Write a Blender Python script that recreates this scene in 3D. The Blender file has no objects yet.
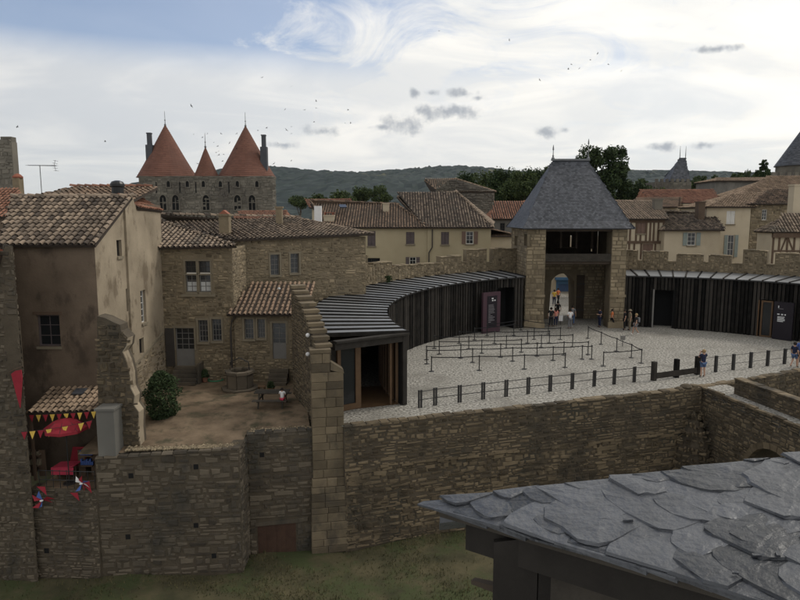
import bpy, bmesh, math, random
from math import sin, cos, tan, atan, atan2, radians, degrees, pi, sqrt
from mathutils import Vector, Matrix
S = bpy.context.scene
C = S.collection

# ------------------------------------------------------------------ camera
F = 650.0; HY = 216.0; TH = atan((300 - HY) / F); H = 9.5
cam = bpy.data.cameras.new('camera'); cam_o = bpy.data.objects.new('camera', cam); C.objects.link(cam_o)
cam.sensor_width = 36.0; cam.lens = 36.0 * F / 800.0; cam.clip_start = 0.05; cam.clip_end = 40000
cam_o.location = (0, 0, H); cam_o.rotation_euler = (pi / 2 - TH, 0, 0)
S.camera = cam_o
S.render.resolution_x = 1024; S.render.resolution_y = 768

# ------------------------------------------------------------------ light and sky
SUN_EL = 48.0; SUN_AZ = 62.0          # azimuth clockwise from +Y (to the right of the view)
sd = Vector((sin(radians(SUN_AZ)) * cos(radians(SUN_EL)), cos(radians(SUN_AZ)) * cos(radians(SUN_EL)), sin(radians(SUN_EL))))
sun = bpy.data.lights.new('sun', 'SUN'); sun.energy = 1.3; sun.angle = radians(13); sun.color = (1.0, 0.95, 0.87)
sun_o = bpy.data.objects.new('sun', sun); C.objects.link(sun_o)
sun_o.rotation_euler = (-sd).to_track_quat('-Z', 'Y').to_euler()
sun_o.location = (30, 20, 60)
S.view_settings.view_transform = 'Standard'; S.view_settings.look = 'None'
S.view_settings.exposure = 0.0; S.view_settings.gamma = 1.0
try: S.view_settings.use_curve_mapping = False
except Exception: pass

world = bpy.data.worlds.new('World'); S.world = world; world.use_nodes = True
def build_world():
    nt = world.node_tree; nt.nodes.clear(); N = nt.nodes.new; L = nt.links.new
    out = N('ShaderNodeOutputWorld'); bg = N('ShaderNodeBackground'); L(bg.outputs[0], out.inputs[0])
    bg.inputs['Strength'].default_value = 0.12
    sky = N('ShaderNodeTexSky'); sky.sky_type = 'NISHITA'; sky.sun_disc = False
    sky.sun_elevation = radians(SUN_EL); sky.sun_rotation = radians(SUN_AZ)
    sky.altitude = 150; sky.air_density = 1.0; sky.dust_density = 1.2; sky.ozone_density = 1.5
    tc = N('ShaderNodeTexCoord')
    nrm = N('ShaderNodeVectorMath'); nrm.operation = 'NORMALIZE'; L(tc.outputs['Generated'], nrm.inputs[0])
    sep = N('ShaderNodeSeparateXYZ'); L(nrm.outputs[0], sep.inputs[0])
    def M(op, a, b=None, c=None, clamp=False):
        n = N('ShaderNodeMath'); n.operation = op; n.use_clamp = clamp
        for i, x in enumerate((a, b, c)):
            if x is None: continue
            if isinstance(x, (int, float)): n.inputs[i].default_value = x
            else: L(x, n.inputs[i])
        return n.outputs[0]
    def MR(x, a, b, c=0.0, d=1.0):
        n = N('ShaderNodeMapRange'); n.interpolation_type = 'SMOOTHSTEP'; L(x, n.inputs[0])
        n.inputs[1].default_value = a; n.inputs[2].default_value = b; n.inputs[3].default_value = c; n.inputs[4].default_value = d
        return n.outputs[0]
    def mixc(f, a, b):
        n = N('ShaderNodeMix'); n.data_type = 'RGBA'
        if isinstance(f, (int, float)): n.inputs[0].default_value = f
        else: L(f, n.inputs[0])
        for i, x in ((6, a), (7, b)):
            if isinstance(x, tuple): n.inputs[i].default_value = (*x, 1)
            else: L(x, n.inputs[i])
        return n.outputs[2]
    # cloud deck coordinates
    zz = M('ADD', M('MAXIMUM', sep.outputs[2], 0.0), 0.16)
    px = M('DIVIDE', sep.outputs[0], zz); py = M('DIVIDE', sep.outputs[1], zz)
    cmb = N('ShaderNodeCombineXYZ'); L(px, cmb.inputs[0]); L(py, cmb.inputs[1])
    def noise(vec, sc, det, rough, dist=0.0, off=(0, 0, 0), scl=(1, 1, 1)):
        mp = N('ShaderNodeMapping'); mp.inputs['Location'].default_value = off; mp.inputs['Scale'].default_value = scl; L(vec, mp.inputs[0])
        n = N('ShaderNodeTexNoise'); n.inputs['Scale'].default_value = sc; n.inputs['Detail'].default_value = det
        n.inputs['Roughness'].default_value = rough; n.inputs['Distortion'].default_value = dist
        L(mp.outputs[0], n.inputs['Vector']); return n.outputs[0]
    big = noise(cmb.outputs[0], 0.55, 5, 0.55, 0.6, (3.1, 1.7, 0))
    wis = noise(cmb.outputs[0], 1.9, 10, 0.66, 2.0, (0.4, 7.2, 0), (1.0, 0.75, 1))
    # a broad blue opening in the cloud to the upper left
    dn = N('ShaderNodeVectorMath'); dn.operation = 'DOT_PRODUCT'; L(nrm.outputs[0], dn.inputs[0])
    bd = Vector((-0.40, 0.80, 0.50)).normalized(); dn.inputs[1].default_value = bd
    blue = MR(dn.outputs['Value'], 0.84, 0.98)
    cov = M('ADD', M('MULTIPLY', big, 0.75), M('MULTIPLY', wis, 0.62))
    cov = M('SUBTRACT', cov, M('MULTIPLY', blue, 0.41))
    mask = MR(cov, 0.34, 0.70)
    low = MR(sep.outputs[2], 0.185, 0.262, 1.0, 0.0)       # solid veil near the horizon
    mask = M('MAXIMUM', mask, M('MULTIPLY', low, 0.93))
    mask = M('MAXIMUM', mask, 0.22)
    # cloud colour: brighter towards the veiled sun, greyer shading from noise
    ds = N('ShaderNodeVectorMath'); ds.operation = 'DOT_PRODUCT'; L(nrm.outputs[0], ds.inputs[0]); ds.inputs[1].default_value = sd
    glow = MR(ds.outputs['Value'], -0.3, 1.0)
    shade = MR(noise(cmb.outputs[0], 1.1, 6, 0.55, 0.8, (9, 2, 0), (1, 1.3, 1)), 0.35, 0.68)
    base = mixc(shade, (7.0, 7.15, 7.3), (9.0, 8.85, 8.5))
    gl = mixc(glow, (0.70, 0.71, 0.73), (1.18, 1.15, 1.09))
    mu = N('ShaderNodeMix'); mu.data_type = 'RGBA'; mu.blend_type = 'MULTIPLY'; mu.inputs[0].default_value = 1
    L(base, mu.inputs[6]); L(gl, mu.inputs[7]); cloud = mu.outputs[2]
    hz = MR(sep.outputs[2], 0.0, 0.12, 1.0, 0.0)
    cloud = mixc(M('MULTIPLY', hz, 0.6), cloud, (6.7, 6.65, 6.4))
    skyb = N('ShaderNodeMix'); skyb.data_type = 'RGBA'; skyb.blend_type = 'MULTIPLY'; skyb.inputs[0].default_value = 1
    L(sky.outputs[0], skyb.inputs[6]); skyb.inputs[7].default_value = (0.80, 0.88, 1.0, 1)
    col = mixc(mask, skyb.outputs[2], cloud)
    # small grey cloudlets low in the sky (azimuth/elevation in degrees, half width, half height)
    az = M('MULTIPLY', M('ARCTAN2', sep.outputs[0], sep.outputs[1]), 57.2958)
    el = M('MULTIPLY', M('ARCSINE', sep.outputs[2]), 57.2958)
    wob = noise(nrm.outputs[0], 34, 5, 0.6)
    acc = None
    for (u, v, a, b) in ((445, 112, 26, 6), (402, 123, 17, 9), (382, 127, 9, 3), (415, 93, 5, 4), (433, 93, 6, 3), (466, 94, 13, 4), (478, 98, 9, 3),
                         (548, 133, 12, 5), (565, 130, 5, 3), (662, 147, 11, 4), (703, 145, 11, 3.5), (714, 49, 20, 3), (285, 145, 14, 3), (325, 131, 18, 5)):
        c_, b_ = (u - 400) / F, (300 - v) / F
        d = Vector((c_, cos(TH) + b_ * sin(TH), -sin(TH) + b_ * cos(TH))).normalized()
        A = degrees(atan2(d.x, d.y)); E_ = degrees(math.asin(d.z))
        dx = M('MULTIPLY', M('SUBTRACT', az, A), 1 / (a * 0.082)); dy = M('MULTIPLY', M('SUBTRACT', el, E_), 1 / (b * 0.082))
        r = M('SQRT', M('ADD', M('MULTIPLY', dx, dx), M('MULTIPLY', dy, dy)))
        r = M('ADD', r, M('MULTIPLY', M('SUBTRACT', wob, 0.5), 4.2))
        f = MR(r, 0.0, 1.5, 1.0, 0.0)
        acc = f if acc is None else M('MAXIMUM', acc, f)
    col = mixc(M('MULTIPLY', acc, 0.85), col, (3.0, 3.25, 3.65))
    L(col, bg.inputs['Color'])
build_world()

# ------------------------------------------------------------------ pixel helpers (directions only; distances come from the place)
def ray(u, v):
    a = (u - 400) / F; b = (300 - v) / F; c, s = cos(TH), sin(TH)
    return Vector((a, c + b * s, -s + b * c))
def atz(u, v, z=0.0):
    d = ray(u, v); t = (z - H) / d.z; return Vector((d.x * t, d.y * t, z))
def aty(u, v, y):
    d = ray(u, v); t = y / d.y; return Vector((d.x * t, y, H + d.z * t))
def onw(P, Q, u, v):
    """pixel on the vertical wall through plan points P, Q -> (s along wall, z)"""
    d = ray(u, v); ex, ey = Q[0] - P[0], Q[1] - P[1]; Ln = sqrt(ex * ex + ey * ey); ex /= Ln; ey /= Ln
    nx, ny = ey, -ex
    t = (P[0] * nx + P[1] * ny) / (d.x * nx + d.y * ny)
    return ((d.x * t - P[0]) * ex + (d.y * t - P[1]) * ey, H + d.z * t)
def rect(P, Q, u0, v0, u1, v1):
    um, vm = (u0 + u1) / 2, (v0 + v1) / 2
    s0 = onw(P, Q, u0, vm)[0]; s1 = onw(P, Q, u1, vm)[0]; z1 = onw(P, Q, um, v0)[1]; z0 = onw(P, Q, um, v1)[1]
    return (s0, s1, z0, z1)

# ------------------------------------------------------------------ materials
MAT = {}
def mat(name, c0, c1, rough=0.9, nscale=2.0, wn=0.55, wt=0.6, wr=0.0, bump=0.0, bscale=20.0, stain=None, metal=0.0, spec=0.3, vec='Object', detail=6):
    """colour between c0 and c1 by noise + per-piece tint + per-object random; optional stain colour (dirt with a shape of its own)"""
    m = bpy.data.materials.new(name); m.use_nodes = True; nt = m.node_tree; N = nt.nodes.new; L = nt.links.new
    b = nt.nodes['Principled BSDF']; b.inputs['Roughness'].default_value = rough; b.inputs['Metallic'].default_value = metal
    b.inputs['Specular IOR Level'].default_value = spec
    tc = N('ShaderNodeTexCoord'); V = tc.outputs[vec]
    n = N('ShaderNodeTexNoise'); n.inputs['Scale'].default_value = nscale; n.inputs['Detail'].default_value = detail; n.inputs['Roughness'].default_value = 0.6
    L(V, n.inputs['Vector'])
    def MM(op, a, bb):
        k = N('ShaderNodeMath'); k.operation = op
        for i, x in enumerate((a, bb)):
            if isinstance(x, (int, float)): k.inputs[i].default_value = x
            else: L(x, k.inputs[i])
        return k.outputs[0]
    f = MM('MULTIPLY', MM('SUBTRACT', n.outputs[0], 0.5), 2.2 * wn)
    if wt:
        at = N('ShaderNodeAttribute'); at.attribute_name = 'tint'
        f = MM('ADD', f, MM('MULTIPLY', MM('SUBTRACT', at.outputs['Fac'], 0.5), wt))
    if wr:
        oi = N('ShaderNodeObjectInfo'); f = MM('ADD', f, MM('MULTIPLY', MM('SUBTRACT', oi.outputs['Random'], 0.5), wr))
    f = MM('ADD', f, 0.5)
    cl = N('ShaderNodeClamp'); L(f, cl.inputs[0])
    mx = N('ShaderNodeMix'); mx.data_type = 'RGBA'; L(cl.outputs[0], mx.inputs[0]); mx.inputs[6].default_value = (*c0, 1); mx.inputs[7].default_value = (*c1, 1)
    col = mx.outputs[2]
    if stain:
        sc, scol, lo, hi = stain
        n2 = N('ShaderNodeTexNoise'); n2.inputs['Scale'].default_value = sc; n2.inputs['Detail'].default_value = 7; n2.inputs['Roughness'].default_value = 0.65
        mp = N('ShaderNodeMapping'); mp.inputs['Location'].default_value = (13.7, 4.1, 8.8); mp.inputs['Scale'].default_value = (1, 1, 0.55); L(V, mp.inputs[0]); L(mp.outputs[0], n2.inputs['Vector'])
        mr = N('ShaderNodeMapRange'); mr.interpolation_type = 'SMOOTHSTEP'; L(n2.outputs[0], mr.inputs[0]); mr.inputs[1].default_value = lo; mr.inputs[2].default_value = hi
        m2 = N('ShaderNodeMix'); m2.data_type = 'RGBA'; L(mr.outputs[0], m2.inputs[0]); L(col, m2.inputs[6]); m2.inputs[7].default_value = (*scol, 1); col = m2.outputs[2]
    L(col, b.inputs['Base Color'])
    if bump:
        n3 = N('ShaderNodeTexNoise'); n3.inputs['Scale'].default_value = bscale; n3.inputs['Detail'].default_value = 5; L(V, n3.inputs['Vector'])
        bp = N('ShaderNodeBump'); bp.inputs['Strength'].default_value = bump; bp.inputs['Distance'].default_value = 0.05; L(n3.outputs[0], bp.inputs['Height']); L(bp.outputs[0], b.inputs['Normal'])
    MAT[name] = m; return m
mat('moat_stone', (0.046, 0.035, 0.022), (0.195, 0.15, 0.094), nscale=0.7, wt=0.85, wn=0.8, bump=0.5, bscale=9, stain=(0.45, (0.04, 0.034, 0.025), 0.50, 0.68))
mat('moat_mortar', (0.045, 0.036, 0.025), (0.115, 0.092, 0.064), nscale=1.6, bump=0.5, bscale=12, stain=(0.5, (0.05, 0.045, 0.034), 0.5, 0.7))
mat('terrace_stone', (0.04, 0.033, 0.025), (0.16, 0.131, 0.095), nscale=0.8, wt=0.7, wn=0.5, bump=0.35, bscale=9, stain=(0.5, (0.05, 0.045, 0.037), 0.48, 0.68))
mat('ashlar', (0.066, 0.052, 0.034), (0.19, 0.15, 0.097), nscale=1.3, wt=0.55, wr=0.6, bump=0.3, bscale=9, stain=(0.7, (0.075, 0.062, 0.045), 0.52, 0.70))
mat('gate_stone', (0.115, 0.091, 0.058), (0.34, 0.275, 0.18), nscale=0.9, wt=0.6, bump=0.3, bscale=8, stain=(0.5, (0.11, 0.088, 0.06), 0.52, 0.72))
mat('gate_mortar', (0.1, 0.08, 0.053), (0.2, 0.162, 0.108), nscale=1.5, bump=0.3)
mat('rubble', (0.085, 0.067, 0.043), (0.32, 0.255, 0.165), nscale=0.8, wt=0.8, bump=0.3, bscale=8, stain=(0.35, (0.12, 0.10, 0.07), 0.52, 0.72))
mat('rubble_mortar', (0.115, 0.092, 0.06), (0.235, 0.19, 0.127), nscale=1.2, bump=0.4, bscale=10)
mat('far_stone', (0.085, 0.078, 0.064), (0.21, 0.19, 0.155), nscale=0.35, wt=0.6, stain=(0.12, (0.09, 0.08, 0.068), 0.5, 0.68))
mat('render_brown', (0.085, 0.062, 0.044), (0.185, 0.138, 0.099), nscale=0.55, wt=0, wn=0.8, bump=0.25, bscale=10, stain=(0.9, (0.075, 0.055, 0.04), 0.50, 0.66))
mat('render_pale', (0.2, 0.162, 0.113), (0.38, 0.315, 0.228), nscale=0.6, wt=0, wn=0.8, bump=0.2, bscale=10, stain=(1.1, (0.16, 0.125, 0.085), 0.52, 0.64))
mat('render_yellow', (0.31, 0.26, 0.165), (0.43, 0.365, 0.24), nscale=0.35, wt=0, wn=0.7, bump=0.1, stain=(0.25, (0.36, 0.29, 0.18), 0.52, 0.75))
mat('render_cream', (0.38, 0.32, 0.23), (0.53, 0.455, 0.335), nscale=0.4, wt=0, wn=0.7, stain=(0.3, (0.38, 0.31, 0.22), 0.52, 0.75))
mat('render_grey', (0.11, 0.105, 0.094), (0.165, 0.158, 0.14), nscale=0.4, wt=0, wn=0.7, stain=(0.3, (0.27, 0.25, 0.22), 0.52, 0.75))
mat('cut_stone', (0.15, 0.128, 0.09), (0.25, 0.21, 0.15), nscale=2.5, wt=0.3, bump=0.2)
mat('tile_old', (0.05, 0.039, 0.031), (0.3, 0.23, 0.168), nscale=0.8, wt=0.95, wr=0.9, wn=0.35, stain=(0.7, (0.10, 0.088, 0.07), 0.52, 0.70), bump=0.2)
mat('tile_brown', (0.06, 0.043, 0.032), (0.25, 0.17, 0.115), nscale=0.5, wt=0.9, wr=0.9, wn=0.4, stain=(0.5, (0.12, 0.095, 0.07), 0.5, 0.70))
mat('tile_red', (0.12, 0.052, 0.033), (0.31, 0.155, 0.1), nscale=0.6, wt=0.9, wn=0.4, stain=(0.5, (0.17, 0.11, 0.08), 0.54, 0.72))
mat('tile_bright', (0.22, 0.075, 0.048), (0.32, 0.135, 0.085), nscale=1.0, wt=0.8, wr=0.7)
mat('tile_tan', (0.13, 0.092, 0.062), (0.35, 0.255, 0.175), nscale=0.5, wt=0.9, wn=0.4)
mat('tile_bed', (0.025, 0.019, 0.015), (0.06, 0.045, 0.034), nscale=1.5, wt=0)
mat('cone_tile', (0.1, 0.045, 0.032), (0.17, 0.08, 0.056), nscale=0.3, wt=0.5, wn=0.6, stain=(0.2, (0.12, 0.06, 0.045), 0.5, 0.72))
mat('slate_fine', (0.024, 0.027, 0.034), (0.085, 0.09, 0.104), nscale=0.6, wt=0.9, wn=0.35, rough=0.6, spec=0.4)
mat('slate_near', (0.016, 0.018, 0.022), (0.08, 0.084, 0.094), nscale=6.0, wt=0.2, wr=1.0, wn=0.7, rough=0.42, spec=0.5, bump=0.25, bscale=30, stain=(9.0, (0.17, 0.172, 0.175), 0.64, 0.80), detail=10)
mat('zinc', (0.13, 0.134, 0.14), (0.235, 0.24, 0.245), nscale=1.5, wt=0.4, wr=0.5, rough=0.45, metal=0.3, spec=0.5)
mat('dark_wood', (0.007, 0.0065, 0.006), (0.044, 0.039, 0.034), nscale=2.0, wt=0.5, wr=0.9, rough=0.85, bump=0.2, spec=0.1)
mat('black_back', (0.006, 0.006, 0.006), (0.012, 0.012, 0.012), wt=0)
mat('weathered_wood', (0.022, 0.019, 0.015), (0.075, 0.064, 0.051), nscale=3.0, wt=0.4, wr=0.5, bump=0.4, bscale=14)
mat('brown_wood', (0.07, 0.04, 0.02), (0.14, 0.082, 0.042), nscale=3.0, wt=0.3, rough=0.6)
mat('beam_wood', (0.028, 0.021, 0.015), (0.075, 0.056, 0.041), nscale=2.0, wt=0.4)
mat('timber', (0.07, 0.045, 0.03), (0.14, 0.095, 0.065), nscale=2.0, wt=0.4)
mat('glass', (0.012, 0.014, 0.016), (0.022, 0.024, 0.026), rough=0.12, wt=0, spec=0.5)
mat('curtain', (0.40, 0.40, 0.39), (0.55, 0.55, 0.53), wt=0)
mat('frame_grey', (0.13, 0.125, 0.115), (0.20, 0.19, 0.175), wt=0, rough=0.6)
mat('frame_white', (0.55, 0.54, 0.50), (0.68, 0.66, 0.62), wt=0, rough=0.6)
mat('frame_dark', (0.035, 0.03, 0.026), (0.06, 0.052, 0.045), wt=0, rough=0.6)
mat('shutter_mauve', (0.085, 0.068, 0.068), (0.13, 0.105, 0.105), nscale=3, wt=0.3)
mat('shutter_brown', (0.14, 0.09, 0.07), (0.20, 0.135, 0.105), nscale=3, wt=0.3)
mat('shutter_green', (0.20, 0.235, 0.22), (0.28, 0.315, 0.295), nscale=3, wt=0.3)
mat('gravel', (0.1, 0.093, 0.079), (0.42, 0.398, 0.352), nscale=7.5, wt=0, wn=1.9, bump=0.9, bscale=9, stain=(0.35, (0.17, 0.158, 0.135), 0.46, 0.74), detail=5)
mat('earth', (0.09, 0.063, 0.039), (0.215, 0.157, 0.103), nscale=0.9, wt=0, wn=1.2, bump=0.5, bscale=8, stain=(0.8, (0.06, 0.052, 0.03), 0.48, 0.66))
mat('moat_ground', (0.026, 0.027, 0.012), (0.095, 0.08, 0.042), nscale=0.7, wt=0, wn=1.0, bump=0.6, bscale=6, stain=(0.5, (0.045, 0.055, 0.02), 0.45, 0.62))
mat('grass', (0.022, 0.03, 0.01), (0.13, 0.112, 0.052), nscale=0.5, wt=0.8, wn=0.7)
mat('city_ground', (0.14, 0.125, 0.10), (0.26, 0.235, 0.19), nscale=0.3, wt=0)
mat('hill_wood', (0.007, 0.014, 0.014), (0.024, 0.036, 0.031), nscale=0.02, wt=0.9, wn=0.7, stain=(0.0035, (0.085, 0.085, 0.05), 0.62, 0.66))
mat('mountain', (0.05, 0.07, 0.06), (0.09, 0.11, 0.085), nscale=0.003, wt=0.3)
mat('leaf_dark', (0.012, 0.026, 0.010), (0.055, 0.08, 0.026), nscale=0.7, wt=0.8, wn=0.5)
mat('leaf_mid', (0.022, 0.040, 0.013), (0.085, 0.11, 0.036), nscale=0.7, wt=0.8, wn=0.5)
mat('leaf_bush', (0.016, 0.030, 0.012), (0.055, 0.08, 0.03), nscale=2, wt=0.8, wn=0.4)
mat('bark', (0.05, 0.038, 0.028), (0.11, 0.085, 0.06), nscale=2, wt=0)
mat('iron', (0.014, 0.013, 0.013), (0.03, 0.029, 0.028), wt=0, rough=0.55, spec=0.4)
mat('rust', (0.04, 0.022, 0.016), (0.08, 0.045, 0.03), nscale=3, wt=0, bump=0.2)
mat('lead', (0.10, 0.105, 0.11), (0.16, 0.165, 0.17), wt=0, rough=0.5)
mat('sign_purple', (0.06, 0.032, 0.042), (0.075, 0.04, 0.052), wt=0, rough=0.5)
mat('sign_dark', (0.014, 0.011, 0.016), (0.02, 0.016, 0.022), wt=0, rough=0.4)
mat('print_white', (0.6, 0.6, 0.6), (0.7, 0.7, 0.7), wt=0)
mat('print_grey', (0.2, 0.19, 0.2), (0.28, 0.27, 0.28), wt=0)
mat('red_cloth', (0.2, 0.014, 0.024), (0.32, 0.025, 0.04), nscale=4, wt=0.3, rough=0.8)
mat('pink_cloth', (0.38, 0.03, 0.06), (0.48, 0.05, 0.09), nscale=4, wt=0)
mat('yellow_cloth', (0.55, 0.36, 0.06), (0.68, 0.47, 0.10), nscale=4, wt=0)
mat('blue_cloth', (0.05, 0.09, 0.27), (0.08, 0.14, 0.38), nscale=4, wt=0)
mat('white_cloth', (0.62, 0.61, 0.60), (0.74, 0.73, 0.72), nscale=4, wt=0)
mat('navy_cloth', (0.012, 0.016, 0.038), (0.024, 0.030, 0.062), nscale=6, wt=0)
mat('denim', (0.05, 0.085, 0.17), (0.09, 0.14, 0.25), nscale=9, wt=0)
mat('black_cloth', (0.012, 0.012, 0.013), (0.025, 0.025, 0.027), nscale=6, wt=0)
mat('khaki_cloth', (0.17, 0.14, 0.095), (0.24, 0.20, 0.14), nscale=6, wt=0)
mat('grey_cloth', (0.13, 0.13, 0.135), (0.20, 0.20, 0.21), nscale=6, wt=0)
mat('coral_cloth', (0.55, 0.20, 0.15), (0.64, 0.26, 0.20), nscale=6, wt=0)
mat('orange_cloth', (0.55, 0.15, 0.05), (0.64, 0.21, 0.08), nscale=6, wt=0)
mat('skin', (0.36, 0.21, 0.145), (0.45, 0.275, 0.195), nscale=5, wt=0, rough=0.6)
mat('hair_dark', (0.012, 0.009, 0.007), (0.03, 0.022, 0.016), nscale=20, wt=0)
mat('hair_blond', (0.22, 0.145, 0.07), (0.34, 0.235, 0.12), nscale=20, wt=0)
mat('shop_blue', (0.055, 0.13, 0.24), (0.08, 0.18, 0.31), nscale=2, wt=0, rough=0.6)
mat('bird_dark', (0.01, 0.01, 0.01), (0.02, 0.02, 0.02), wt=0)
mat('plastic_black', (0.012, 0.012, 0.012), (0.02, 0.02, 0.02), wt=0, rough=0.35)
mat('green_hose', (0.03, 0.16, 0.08), (0.05, 0.22, 0.11), wt=0, rough=0.5)

# ------------------------------------------------------------------ mesh builder
class MB:
    def __init__(s): s.v = []; s.f = []; s.t = []
    def quad(s, a, b, c, d, t=0.5):
        i = len(s.v); s.v += [tuple(a), tuple(b), tuple(c), tuple(d)]; s.f.append((i, i + 1, i + 2, i + 3)); s.t.append(t)
    def poly(s, pts, t=0.5):
        i = len(s.v); s.v += [tuple(p) for p in pts]; s.f.append(tuple(range(i, i + len(pts)))); s.t.append(t)
    def hexa(s, p, t=0.5):
        """p: 8 points, bottom ring 0-3 and top ring 4-7 in the same order"""
        i = len(s.v); s.v += [tuple(q) for q in p]
        for f in ((3, 2, 1, 0), (4, 5, 6, 7), (0, 1, 5, 4), (1, 2, 6, 5), (2, 3, 7, 6), (3, 0, 4, 7)): s.f.append(tuple(i + k for k in f)); s.t.append(t)
    def box(s, x0, x1, y0, y1, z0, z1, t=0.5):
        s.hexa([(x0, y0, z0), (x1, y0, z0), (x1, y1, z0), (x0, y1, z0), (x0, y0, z1), (x1, y0, z1), (x1, y1, z1), (x0, y1, z1)], t)
    def prism(s, pts, off, t=0.5):
        """polygon pts extruded by vector off"""
        n = len(pts); i = len(s.v); o = Vector(off); s.v += [tuple(p) for p in pts] + [tuple(Vector(p) + o) for p in pts]
        s.f.append(tuple(range(i + n - 1, i - 1, -1))); s.f.append(tuple(range(i + n, i + 2 * n))); s.t += [t, t]
        for k in range(n):
            k2 = (k + 1) % n; s.f.append((i + k, i + k2, i + n + k2, i + n + k)); s.t.append(t)
    def bar(s, a, b, w, h, up=(0, 0, 1), t=0.5):
        a = Vector(a); b = Vector(b); d = (b - a).normalized(); u = Vector(up)
        sx = d.cross(u)
        if sx.length < 1e-5: sx = d.cross(Vector((1, 0, 0)))
        sx.normalize(); uu = sx.cross(d).normalized(); sx *= w / 2; uu *= h / 2
        s.hexa([a - sx - uu, a + sx - uu, b + sx - uu, b - sx - uu, a - sx + uu, a + sx + uu, b + sx + uu, b - sx + uu], t)
    def tube(s, pts, r, seg=6, t=0.5):
        pts = [Vector(p) for p in pts]; n = len(pts); rs = r if isinstance(r, (list, tuple)) else [r] * n; i0 = len(s.v)
        for k, p in enumerate(pts):
            d = (pts[min(k + 1, n - 1)] - pts[max(k - 1, 0)]).normalized()
            a = d.cross(Vector((0, 0, 1)) if abs(d.z) < 0.95 else Vector((1, 0, 0))).normalized(); b = d.cross(a)
            for q in range(seg):
                an = 2 * pi * q / seg; s.v.append(tuple(p + (a * cos(an) + b * sin(an)) * rs[k]))
        for k in range(n - 1):
            for q in range(seg):
                q2 = (q + 1) % seg; s.f.append((i0 + k * seg + q, i0 + k * seg + q2, i0 + (k + 1) * seg + q2, i0 + (k + 1) * seg + q)); s.t.append(t)
        s.f.append(tuple(i0 + q for q in range(seg))); s.t.append(t)
        s.f.append(tuple(i0 + (n - 1) * seg + q for q in range(seg - 1, -1, -1))); s.t.append(t)
    def lathe(s, prof, c=(0, 0, 0), seg=16, t=0.5, tr=None, a0=0.0):
        i0 = len(s.v); n = len(prof)
        for (r, z) in prof:
            for q in range(seg):
                an = a0 + 2 * pi * q / seg; s.v.append((c[0] + r * cos(an), c[1] + r * sin(an), c[2] + z))
        for k in range(n - 1):
            for q in range(seg):
                q2 = (q + 1) % seg; s.f.append((i0 + k * seg + q, i0 + k * seg + q2, i0 + (k + 1) * seg + q2, i0 + (k + 1) * seg + q)); s.t.append(tr.random() if tr else t)
        s.f.append(tuple(i0 + q for q in range(seg - 1, -1, -1))); s.t.append(t)
        s.f.append(tuple(i0 + (n - 1) * seg + q for q in range(seg))); s.t.append(t)
    def mesh(s, name, m, smooth=False):
        me = bpy.data.meshes.new(name); me.from_pydata(s.v, [], s.f)
        a = me.attributes.new('tint', 'FLOAT', 'FACE'); a.data.foreach_set('value', s.t)
        me.materials.append(MAT[m])
        if smooth: me.polygons.foreach_set('use_smooth', [True] * len(me.polygons))
        me.update(); return me
    def build(s, name, m, parent=None, smooth=False, kind=None):
        o = bpy.data.objects.new(name, s.mesh(name, m, smooth)); C.objects.link(o)
        if parent is not None: adopt(o, parent)
        if kind: o['kind'] = kind
        return o
def wmat(p):
    return p.matrix_basis.copy() if p.parent is None else wmat(p.parent) @ p.matrix_parent_inverse @ p.matrix_basis
def adopt(o, parent):
    o.parent = parent; o.matrix_parent_inverse = wmat(parent).inverted()
def thing(name, label, cat, loc=(0, 0, 0), group=None):
    o = bpy.data.objects.new(name, None); C.objects.link(o); o.location = loc; o.empty_display_size = 0.3
    o.matrix_basis = Matrix.Translation(loc)
    o['label'] = label; o['category'] = cat
    if group: o['group'] = group
    return o
def tag(o, label, cat, group=None):
    o['label'] = label; o['category'] = cat
    if group: o['group'] = group
    return o
def struct(o): o['kind'] = 'structure'; return o
def dup(root, M, label=None, group=None):
    """copy a thing with parts and sub-parts; M is the new root matrix"""
    r = root.copy(); C.objects.link(r); r.matrix_basis = M
    if label: r['label'] = label
    if group: r['group'] = group
    for ch in list(root.children):
        c = ch.copy(); C.objects.link(c); c.parent = r; c.matrix_parent_inverse = ch.matrix_parent_inverse.copy()
        for g in list(ch.children):
            d = g.copy(); C.objects.link(d); d.parent = c; d.matrix_parent_inverse = g.matrix_parent_inverse.copy()
    return r

# ------------------------------------------------------------------ walls, windows, roofs
class Wall:
    """vertical wall plane from plan point P (left) to Q (right) seen from outside; off > 0 is outwards"""
    def __init__(s, P, Q):
        s.P = Vector((P[0], P[1])); s.Q = Vector((Q[0], Q[1])); d = s.Q - s.P; s.L = d.length; s.d = d / s.L; s.n = Vector((s.d.y, -s.d.x))
    def p(s, a, z, off=0.0):
        q = s.P + s.d * a + s.n * off; return Vector((q.x, q.y, z))
    def rect(s, u0, v0, u1, v1): return rect(s.P, s.Q, u0, v0, u1, v1)
    def px(s, u, v): return onw(s.P, s.Q, u, v)
    def box(s, mb, a0, a1, z0, z1, o0, o1, t=0.5):
        mb.hexa([s.p(a0, z0, o1), s.p(a1, z0, o1), s.p(a1, z0, o0), s.p(a0, z0, o0), s.p(a0, z1, o1), s.p(a1, z1, o1), s.p(a1, z1, o0), s.p(a0, z1, o0)], t)
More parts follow.
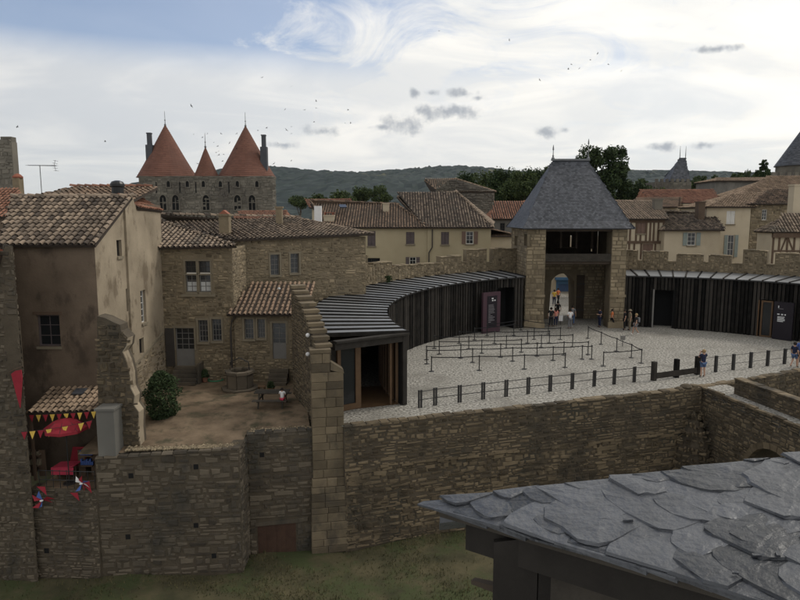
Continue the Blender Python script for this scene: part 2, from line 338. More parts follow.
def panel(mb, w, z0, z1, holes=(), depth=0.28, a0=0.0, a1=None):
    a1 = w.L if a1 is None else a1
    A = sorted({a0, a1, *[min(max(h[0], a0), a1) for h in holes], *[min(max(h[1], a0), a1) for h in holes]})
    Z = sorted({z0, z1, *[min(max(h[2], z0), z1) for h in holes], *[min(max(h[3], z0), z1) for h in holes]})
    for i in range(len(A) - 1):
        for j in range(len(Z) - 1):
            ca, cz = (A[i] + A[i + 1]) / 2, (Z[j] + Z[j + 1]) / 2
            if any(h[0] < ca < h[1] and h[2] < cz < h[3] for h in holes): continue
            mb.quad(w.p(A[i], Z[j]), w.p(A[i + 1], Z[j]), w.p(A[i + 1], Z[j + 1]), w.p(A[i], Z[j + 1]))
    for h in holes:
        for (aa, za, ab, zb) in ((h[0], h[2], h[0], h[3]), (h[1], h[3], h[1], h[2]), (h[0], h[3], h[1], h[3]), (h[1], h[2], h[0], h[2])):
            mb.quad(w.p(aa, za), w.p(ab, zb), w.p(ab, zb, -depth), w.p(aa, za, -depth))
def stones(mb, w, z0, z1, rnd, sl=0.4, sh=0.18, holes=(), proud=0.03, top=None, bot=None, a0=0.0, a1=None, gap=0.018, skip=0.0, coarse=0.25, batter=0.0):
    """coursed rubble facing: every stone a chamfered block standing proud of the bed"""
    a1 = w.L if a1 is None else a1; z = z0
    while z < z1 - 0.04:
        h = sh * (rnd.uniform(0.55, 1.65) if coarse > .1 else rnd.uniform(.65, 1.4)); zt = min(z + h, z1); a = a0 - rnd.uniform(0, sl * 0.6)
        while a < a1:
            l = sl * rnd.uniform(0.4, 1.6) * (1.7 if rnd.random() < .07 else 1); b = a + l; x0, x1 = max(a, a0), min(b, a1); a = b
            if x1 - x0 < 0.07 or rnd.random() < skip: continue
            cm = (x0 + x1) / 2; cz = (z + zt) / 2; za_, zb_ = z, zt
            if coarse > .1: k_ = rnd.uniform(-.3, .3) * h; za_ = max(z0, z + k_ - rnd.uniform(0, .22) * h); zb_ = min(z1, zt + k_ + rnd.uniform(0, .22) * h)
            if top and (zt > top(cm) + 0.02): continue
            if top: zb_ = min(zb_, top(cm) + .02)
            if bot and z < bot(cm): continue
            bad = False
            for hh in holes:
                if x1 > hh[0] and x0 < hh[1] and zb_ > hh[2] and za_ < hh[3]:
                    if cm < hh[0] and hh[0] - x0 > 0.09: x1 = hh[0]
                    elif cm > hh[1] and x1 - hh[1] > 0.09: x0 = hh[1]
                    else: bad = True
            if bad: continue
            g = gap; jx = min(0.16 * (x1 - x0), 0.05); jz = (zb_ - za_) * coarse
            q = [(x0 + g + rnd.uniform(0, jx), za_ + g + rnd.uniform(0, jz)), (x1 - g - rnd.uniform(0, jx), za_ + g + rnd.uniform(0, jz)),
                 (x1 - g - rnd.uniform(0, jx), zb_ - g - rnd.uniform(0, jz)), (x0 + g + rnd.uniform(0, jx), zb_ - g - rnd.uniform(0, jz))]
            pr = proud * rnd.uniform(0.35, 1.5); ins = min(0.03, 0.18 * (zt - z)); t = rnd.random()
            mx = sum(p[0] for p in q) / 4; mz = sum(p[1] for p in q) / 4; i = len(mb.v)
            bo = batter * (z1 - cz)
            for (aa, zz) in q: mb.v.append(tuple(w.p(aa, zz, -0.01 + bo)))
            for (aa, zz) in q:
                mb.v.append(tuple(w.p(aa + (ins if aa < mx else -ins), zz + (ins if zz < mz else -ins), pr + bo + rnd.uniform(-0.006, 0.006))))
            for f in ((4, 5, 6, 7), (0, 1, 5, 4), (1, 2, 6, 5), (2, 3, 7, 6), (3, 0, 4, 7)): mb.f.append(tuple(i + k for k in f)); mb.t.append(t)
        z = zt
def window(parent, w, h, depth=0.2, frame='frame_grey', cols=2, rows=3, mull=None, sur=None, sill=None, pane='glass', name='window', fw=0.05, tr=None, curtain=False):
    """h=(a0,a1,z0,z1): frame and muntins as the part, pane/surround/sill as sub-parts"""
    a0, a1, z0, z1 = h; mb = MB(); o = -depth; b = 0.03
    for (x0, x1, y0, y1) in ((a0, a0 + fw, z0, z1), (a1 - fw, a1, z0, z1), (a0 + fw, a1 - fw, z0, z0 + fw), (a0 + fw, a1 - fw, z1 - fw, z1)): w.box(mb, x0, x1, y0, y1, o, o + 0.06)
    for i in range(1, cols):
        x = a0 + (a1 - a0) * i / cols; w.box(mb, x - b / 2, x + b / 2, z0 + fw, z1 - fw, o + 0.002, o + 0.045)
    for j in range(1, rows):
        z = z0 + (z1 - z0) * j / rows; w.box(mb, a0 + fw, a1 - fw, z - b / 2, z + b / 2, o + 0.004, o + 0.043)
    f = mb.build(name, frame, parent)
    g = MB(); g.quad(w.p(a0, z0, o + 0.012), w.p(a1, z0, o + 0.012), w.p(a1, z1, o + 0.012), w.p(a0, z1, o + 0.012)); g.build('pane', pane, f)
    if curtain:
        g = MB(); zt = z0 + (z1 - z0) * 0.58
        g.quad(w.p(a0 + fw, z0 + fw, o + 0.016), w.p(a1 - fw, z0 + fw, o + 0.016), w.p(a1 - fw, zt, o + 0.016), w.p(a0 + fw, zt, o + 0.016)); g.build('curtain', 'curtain', f)
    if sur:
        g = MB(); s = sur[0]; pr = sur[2] if len(sur) > 2 else 0.05
        for (x0, x1, y0, y1) in ((a0 - s, a0 - 0.002, z0, z1), (a1 + 0.002, a1 + s, z0, z1), (a0 - s - 0.03, a1 + s + 0.03, z1 + 0.002, z1 + s)): w.box(g, x0, x1, y0, y1, -depth * 0.8, pr)
        g.build('surround', sur[1], f)
    if sill:
        g = MB(); w.box(g, a0 - sill[0], a1 + sill[0], z0 - 0.12, z0 - 0.003, -depth * 0.8, sill[2]); g.build('sill', sill[1], f)
    return f
def shutter(parent, w, a0, a1, z0, z1, m, off=0.03, th=0.04):
    mb = MB(); n = 4; g = (a1 - a0) / n
    for i in range(n): w.box(mb, a0 + i * g + 0.006, a0 + (i + 1) * g - 0.006, z0, z1, off, off + th)
    for k in (0.18, 0.82): w.box(mb, a0 + 0.02, a1 - 0.02, z0 + (z1 - z0) * k - 0.05, z0 + (z1 - z0) * k + 0.05, off + th + 0.002, off + th + 0.022)
    return mb.build('shutter', m, parent)
def inside(x, y, P):
    c = False; n = len(P)
    for i in range(n):
        (x0, y0), (x1, y1) = P[i], P[i - 1]
        if (y0 > y) != (y1 > y) and x < (x1 - x0) * (y - y0) / (y1 - y0) + x0: c = not c
    return c
def plane_axes(pts):
    E0, E1 = Vector(pts[0]), Vector(pts[1]); ex = (E1 - E0).normalized(); n = ex.cross(Vector(pts[2]) - E0).normalized()
    if n.z < 0: n = -n
    es = n.cross(ex)
    if es.dot(Vector(pts[2]) - E0) < 0: es = -es
    return E0, ex, es, n, [((Vector(p) - E0).dot(ex), (Vector(p) - E0).dot(es)) for p in pts]
def tile_shape(mb, O, ex, es, n, r, ln, rnd, lift=0.035, seg=5, t=None):
    t = rnd.random() if t is None else t; i = len(mb.v)
    for (k, rr, up) in ((0.0, r, lift), (ln, r * 0.82, 0.0)):
        for q in range(seg):
            an = pi * q / (seg - 1); mb.v.append(tuple(O + es * k + ex * (rr * cos(an)) + n * (rr * 1.05 * sin(an) + up)))
    for q in range(seg - 1): mb.f.append((i + q, i + q + 1, i + seg + q + 1, i + seg + q)); mb.t.append(t)
def roof_plane(parent, pts, m, rnd, pitch=0.29, row=0.40, r=0.088, bed=True, name='roof', tiles='roof_tile', thick=0.12):
    """pts[0]-pts[1] is the eave; a bed slab as the part and canal tiles laid over it as one sub-part"""
    pts = [Vector(p) for p in pts]
    E0, ex, es, n, P = plane_axes(pts)
    pts = pts[:3] + [Vector((p.x, p.y, E0.z - ((p.x - E0.x) * n.x + (p.y - E0.y) * n.y) / n.z)) for p in pts[3:]]
    E0, ex, es, n, P = plane_axes(pts)
    mb = MB(); lo = [Vector(p) - n * thick for p in pts]
    mb.prism([tuple(q) for q in lo], n * (thick - 0.005)); b = mb.build(name, 'tile_bed', parent)
    mb = MB(); amin = min(p[0] for p in P); amax = max(p[0] for p in P); smax = max(p[1] for p in P)
    a = amin + pitch / 2
    while a < amax:
        s = -0.06; wob = rnd.uniform(-0.02, 0.02); tc_ = rnd.random()
        while s < smax:
            if inside(a, max(s, 0) + 0.02 + row * 0.25, P):
                aa = a + wob + rnd.uniform(-0.012, 0.012)
                tile_shape(mb, E0 + ex * aa + es * (s + rnd.uniform(-0.02, 0.02)), ex, es, n, r * rnd.uniform(0.92, 1.08), row * 1.12, rnd, lift=rnd.uniform(0.02, 0.05), t=min(1, max(0, .25 * tc_ + .75 * rnd.random() + .08)))
            s += row
        a += pitch
    mb.build(tiles, m, b, smooth=False, kind='stuff'); return b
def ridge_line(mb, A, B, rnd, r=0.12, ln=0.42):
    A = Vector(A); B = Vector(B); d = (B - A); L_ = d.length; d.normalize(); ex = d.cross(Vector((0, 0, 1))).normalized(); n = ex.cross(d).normalized()
    if n.z < 0: n = -n
    k = 0.0
    while k < L_: tile_shape(mb, A + d * k, ex, d, n, r, ln * 1.1, rnd, lift=0.04); k += ln
def slate_plane(parent, pts, m, rnd, wd=0.2, row=0.16, name='roof', tiles='slate'):
    E0, ex, es, n, P = plane_axes(pts)
    mb = MB(); mb.prism([tuple(Vector(p) - n * 0.12) for p in pts], n * 0.11); b = mb.build(name, 'slate_fine', parent)
    mb = MB(); amin = min(p[0] for p in P); amax = max(p[0] for p in P); smax = max(p[1] for p in P); s = 0.0; k = 0
    while s < smax:
        a = amin - (k % 2) * wd * 0.5; k += 1
        while a < amax:
            if inside(a + wd / 2, s + row * 0.5, P):
                O = E0 + ex * a + es * s; t = rnd.random(); up = n * rnd.uniform(0.008, 0.016); e = ex * (wd - 0.012)
                mb.quad(O + up, O + e + up, O + e + es * (row * 1.1), O + es * (row * 1.1), t)
                mb.quad(O, O + e, O + e + up, O + up, t)
            a += wd
        s += row
    mb.build(tiles, m, b, kind='stuff'); return b
def chimney(parent, c, w, d, z0, z1, m='rubble', cap='tile_bright', capon=True):
    mb = MB(); mb.box(c[0] - w / 2, c[0] + w / 2, c[1] - d / 2, c[1] + d / 2, z0, z1 - 0.12)
    mb.box(c[0] - w / 2 - 0.06, c[0] + w / 2 + 0.06, c[1] - d / 2 - 0.06, c[1] + d / 2 + 0.06, z1 - 0.12, z1)
    o = mb.build('chimney', m, parent)
    if capon:
        k = MB()
        for sx in (-1, 1): k.box(c[0] + sx * w * 0.38 - 0.06, c[0] + sx * w * 0.38 + 0.06, c[1] - d * 0.4, c[1] + d * 0.4, z1 + 0.002, z1 + 0.22)
        k.box(c[0] - w / 2 - 0.05, c[0] + w / 2 + 0.05, c[1] - d / 2 - 0.05, c[1] + d / 2 + 0.05, z1 + 0.223, z1 + 0.29); k.build('chimney_cap', cap, o)
    return o

# ================================================================== THE SETTING
R0 = random.Random(7)
MOATZ = -5.8
EDGE = [(-2.55, 28.55), (16.82, 35.27), (24.72, 39.28), (60.0, 57.2)]     # line of the moat's town side
CX, CY, RI, RO = 16.45, 38.4, 17.45, 21.7                                  # the round forecourt
def arc(phi, R): a = radians(phi); return Vector((CX - R * cos(a), CY + R * sin(a)))
def ground():
    mb = MB(); mb.poly([(-6000, 37.6, 0), (-4.2, 37.6, 0), (-3.3, 29.2, 0), *[(x, y, 0) for x, y in EDGE], (6000, 3300, 0), (6000, 9000, 0), (-6000, 9000, 0)])
    struct(mb.build('ground', 'city_ground'))
    mb = MB(); pts = [(EDGE[0][0], EDGE[0][1], 0.004), (EDGE[1][0], EDGE[1][1], 0.004), (EDGE[2][0], EDGE[2][1], 0.004), (45, 49.6, 0.004), (45, 60, 0.004)]
    pts += [(20, 60, 0.004), (20, 110, 0.004), (12, 110, 0.004), (12, 60, 0.004), (-3.2, 60, 0.004), (-3.2, 29.3, 0.004)]
    mb.poly(pts); struct(mb.build('forecourt_paving', 'gravel'))
    # moat floor: gently uneven sheet
    mb = MB(); nx, ny = 70, 46; x0, x1, y0, y1 = -60, 70, -4, 62
    for j in range(ny + 1):
        for i in range(nx + 1):
            x = x0 + (x1 - x0) * i / nx; y = y0 + (y1 - y0) * j / ny
            mb.v.append((x, y, MOATZ + 0.10 * sin(x * 0.9 + 1.3 * sin(y * 0.7)) + 0.07 * sin(y * 1.7 + x * 0.4) - 0.1))
    for j in range(ny):
        for i in range(nx): a = j * (nx + 1) + i; mb.f.append((a, a + 1, a + nx + 2, a + nx + 1)); mb.t.append(0.5)
    struct(mb.build('moat_floor', 'moat_ground', smooth=True))
    # grass in the moat
    mb = MB(); r = random.Random(3)
    for _ in range(70000):
        x = r.uniform(-17, 17); y = r.uniform(17.5, 34)
        if sin(x * 0.8 + 2 * sin(y * 0.5)) + sin(y * 1.1 + x * 0.3) + r.uniform(-1.2, 1.2) < -0.35: continue
        z = MOATZ + 0.10 * sin(x * 0.9 + 1.3 * sin(y * 0.7)) + 0.07 * sin(y * 1.7 + x * 0.4) - 0.12
        h = r.uniform(0.05, 0.17) * (2.2 if r.random() < 0.06 else 1); a = r.uniform(0, 6.28); w = r.uniform(0.012, 0.03); dx, dy = cos(a) * w, sin(a) * w; lx, ly = r.uniform(-.06, .06), r.uniform(-.06, .06)
        mb.poly([(x - dx, y - dy, z), (x + dx, y + dy, z), (x + lx, y + ly, z + h)], r.random())
    g = mb.build('grass', 'grass', kind='stuff'); g['label'] = 'short dry green grass covering the moat floor'; g['category'] = 'grass'
    # courtyard terrace of the old houses, sloping a little to the moat
    mb = MB(); nx, ny = 24, 24
    def tz(x, y): return -0.42 + 0.42 * min(1, max(0, (y - 26.3) / 4.0)) + 0.02 * sin(x * 2.1) * sin(y * 1.7)
    for (xa, xb, fa, fb) in ((-13.58, -6.9, 26.32, 26.88), (-6.9, -3.9, 28.2, 28.78)):
        i0 = len(mb.v)
        for j in range(ny + 1):
            for i in range(nx + 1):
                fx = i / nx; ya = fa + (fb - fa) * fx; y = ya + (37.3 - ya) * j / ny; x1_ = xb if xb < -6 else -4.0 - (y - 28.2) * .2; x = xa + (x1_ - xa) * fx; mb.v.append((x, y, tz(x, y) - (.05 if j == 0 else 0)))
        for j in range(ny):
            for i in range(nx): a = i0 + j * (nx + 1) + i; mb.f.append((a, a + 1, a + nx + 2, a + nx + 1)); mb.t.append(0.5)
    struct(mb.build('courtyard_ground', 'earth', smooth=True))
ground()

def hills():
    def ridge(name, D, prof, m, jit, depth, seed, nx, ny, base=0.0):
        r = random.Random(seed); mb = MB(); us = [p[0] for p in prof]
        def top(u):
            for (a, va), (b, vb) in zip(prof, prof[1:]):
                if a <= u <= b: k = (u - a) / (b - a); k = k * k * (3 - 2 * k); return va + (vb - va) * k
            return prof[-1][1]
        for j in range(ny + 1):
            k = j / ny; y = D - depth * (1 - k)
            for i in range(nx + 1):
                u = us[0] + (us[-1] - us[0]) * i / nx; zt = aty(u, top(u), D).z; x = (u - 400) / F * D * 1.01
                prof_k = k ** 0.75 * (1 + 0.10 * sin(x * 0.004 + 5 * k) * (1 - k) + 0.06 * sin(x * 0.011 + 9 * k) * (1 - k))
                z = base + (zt - base) * prof_k + r.uniform(-jit, jit) * (0.5 + 0.9 * k)
                mb.v.append((x + r.uniform(-jit, jit) * .5, y + r.uniform(-jit, jit), z))
        n0 = len(mb.v)
        for i in range(nx + 1):
            v = mb.v[ny * (nx + 1) + i]; mb.v.append((v[0], D + depth * 0.4, base - 5))
        for j in range(ny + 1):
            for i in range(nx): a = j * (nx + 1) + i; mb.f.append((a, a + 1, a + nx + 2, a + nx + 1)); mb.t.append(r.random())
        return struct(mb.build(name, m))
    ridge('wooded_hill', 2600, [(-300, 212), (-120, 211), (60, 209), (200, 205), (262, 190), (284, 167), (300, 169), (320, 171), (350, 172.5), (375, 172), (400, 170), (430, 167), (455, 166), (480, 168), (505, 172), (540, 174), (600, 171), (640, 171.5), (665, 177), (700, 180), (760, 182), (900, 180), (1200, 190)], 'hill_wood', 5.0, 1900, 5, 560, 60)
    ridge('far_wooded_hill', 4200, [(-200, 211), (300, 205), (560, 178), (600, 173), (630, 170), (650, 173), (680, 180), (720, 181), (760, 176), (820, 174), (900, 178), (1150, 190)], 'hill_wood', 6.0, 1200, 6, 420, 30)
    ridge('far_mountain', 9000, [(420, 200), (560, 190), (640, 178), (685, 174), (700, 172), (715, 170.5), (728, 173.5), (760, 177), (900, 182), (1100, 200)], 'mountain', 5.0, 3000, 7, 200, 20)
hills()

# ================================================================== MOAT WALLS, BRIDGE
def moat_wall(name, label, P, Q, z0, ztop, m='moat_stone', bed='moat_mortar', sl=0.42, sh=0.17, seed=1, thick=0.5, holes=(), putlogs=(), bot=None, coping=None, proud=0.035, skip=0.02, batter=0.0):
    r = random.Random(seed); w = Wall(P, Q); t = thing(name, label, 'wall', (P[0], P[1], z0))
    tf = ztop if callable(ztop) else (lambda a: ztop)
    zm = max(tf(0), tf(w.L)); mb = MB()
    n = 12
    for i in range(n):
        a, b = w.L * i / n, w.L * (i + 1) / n
        mb.hexa([w.p(a, z0 - 0.5, batter * (zm - z0)), w.p(b, z0 - 0.5, batter * (zm - z0)), w.p(b, z0 - 0.5, -thick), w.p(a, z0 - 0.5, -thick), w.p(a, tf(a), 0), w.p(b, tf(b), 0), w.p(b, tf(b), -thick), w.p(a, tf(a), -thick)])
    mb.build('core', bed, t)
    mb = MB(); hh = list(holes) + [(a - 0.11, a + 0.11, z - 0.11, z + 0.13) for a, z in putlogs]
    stones(mb, w, z0 - 0.1, zm, r, sl, sh, hh, proud, top=tf, skip=skip, batter=batter)
    mb.build('stone', m, t, kind='stuff')
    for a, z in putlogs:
        g = MB(); o = batter * (zm - z); w.box(g, a - 0.10, a + 0.10, z - 0.10, z + 0.12, -0.02 + o, 0.006 + o); g.build('putlog_shade_block', 'black_back', t)  # flush black block, its colour painting the shade inside the putlog hole
    if coping:
        a = 0.0; l0, l1, hgt, prj, cm = coping
        while a < w.L:
            b = min(a + r.uniform(l0, l1), w.L); g = MB(); hz = hgt * r.uniform(0.6, 1.25); zt = tf((a + b) / 2)
            dpt = r.uniform(0.28, 0.5); j = lambda: r.uniform(-0.025, 0.025)
            g.hexa([w.p(a + .01, zt - .02, prj + j()), w.p(b - .01, zt - .02, prj + j()), w.p(b - .01, zt - .02, -dpt), w.p(a + .01, zt - .02, -dpt),
                    w.p(a + .03, zt + hz + j(), prj - .03 + j()), w.p(b - .03, zt + hz + j(), prj - .03 + j()), w.p(b - .03, zt + hz + j() * .5, -dpt + .03), w.p(a + .03, zt + hz + j() * .5, -dpt + .03)], r.random())
            g.build('coping_stone', cm, t); a = b
    return t
def walls():
    # main moat wall under the forecourt
    moat_wall('moat_wall', 'long brown rubble wall of the moat below the cobbled forecourt', EDGE[0], EDGE[1], MOATZ, 0.0, seed=11, sl=0.40, sh=0.155, coping=(0.35, 0.75, 0.05, 0.03, 'moat_stone'), batter=0.02)
    mw = bpy.data.objects['moat_wall']; w = Wall(EDGE[0], EDGE[1]); r = random.Random(17); st = MB(); stones(st, w, MOATZ - .1, -2.15, r, .5, .22, (), .09, skip=.4, coarse=.3, batter=.02); st.build('stone', 'moat_stone', mw, kind='stuff')
    a = 0.0
    while a < w.L - .2:
        b = a + r.uniform(.3, .9)
        if r.random() < .85: zl = -2.1 + r.uniform(-.04, .04) - .018 * a; g = MB(); w.box(g, a + .01, min(b, w.L) - .01, zl, zl + r.uniform(.08, .13), 0, .05 + r.uniform(.05, .1), .6 + .4 * r.random()); g.build('ledge_stone', 'moat_stone', mw)
        a = b
    # continuation right of the bridge
    moat_wall('moat_wall', 'rubble moat wall beyond the bridge, seen over its parapet', EDGE[1], (45, 49.55), MOATZ, 0.0, seed=12, coping=(0.4, 0.8, 0.05, 0.03, 'moat_stone'))
    # terrace walls of the courtyard
    P, Q = (-12.75, 26.1), (-6.84, 26.6); w = Wall(P, Q)
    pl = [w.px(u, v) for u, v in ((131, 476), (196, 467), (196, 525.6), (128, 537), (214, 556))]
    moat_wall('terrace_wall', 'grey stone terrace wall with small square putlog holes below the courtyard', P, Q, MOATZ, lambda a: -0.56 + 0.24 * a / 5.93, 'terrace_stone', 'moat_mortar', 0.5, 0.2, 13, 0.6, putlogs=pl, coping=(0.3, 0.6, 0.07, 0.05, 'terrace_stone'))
    moat_wall('terrace_wall', 'short return side of the stone terrace wall', (-6.84, 26.6), (-6.84, 28.1), MOATZ, -0.28, 'terrace_stone', 'moat_mortar', 0.4, 0.2, 14, 0.5)
    P, Q = (-6.84, 27.95), (-3.55, 28.62); w = Wall(P, Q); d = w.rect(258, 524, 296, 552)
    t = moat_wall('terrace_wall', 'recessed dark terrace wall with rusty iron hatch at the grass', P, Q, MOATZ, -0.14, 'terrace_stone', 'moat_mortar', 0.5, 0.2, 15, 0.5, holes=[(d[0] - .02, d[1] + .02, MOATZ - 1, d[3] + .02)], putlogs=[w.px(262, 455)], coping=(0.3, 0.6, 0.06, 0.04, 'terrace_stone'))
    g = MB(); w.box(g, d[0], d[1], MOATZ - 0.1, d[3], -0.02, 0.02)
    for k in (0.25, 0.5, 0.75): x = d[0] + (d[1] - d[0]) * k; w.box(g, x - .015, x + .015, MOATZ, d[3] - .03, 0.021, 0.032)
    h = g.build('hatch', 'rust', t); g = MB(); w.box(g, d[0] - .1, d[1] + .15, d[3] + .003, d[3] + .17, -0.02, 0.07); g.build('lintel', 'terrace_stone', t)
    # lower wall under the market stall
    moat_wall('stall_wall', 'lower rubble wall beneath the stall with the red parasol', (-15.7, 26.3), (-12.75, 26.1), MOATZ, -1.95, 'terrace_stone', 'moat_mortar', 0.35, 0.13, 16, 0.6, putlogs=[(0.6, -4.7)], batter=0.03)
    # bridge
    t = thing('bridge', 'narrow stone bridge with gravel deck leading over the moat', 'bridge', (17.4, 30, MOATZ)); r = random.Random(21)
    L0, L1 = Vector((16.80, 35.75)), Vector((18.42, 26.4)); off = Vector((1.75, 0.2))
    wl = Wall(L0, L1)
    ar = (wl.px(740, 470)[0], wl.px(806, 470)[0]); am = wl.px(772, 452); r_a = 1.8; ac = am[0] + 0.1; az_ = am[1] - r_a + .1
    hol = [(ac - r_a, ac + r_a, MOATZ - 1, az_)]
    mb = MB(); n = 40                                                  # spandrel bed with an arch cut
    def arch_top(a): return az_ + sqrt(max(0, r_a * r_a - (a - ac) ** 2)) if abs(a - ac) < r_a else MOATZ - .5
    for i in range(n):
        a, b = wl.L * i / n, wl.L * (i + 1) / n
        za, zb = arch_top(a), arch_top(b)
        mb.quad(wl.p(a, za), wl.p(b, zb), wl.p(b, -0.05), wl.p(a, -0.05))
        if za > MOATZ or zb > MOATZ: mb.quad(wl.p(a, za), wl.p(b, zb), wl.p(b, zb, -2.6), wl.p(a, za, -2.6))
    for sgn in (-1, 1): mb.quad(wl.p(ac + sgn * r_a, MOATZ - .5), wl.p(ac + sgn * r_a, az_), wl.p(ac + sgn * r_a, az_, -2.6), wl.p(ac + sgn * r_a, MOATZ - .5, -2.6))
    mb.build('spandrel', 'moat_mortar', t)
    mb = MB(); stones(mb, wl, MOATZ - .1, -0.02, r, 0.34, 0.16, (), 0.035, bot=lambda a: arch_top(a) + 0.12 if abs(a - ac) < r_a + .1 else -99); mb.build('stone', 'moat_stone', t, kind='stuff')
    for k in range(13):                                                # arch ring
        a0 = pi * k / 13; a1 = pi * (k + 1) / 13 - 0.02; g = MB()
        pts = [wl.p(ac + cos(x) * q, az_ + sin(x) * q, 0.05) for x, q in ((a0, r_a), (a1, r_a), (a1, r_a + .3), (a0, r_a + .3))]
        g.prism(pts, tuple(-0.3 * Vector((wl.n.x, wl.n.y, 0))), r.random()); g.build('arch_stone', 'moat_stone', t)
    mb = MB(); mb.prism([(L0.x, L0.y, -.4), (L0.x + off.x, L0.y + off.y, -.4), (L1.x + off.x, L1.y + off.y, -.4), (L1.x, L1.y, -.4)][::-1], (0, 0, 0.41)); mb.build('deck', 'gravel', t)
    a = 0.0
    while a < wl.L:                                                    # kerb of uneven stones on the open side
        b = min(a + r.uniform(0.35, 0.7), wl.L); g = MB(); hz = r.uniform(0.05, 0.12); dp = r.uniform(.12, .2)
        wl.box(g, a + .01, b - .015, -0.04, hz, -dp, 0.05, r.random()); g.build('coping_stone', 'moat_stone', t); a = b
    # parapet on the far side
    Pp = Vector((17.97, 34.05)); Pq = Vector((19.4, 26.4)); wp = Wall(Pp, Pq)
    mb = MB(); mb.hexa([wp.p(0, -.3, 0), wp.p(wp.L, -.3, 0), wp.p(wp.L, -.3, -.4), wp.p(0, -.3, -.4), wp.p(0, .82, 0), wp.p(wp.L, .82, 0), wp.p(wp.L, .82, -.4), wp.p(0, .82, -.4)]); pr = mb.build('parapet', 'moat_mortar', t)
    mb = MB(); stones(mb, wp, 0.0, .82, r, 0.34, 0.15, (), 0.03)
    we = Wall(wp.p(0, 0, -.4)[:2], wp.p(0, 0, 0)[:2]); stones(mb, we, 0.0, .82, r, 0.3, 0.15, (), 0.03)
    mb.build('stone', 'moat_stone', pr, kind='stuff')
    a = 0.0
    while a < wp.L:
        b = min(a + r.uniform(0.4, 0.8), wp.L); g = MB(); wp.box(g, a + .008, b - .008, .822, .822 + r.uniform(.06, .1), -.44, .05, r.random()); g.build('coping_stone', 'moat_stone', pr); a = b
    # bulging old masonry at the corner below the bridge head
    t = thing('rubble_buttress', 'bulging ruined rubble buttress in the corner below the bridge head', 'buttress', (16.2, 34.4, MOATZ)); mb = MB(); core = MB()
    prof = [1.35, 1.33, 1.28, 1.22, 1.2, 1.1, 1.05, .98, .8, .55, .3]
    for k, rad in enumerate(prof):
        z0 = MOATZ - .1 + k * 0.42
        for q in range(9):
            an = pi * (1.0 + 0.115 * q); b = an + 0.115 * pi; r1 = rad * r.uniform(.9, 1.08)
            p0 = (16.3 + r1 * cos(an), 34.95 + r1 * sin(an)); p1 = (16.3 + r1 * cos(b), 34.95 + r1 * sin(b))
            stones(mb, Wall(p0, p1), z0, z0 + 0.42, r, 0.42, 0.2, (), 0.13, skip=.12)
    core.lathe([(rad * .9, -.1 + k * .42) for k, rad in enumerate(prof)] + [(.05, 4.55)], (16.3, 34.95, MOATZ), 20); core.build('core', 'moat_mortar', t); mb.build('stone', 'moat_stone', t, kind='stuff')
    g = MB()
    for (x, y, s_) in ((15.9, 35.2, .32), (16.4, 35.35, .25), (15.4, 34.95, .2)):
        g2 = MB(); rr = random.Random(int(x * 10)); pr_ = [(0.9, -.02), (1, .35), (.75, .7), (.3, .8)]
        g2.lathe([(a * s_ * rr.uniform(.85, 1.15), b * s_) for a, b in pr_], (x, y, 0.0), 7)
        tag(g2.build('loose_stone', 'ashlar'), 'loose grey stone lying on the edge of the moat wall corner', 'stone', 'loose stones on the moat edge')
walls()

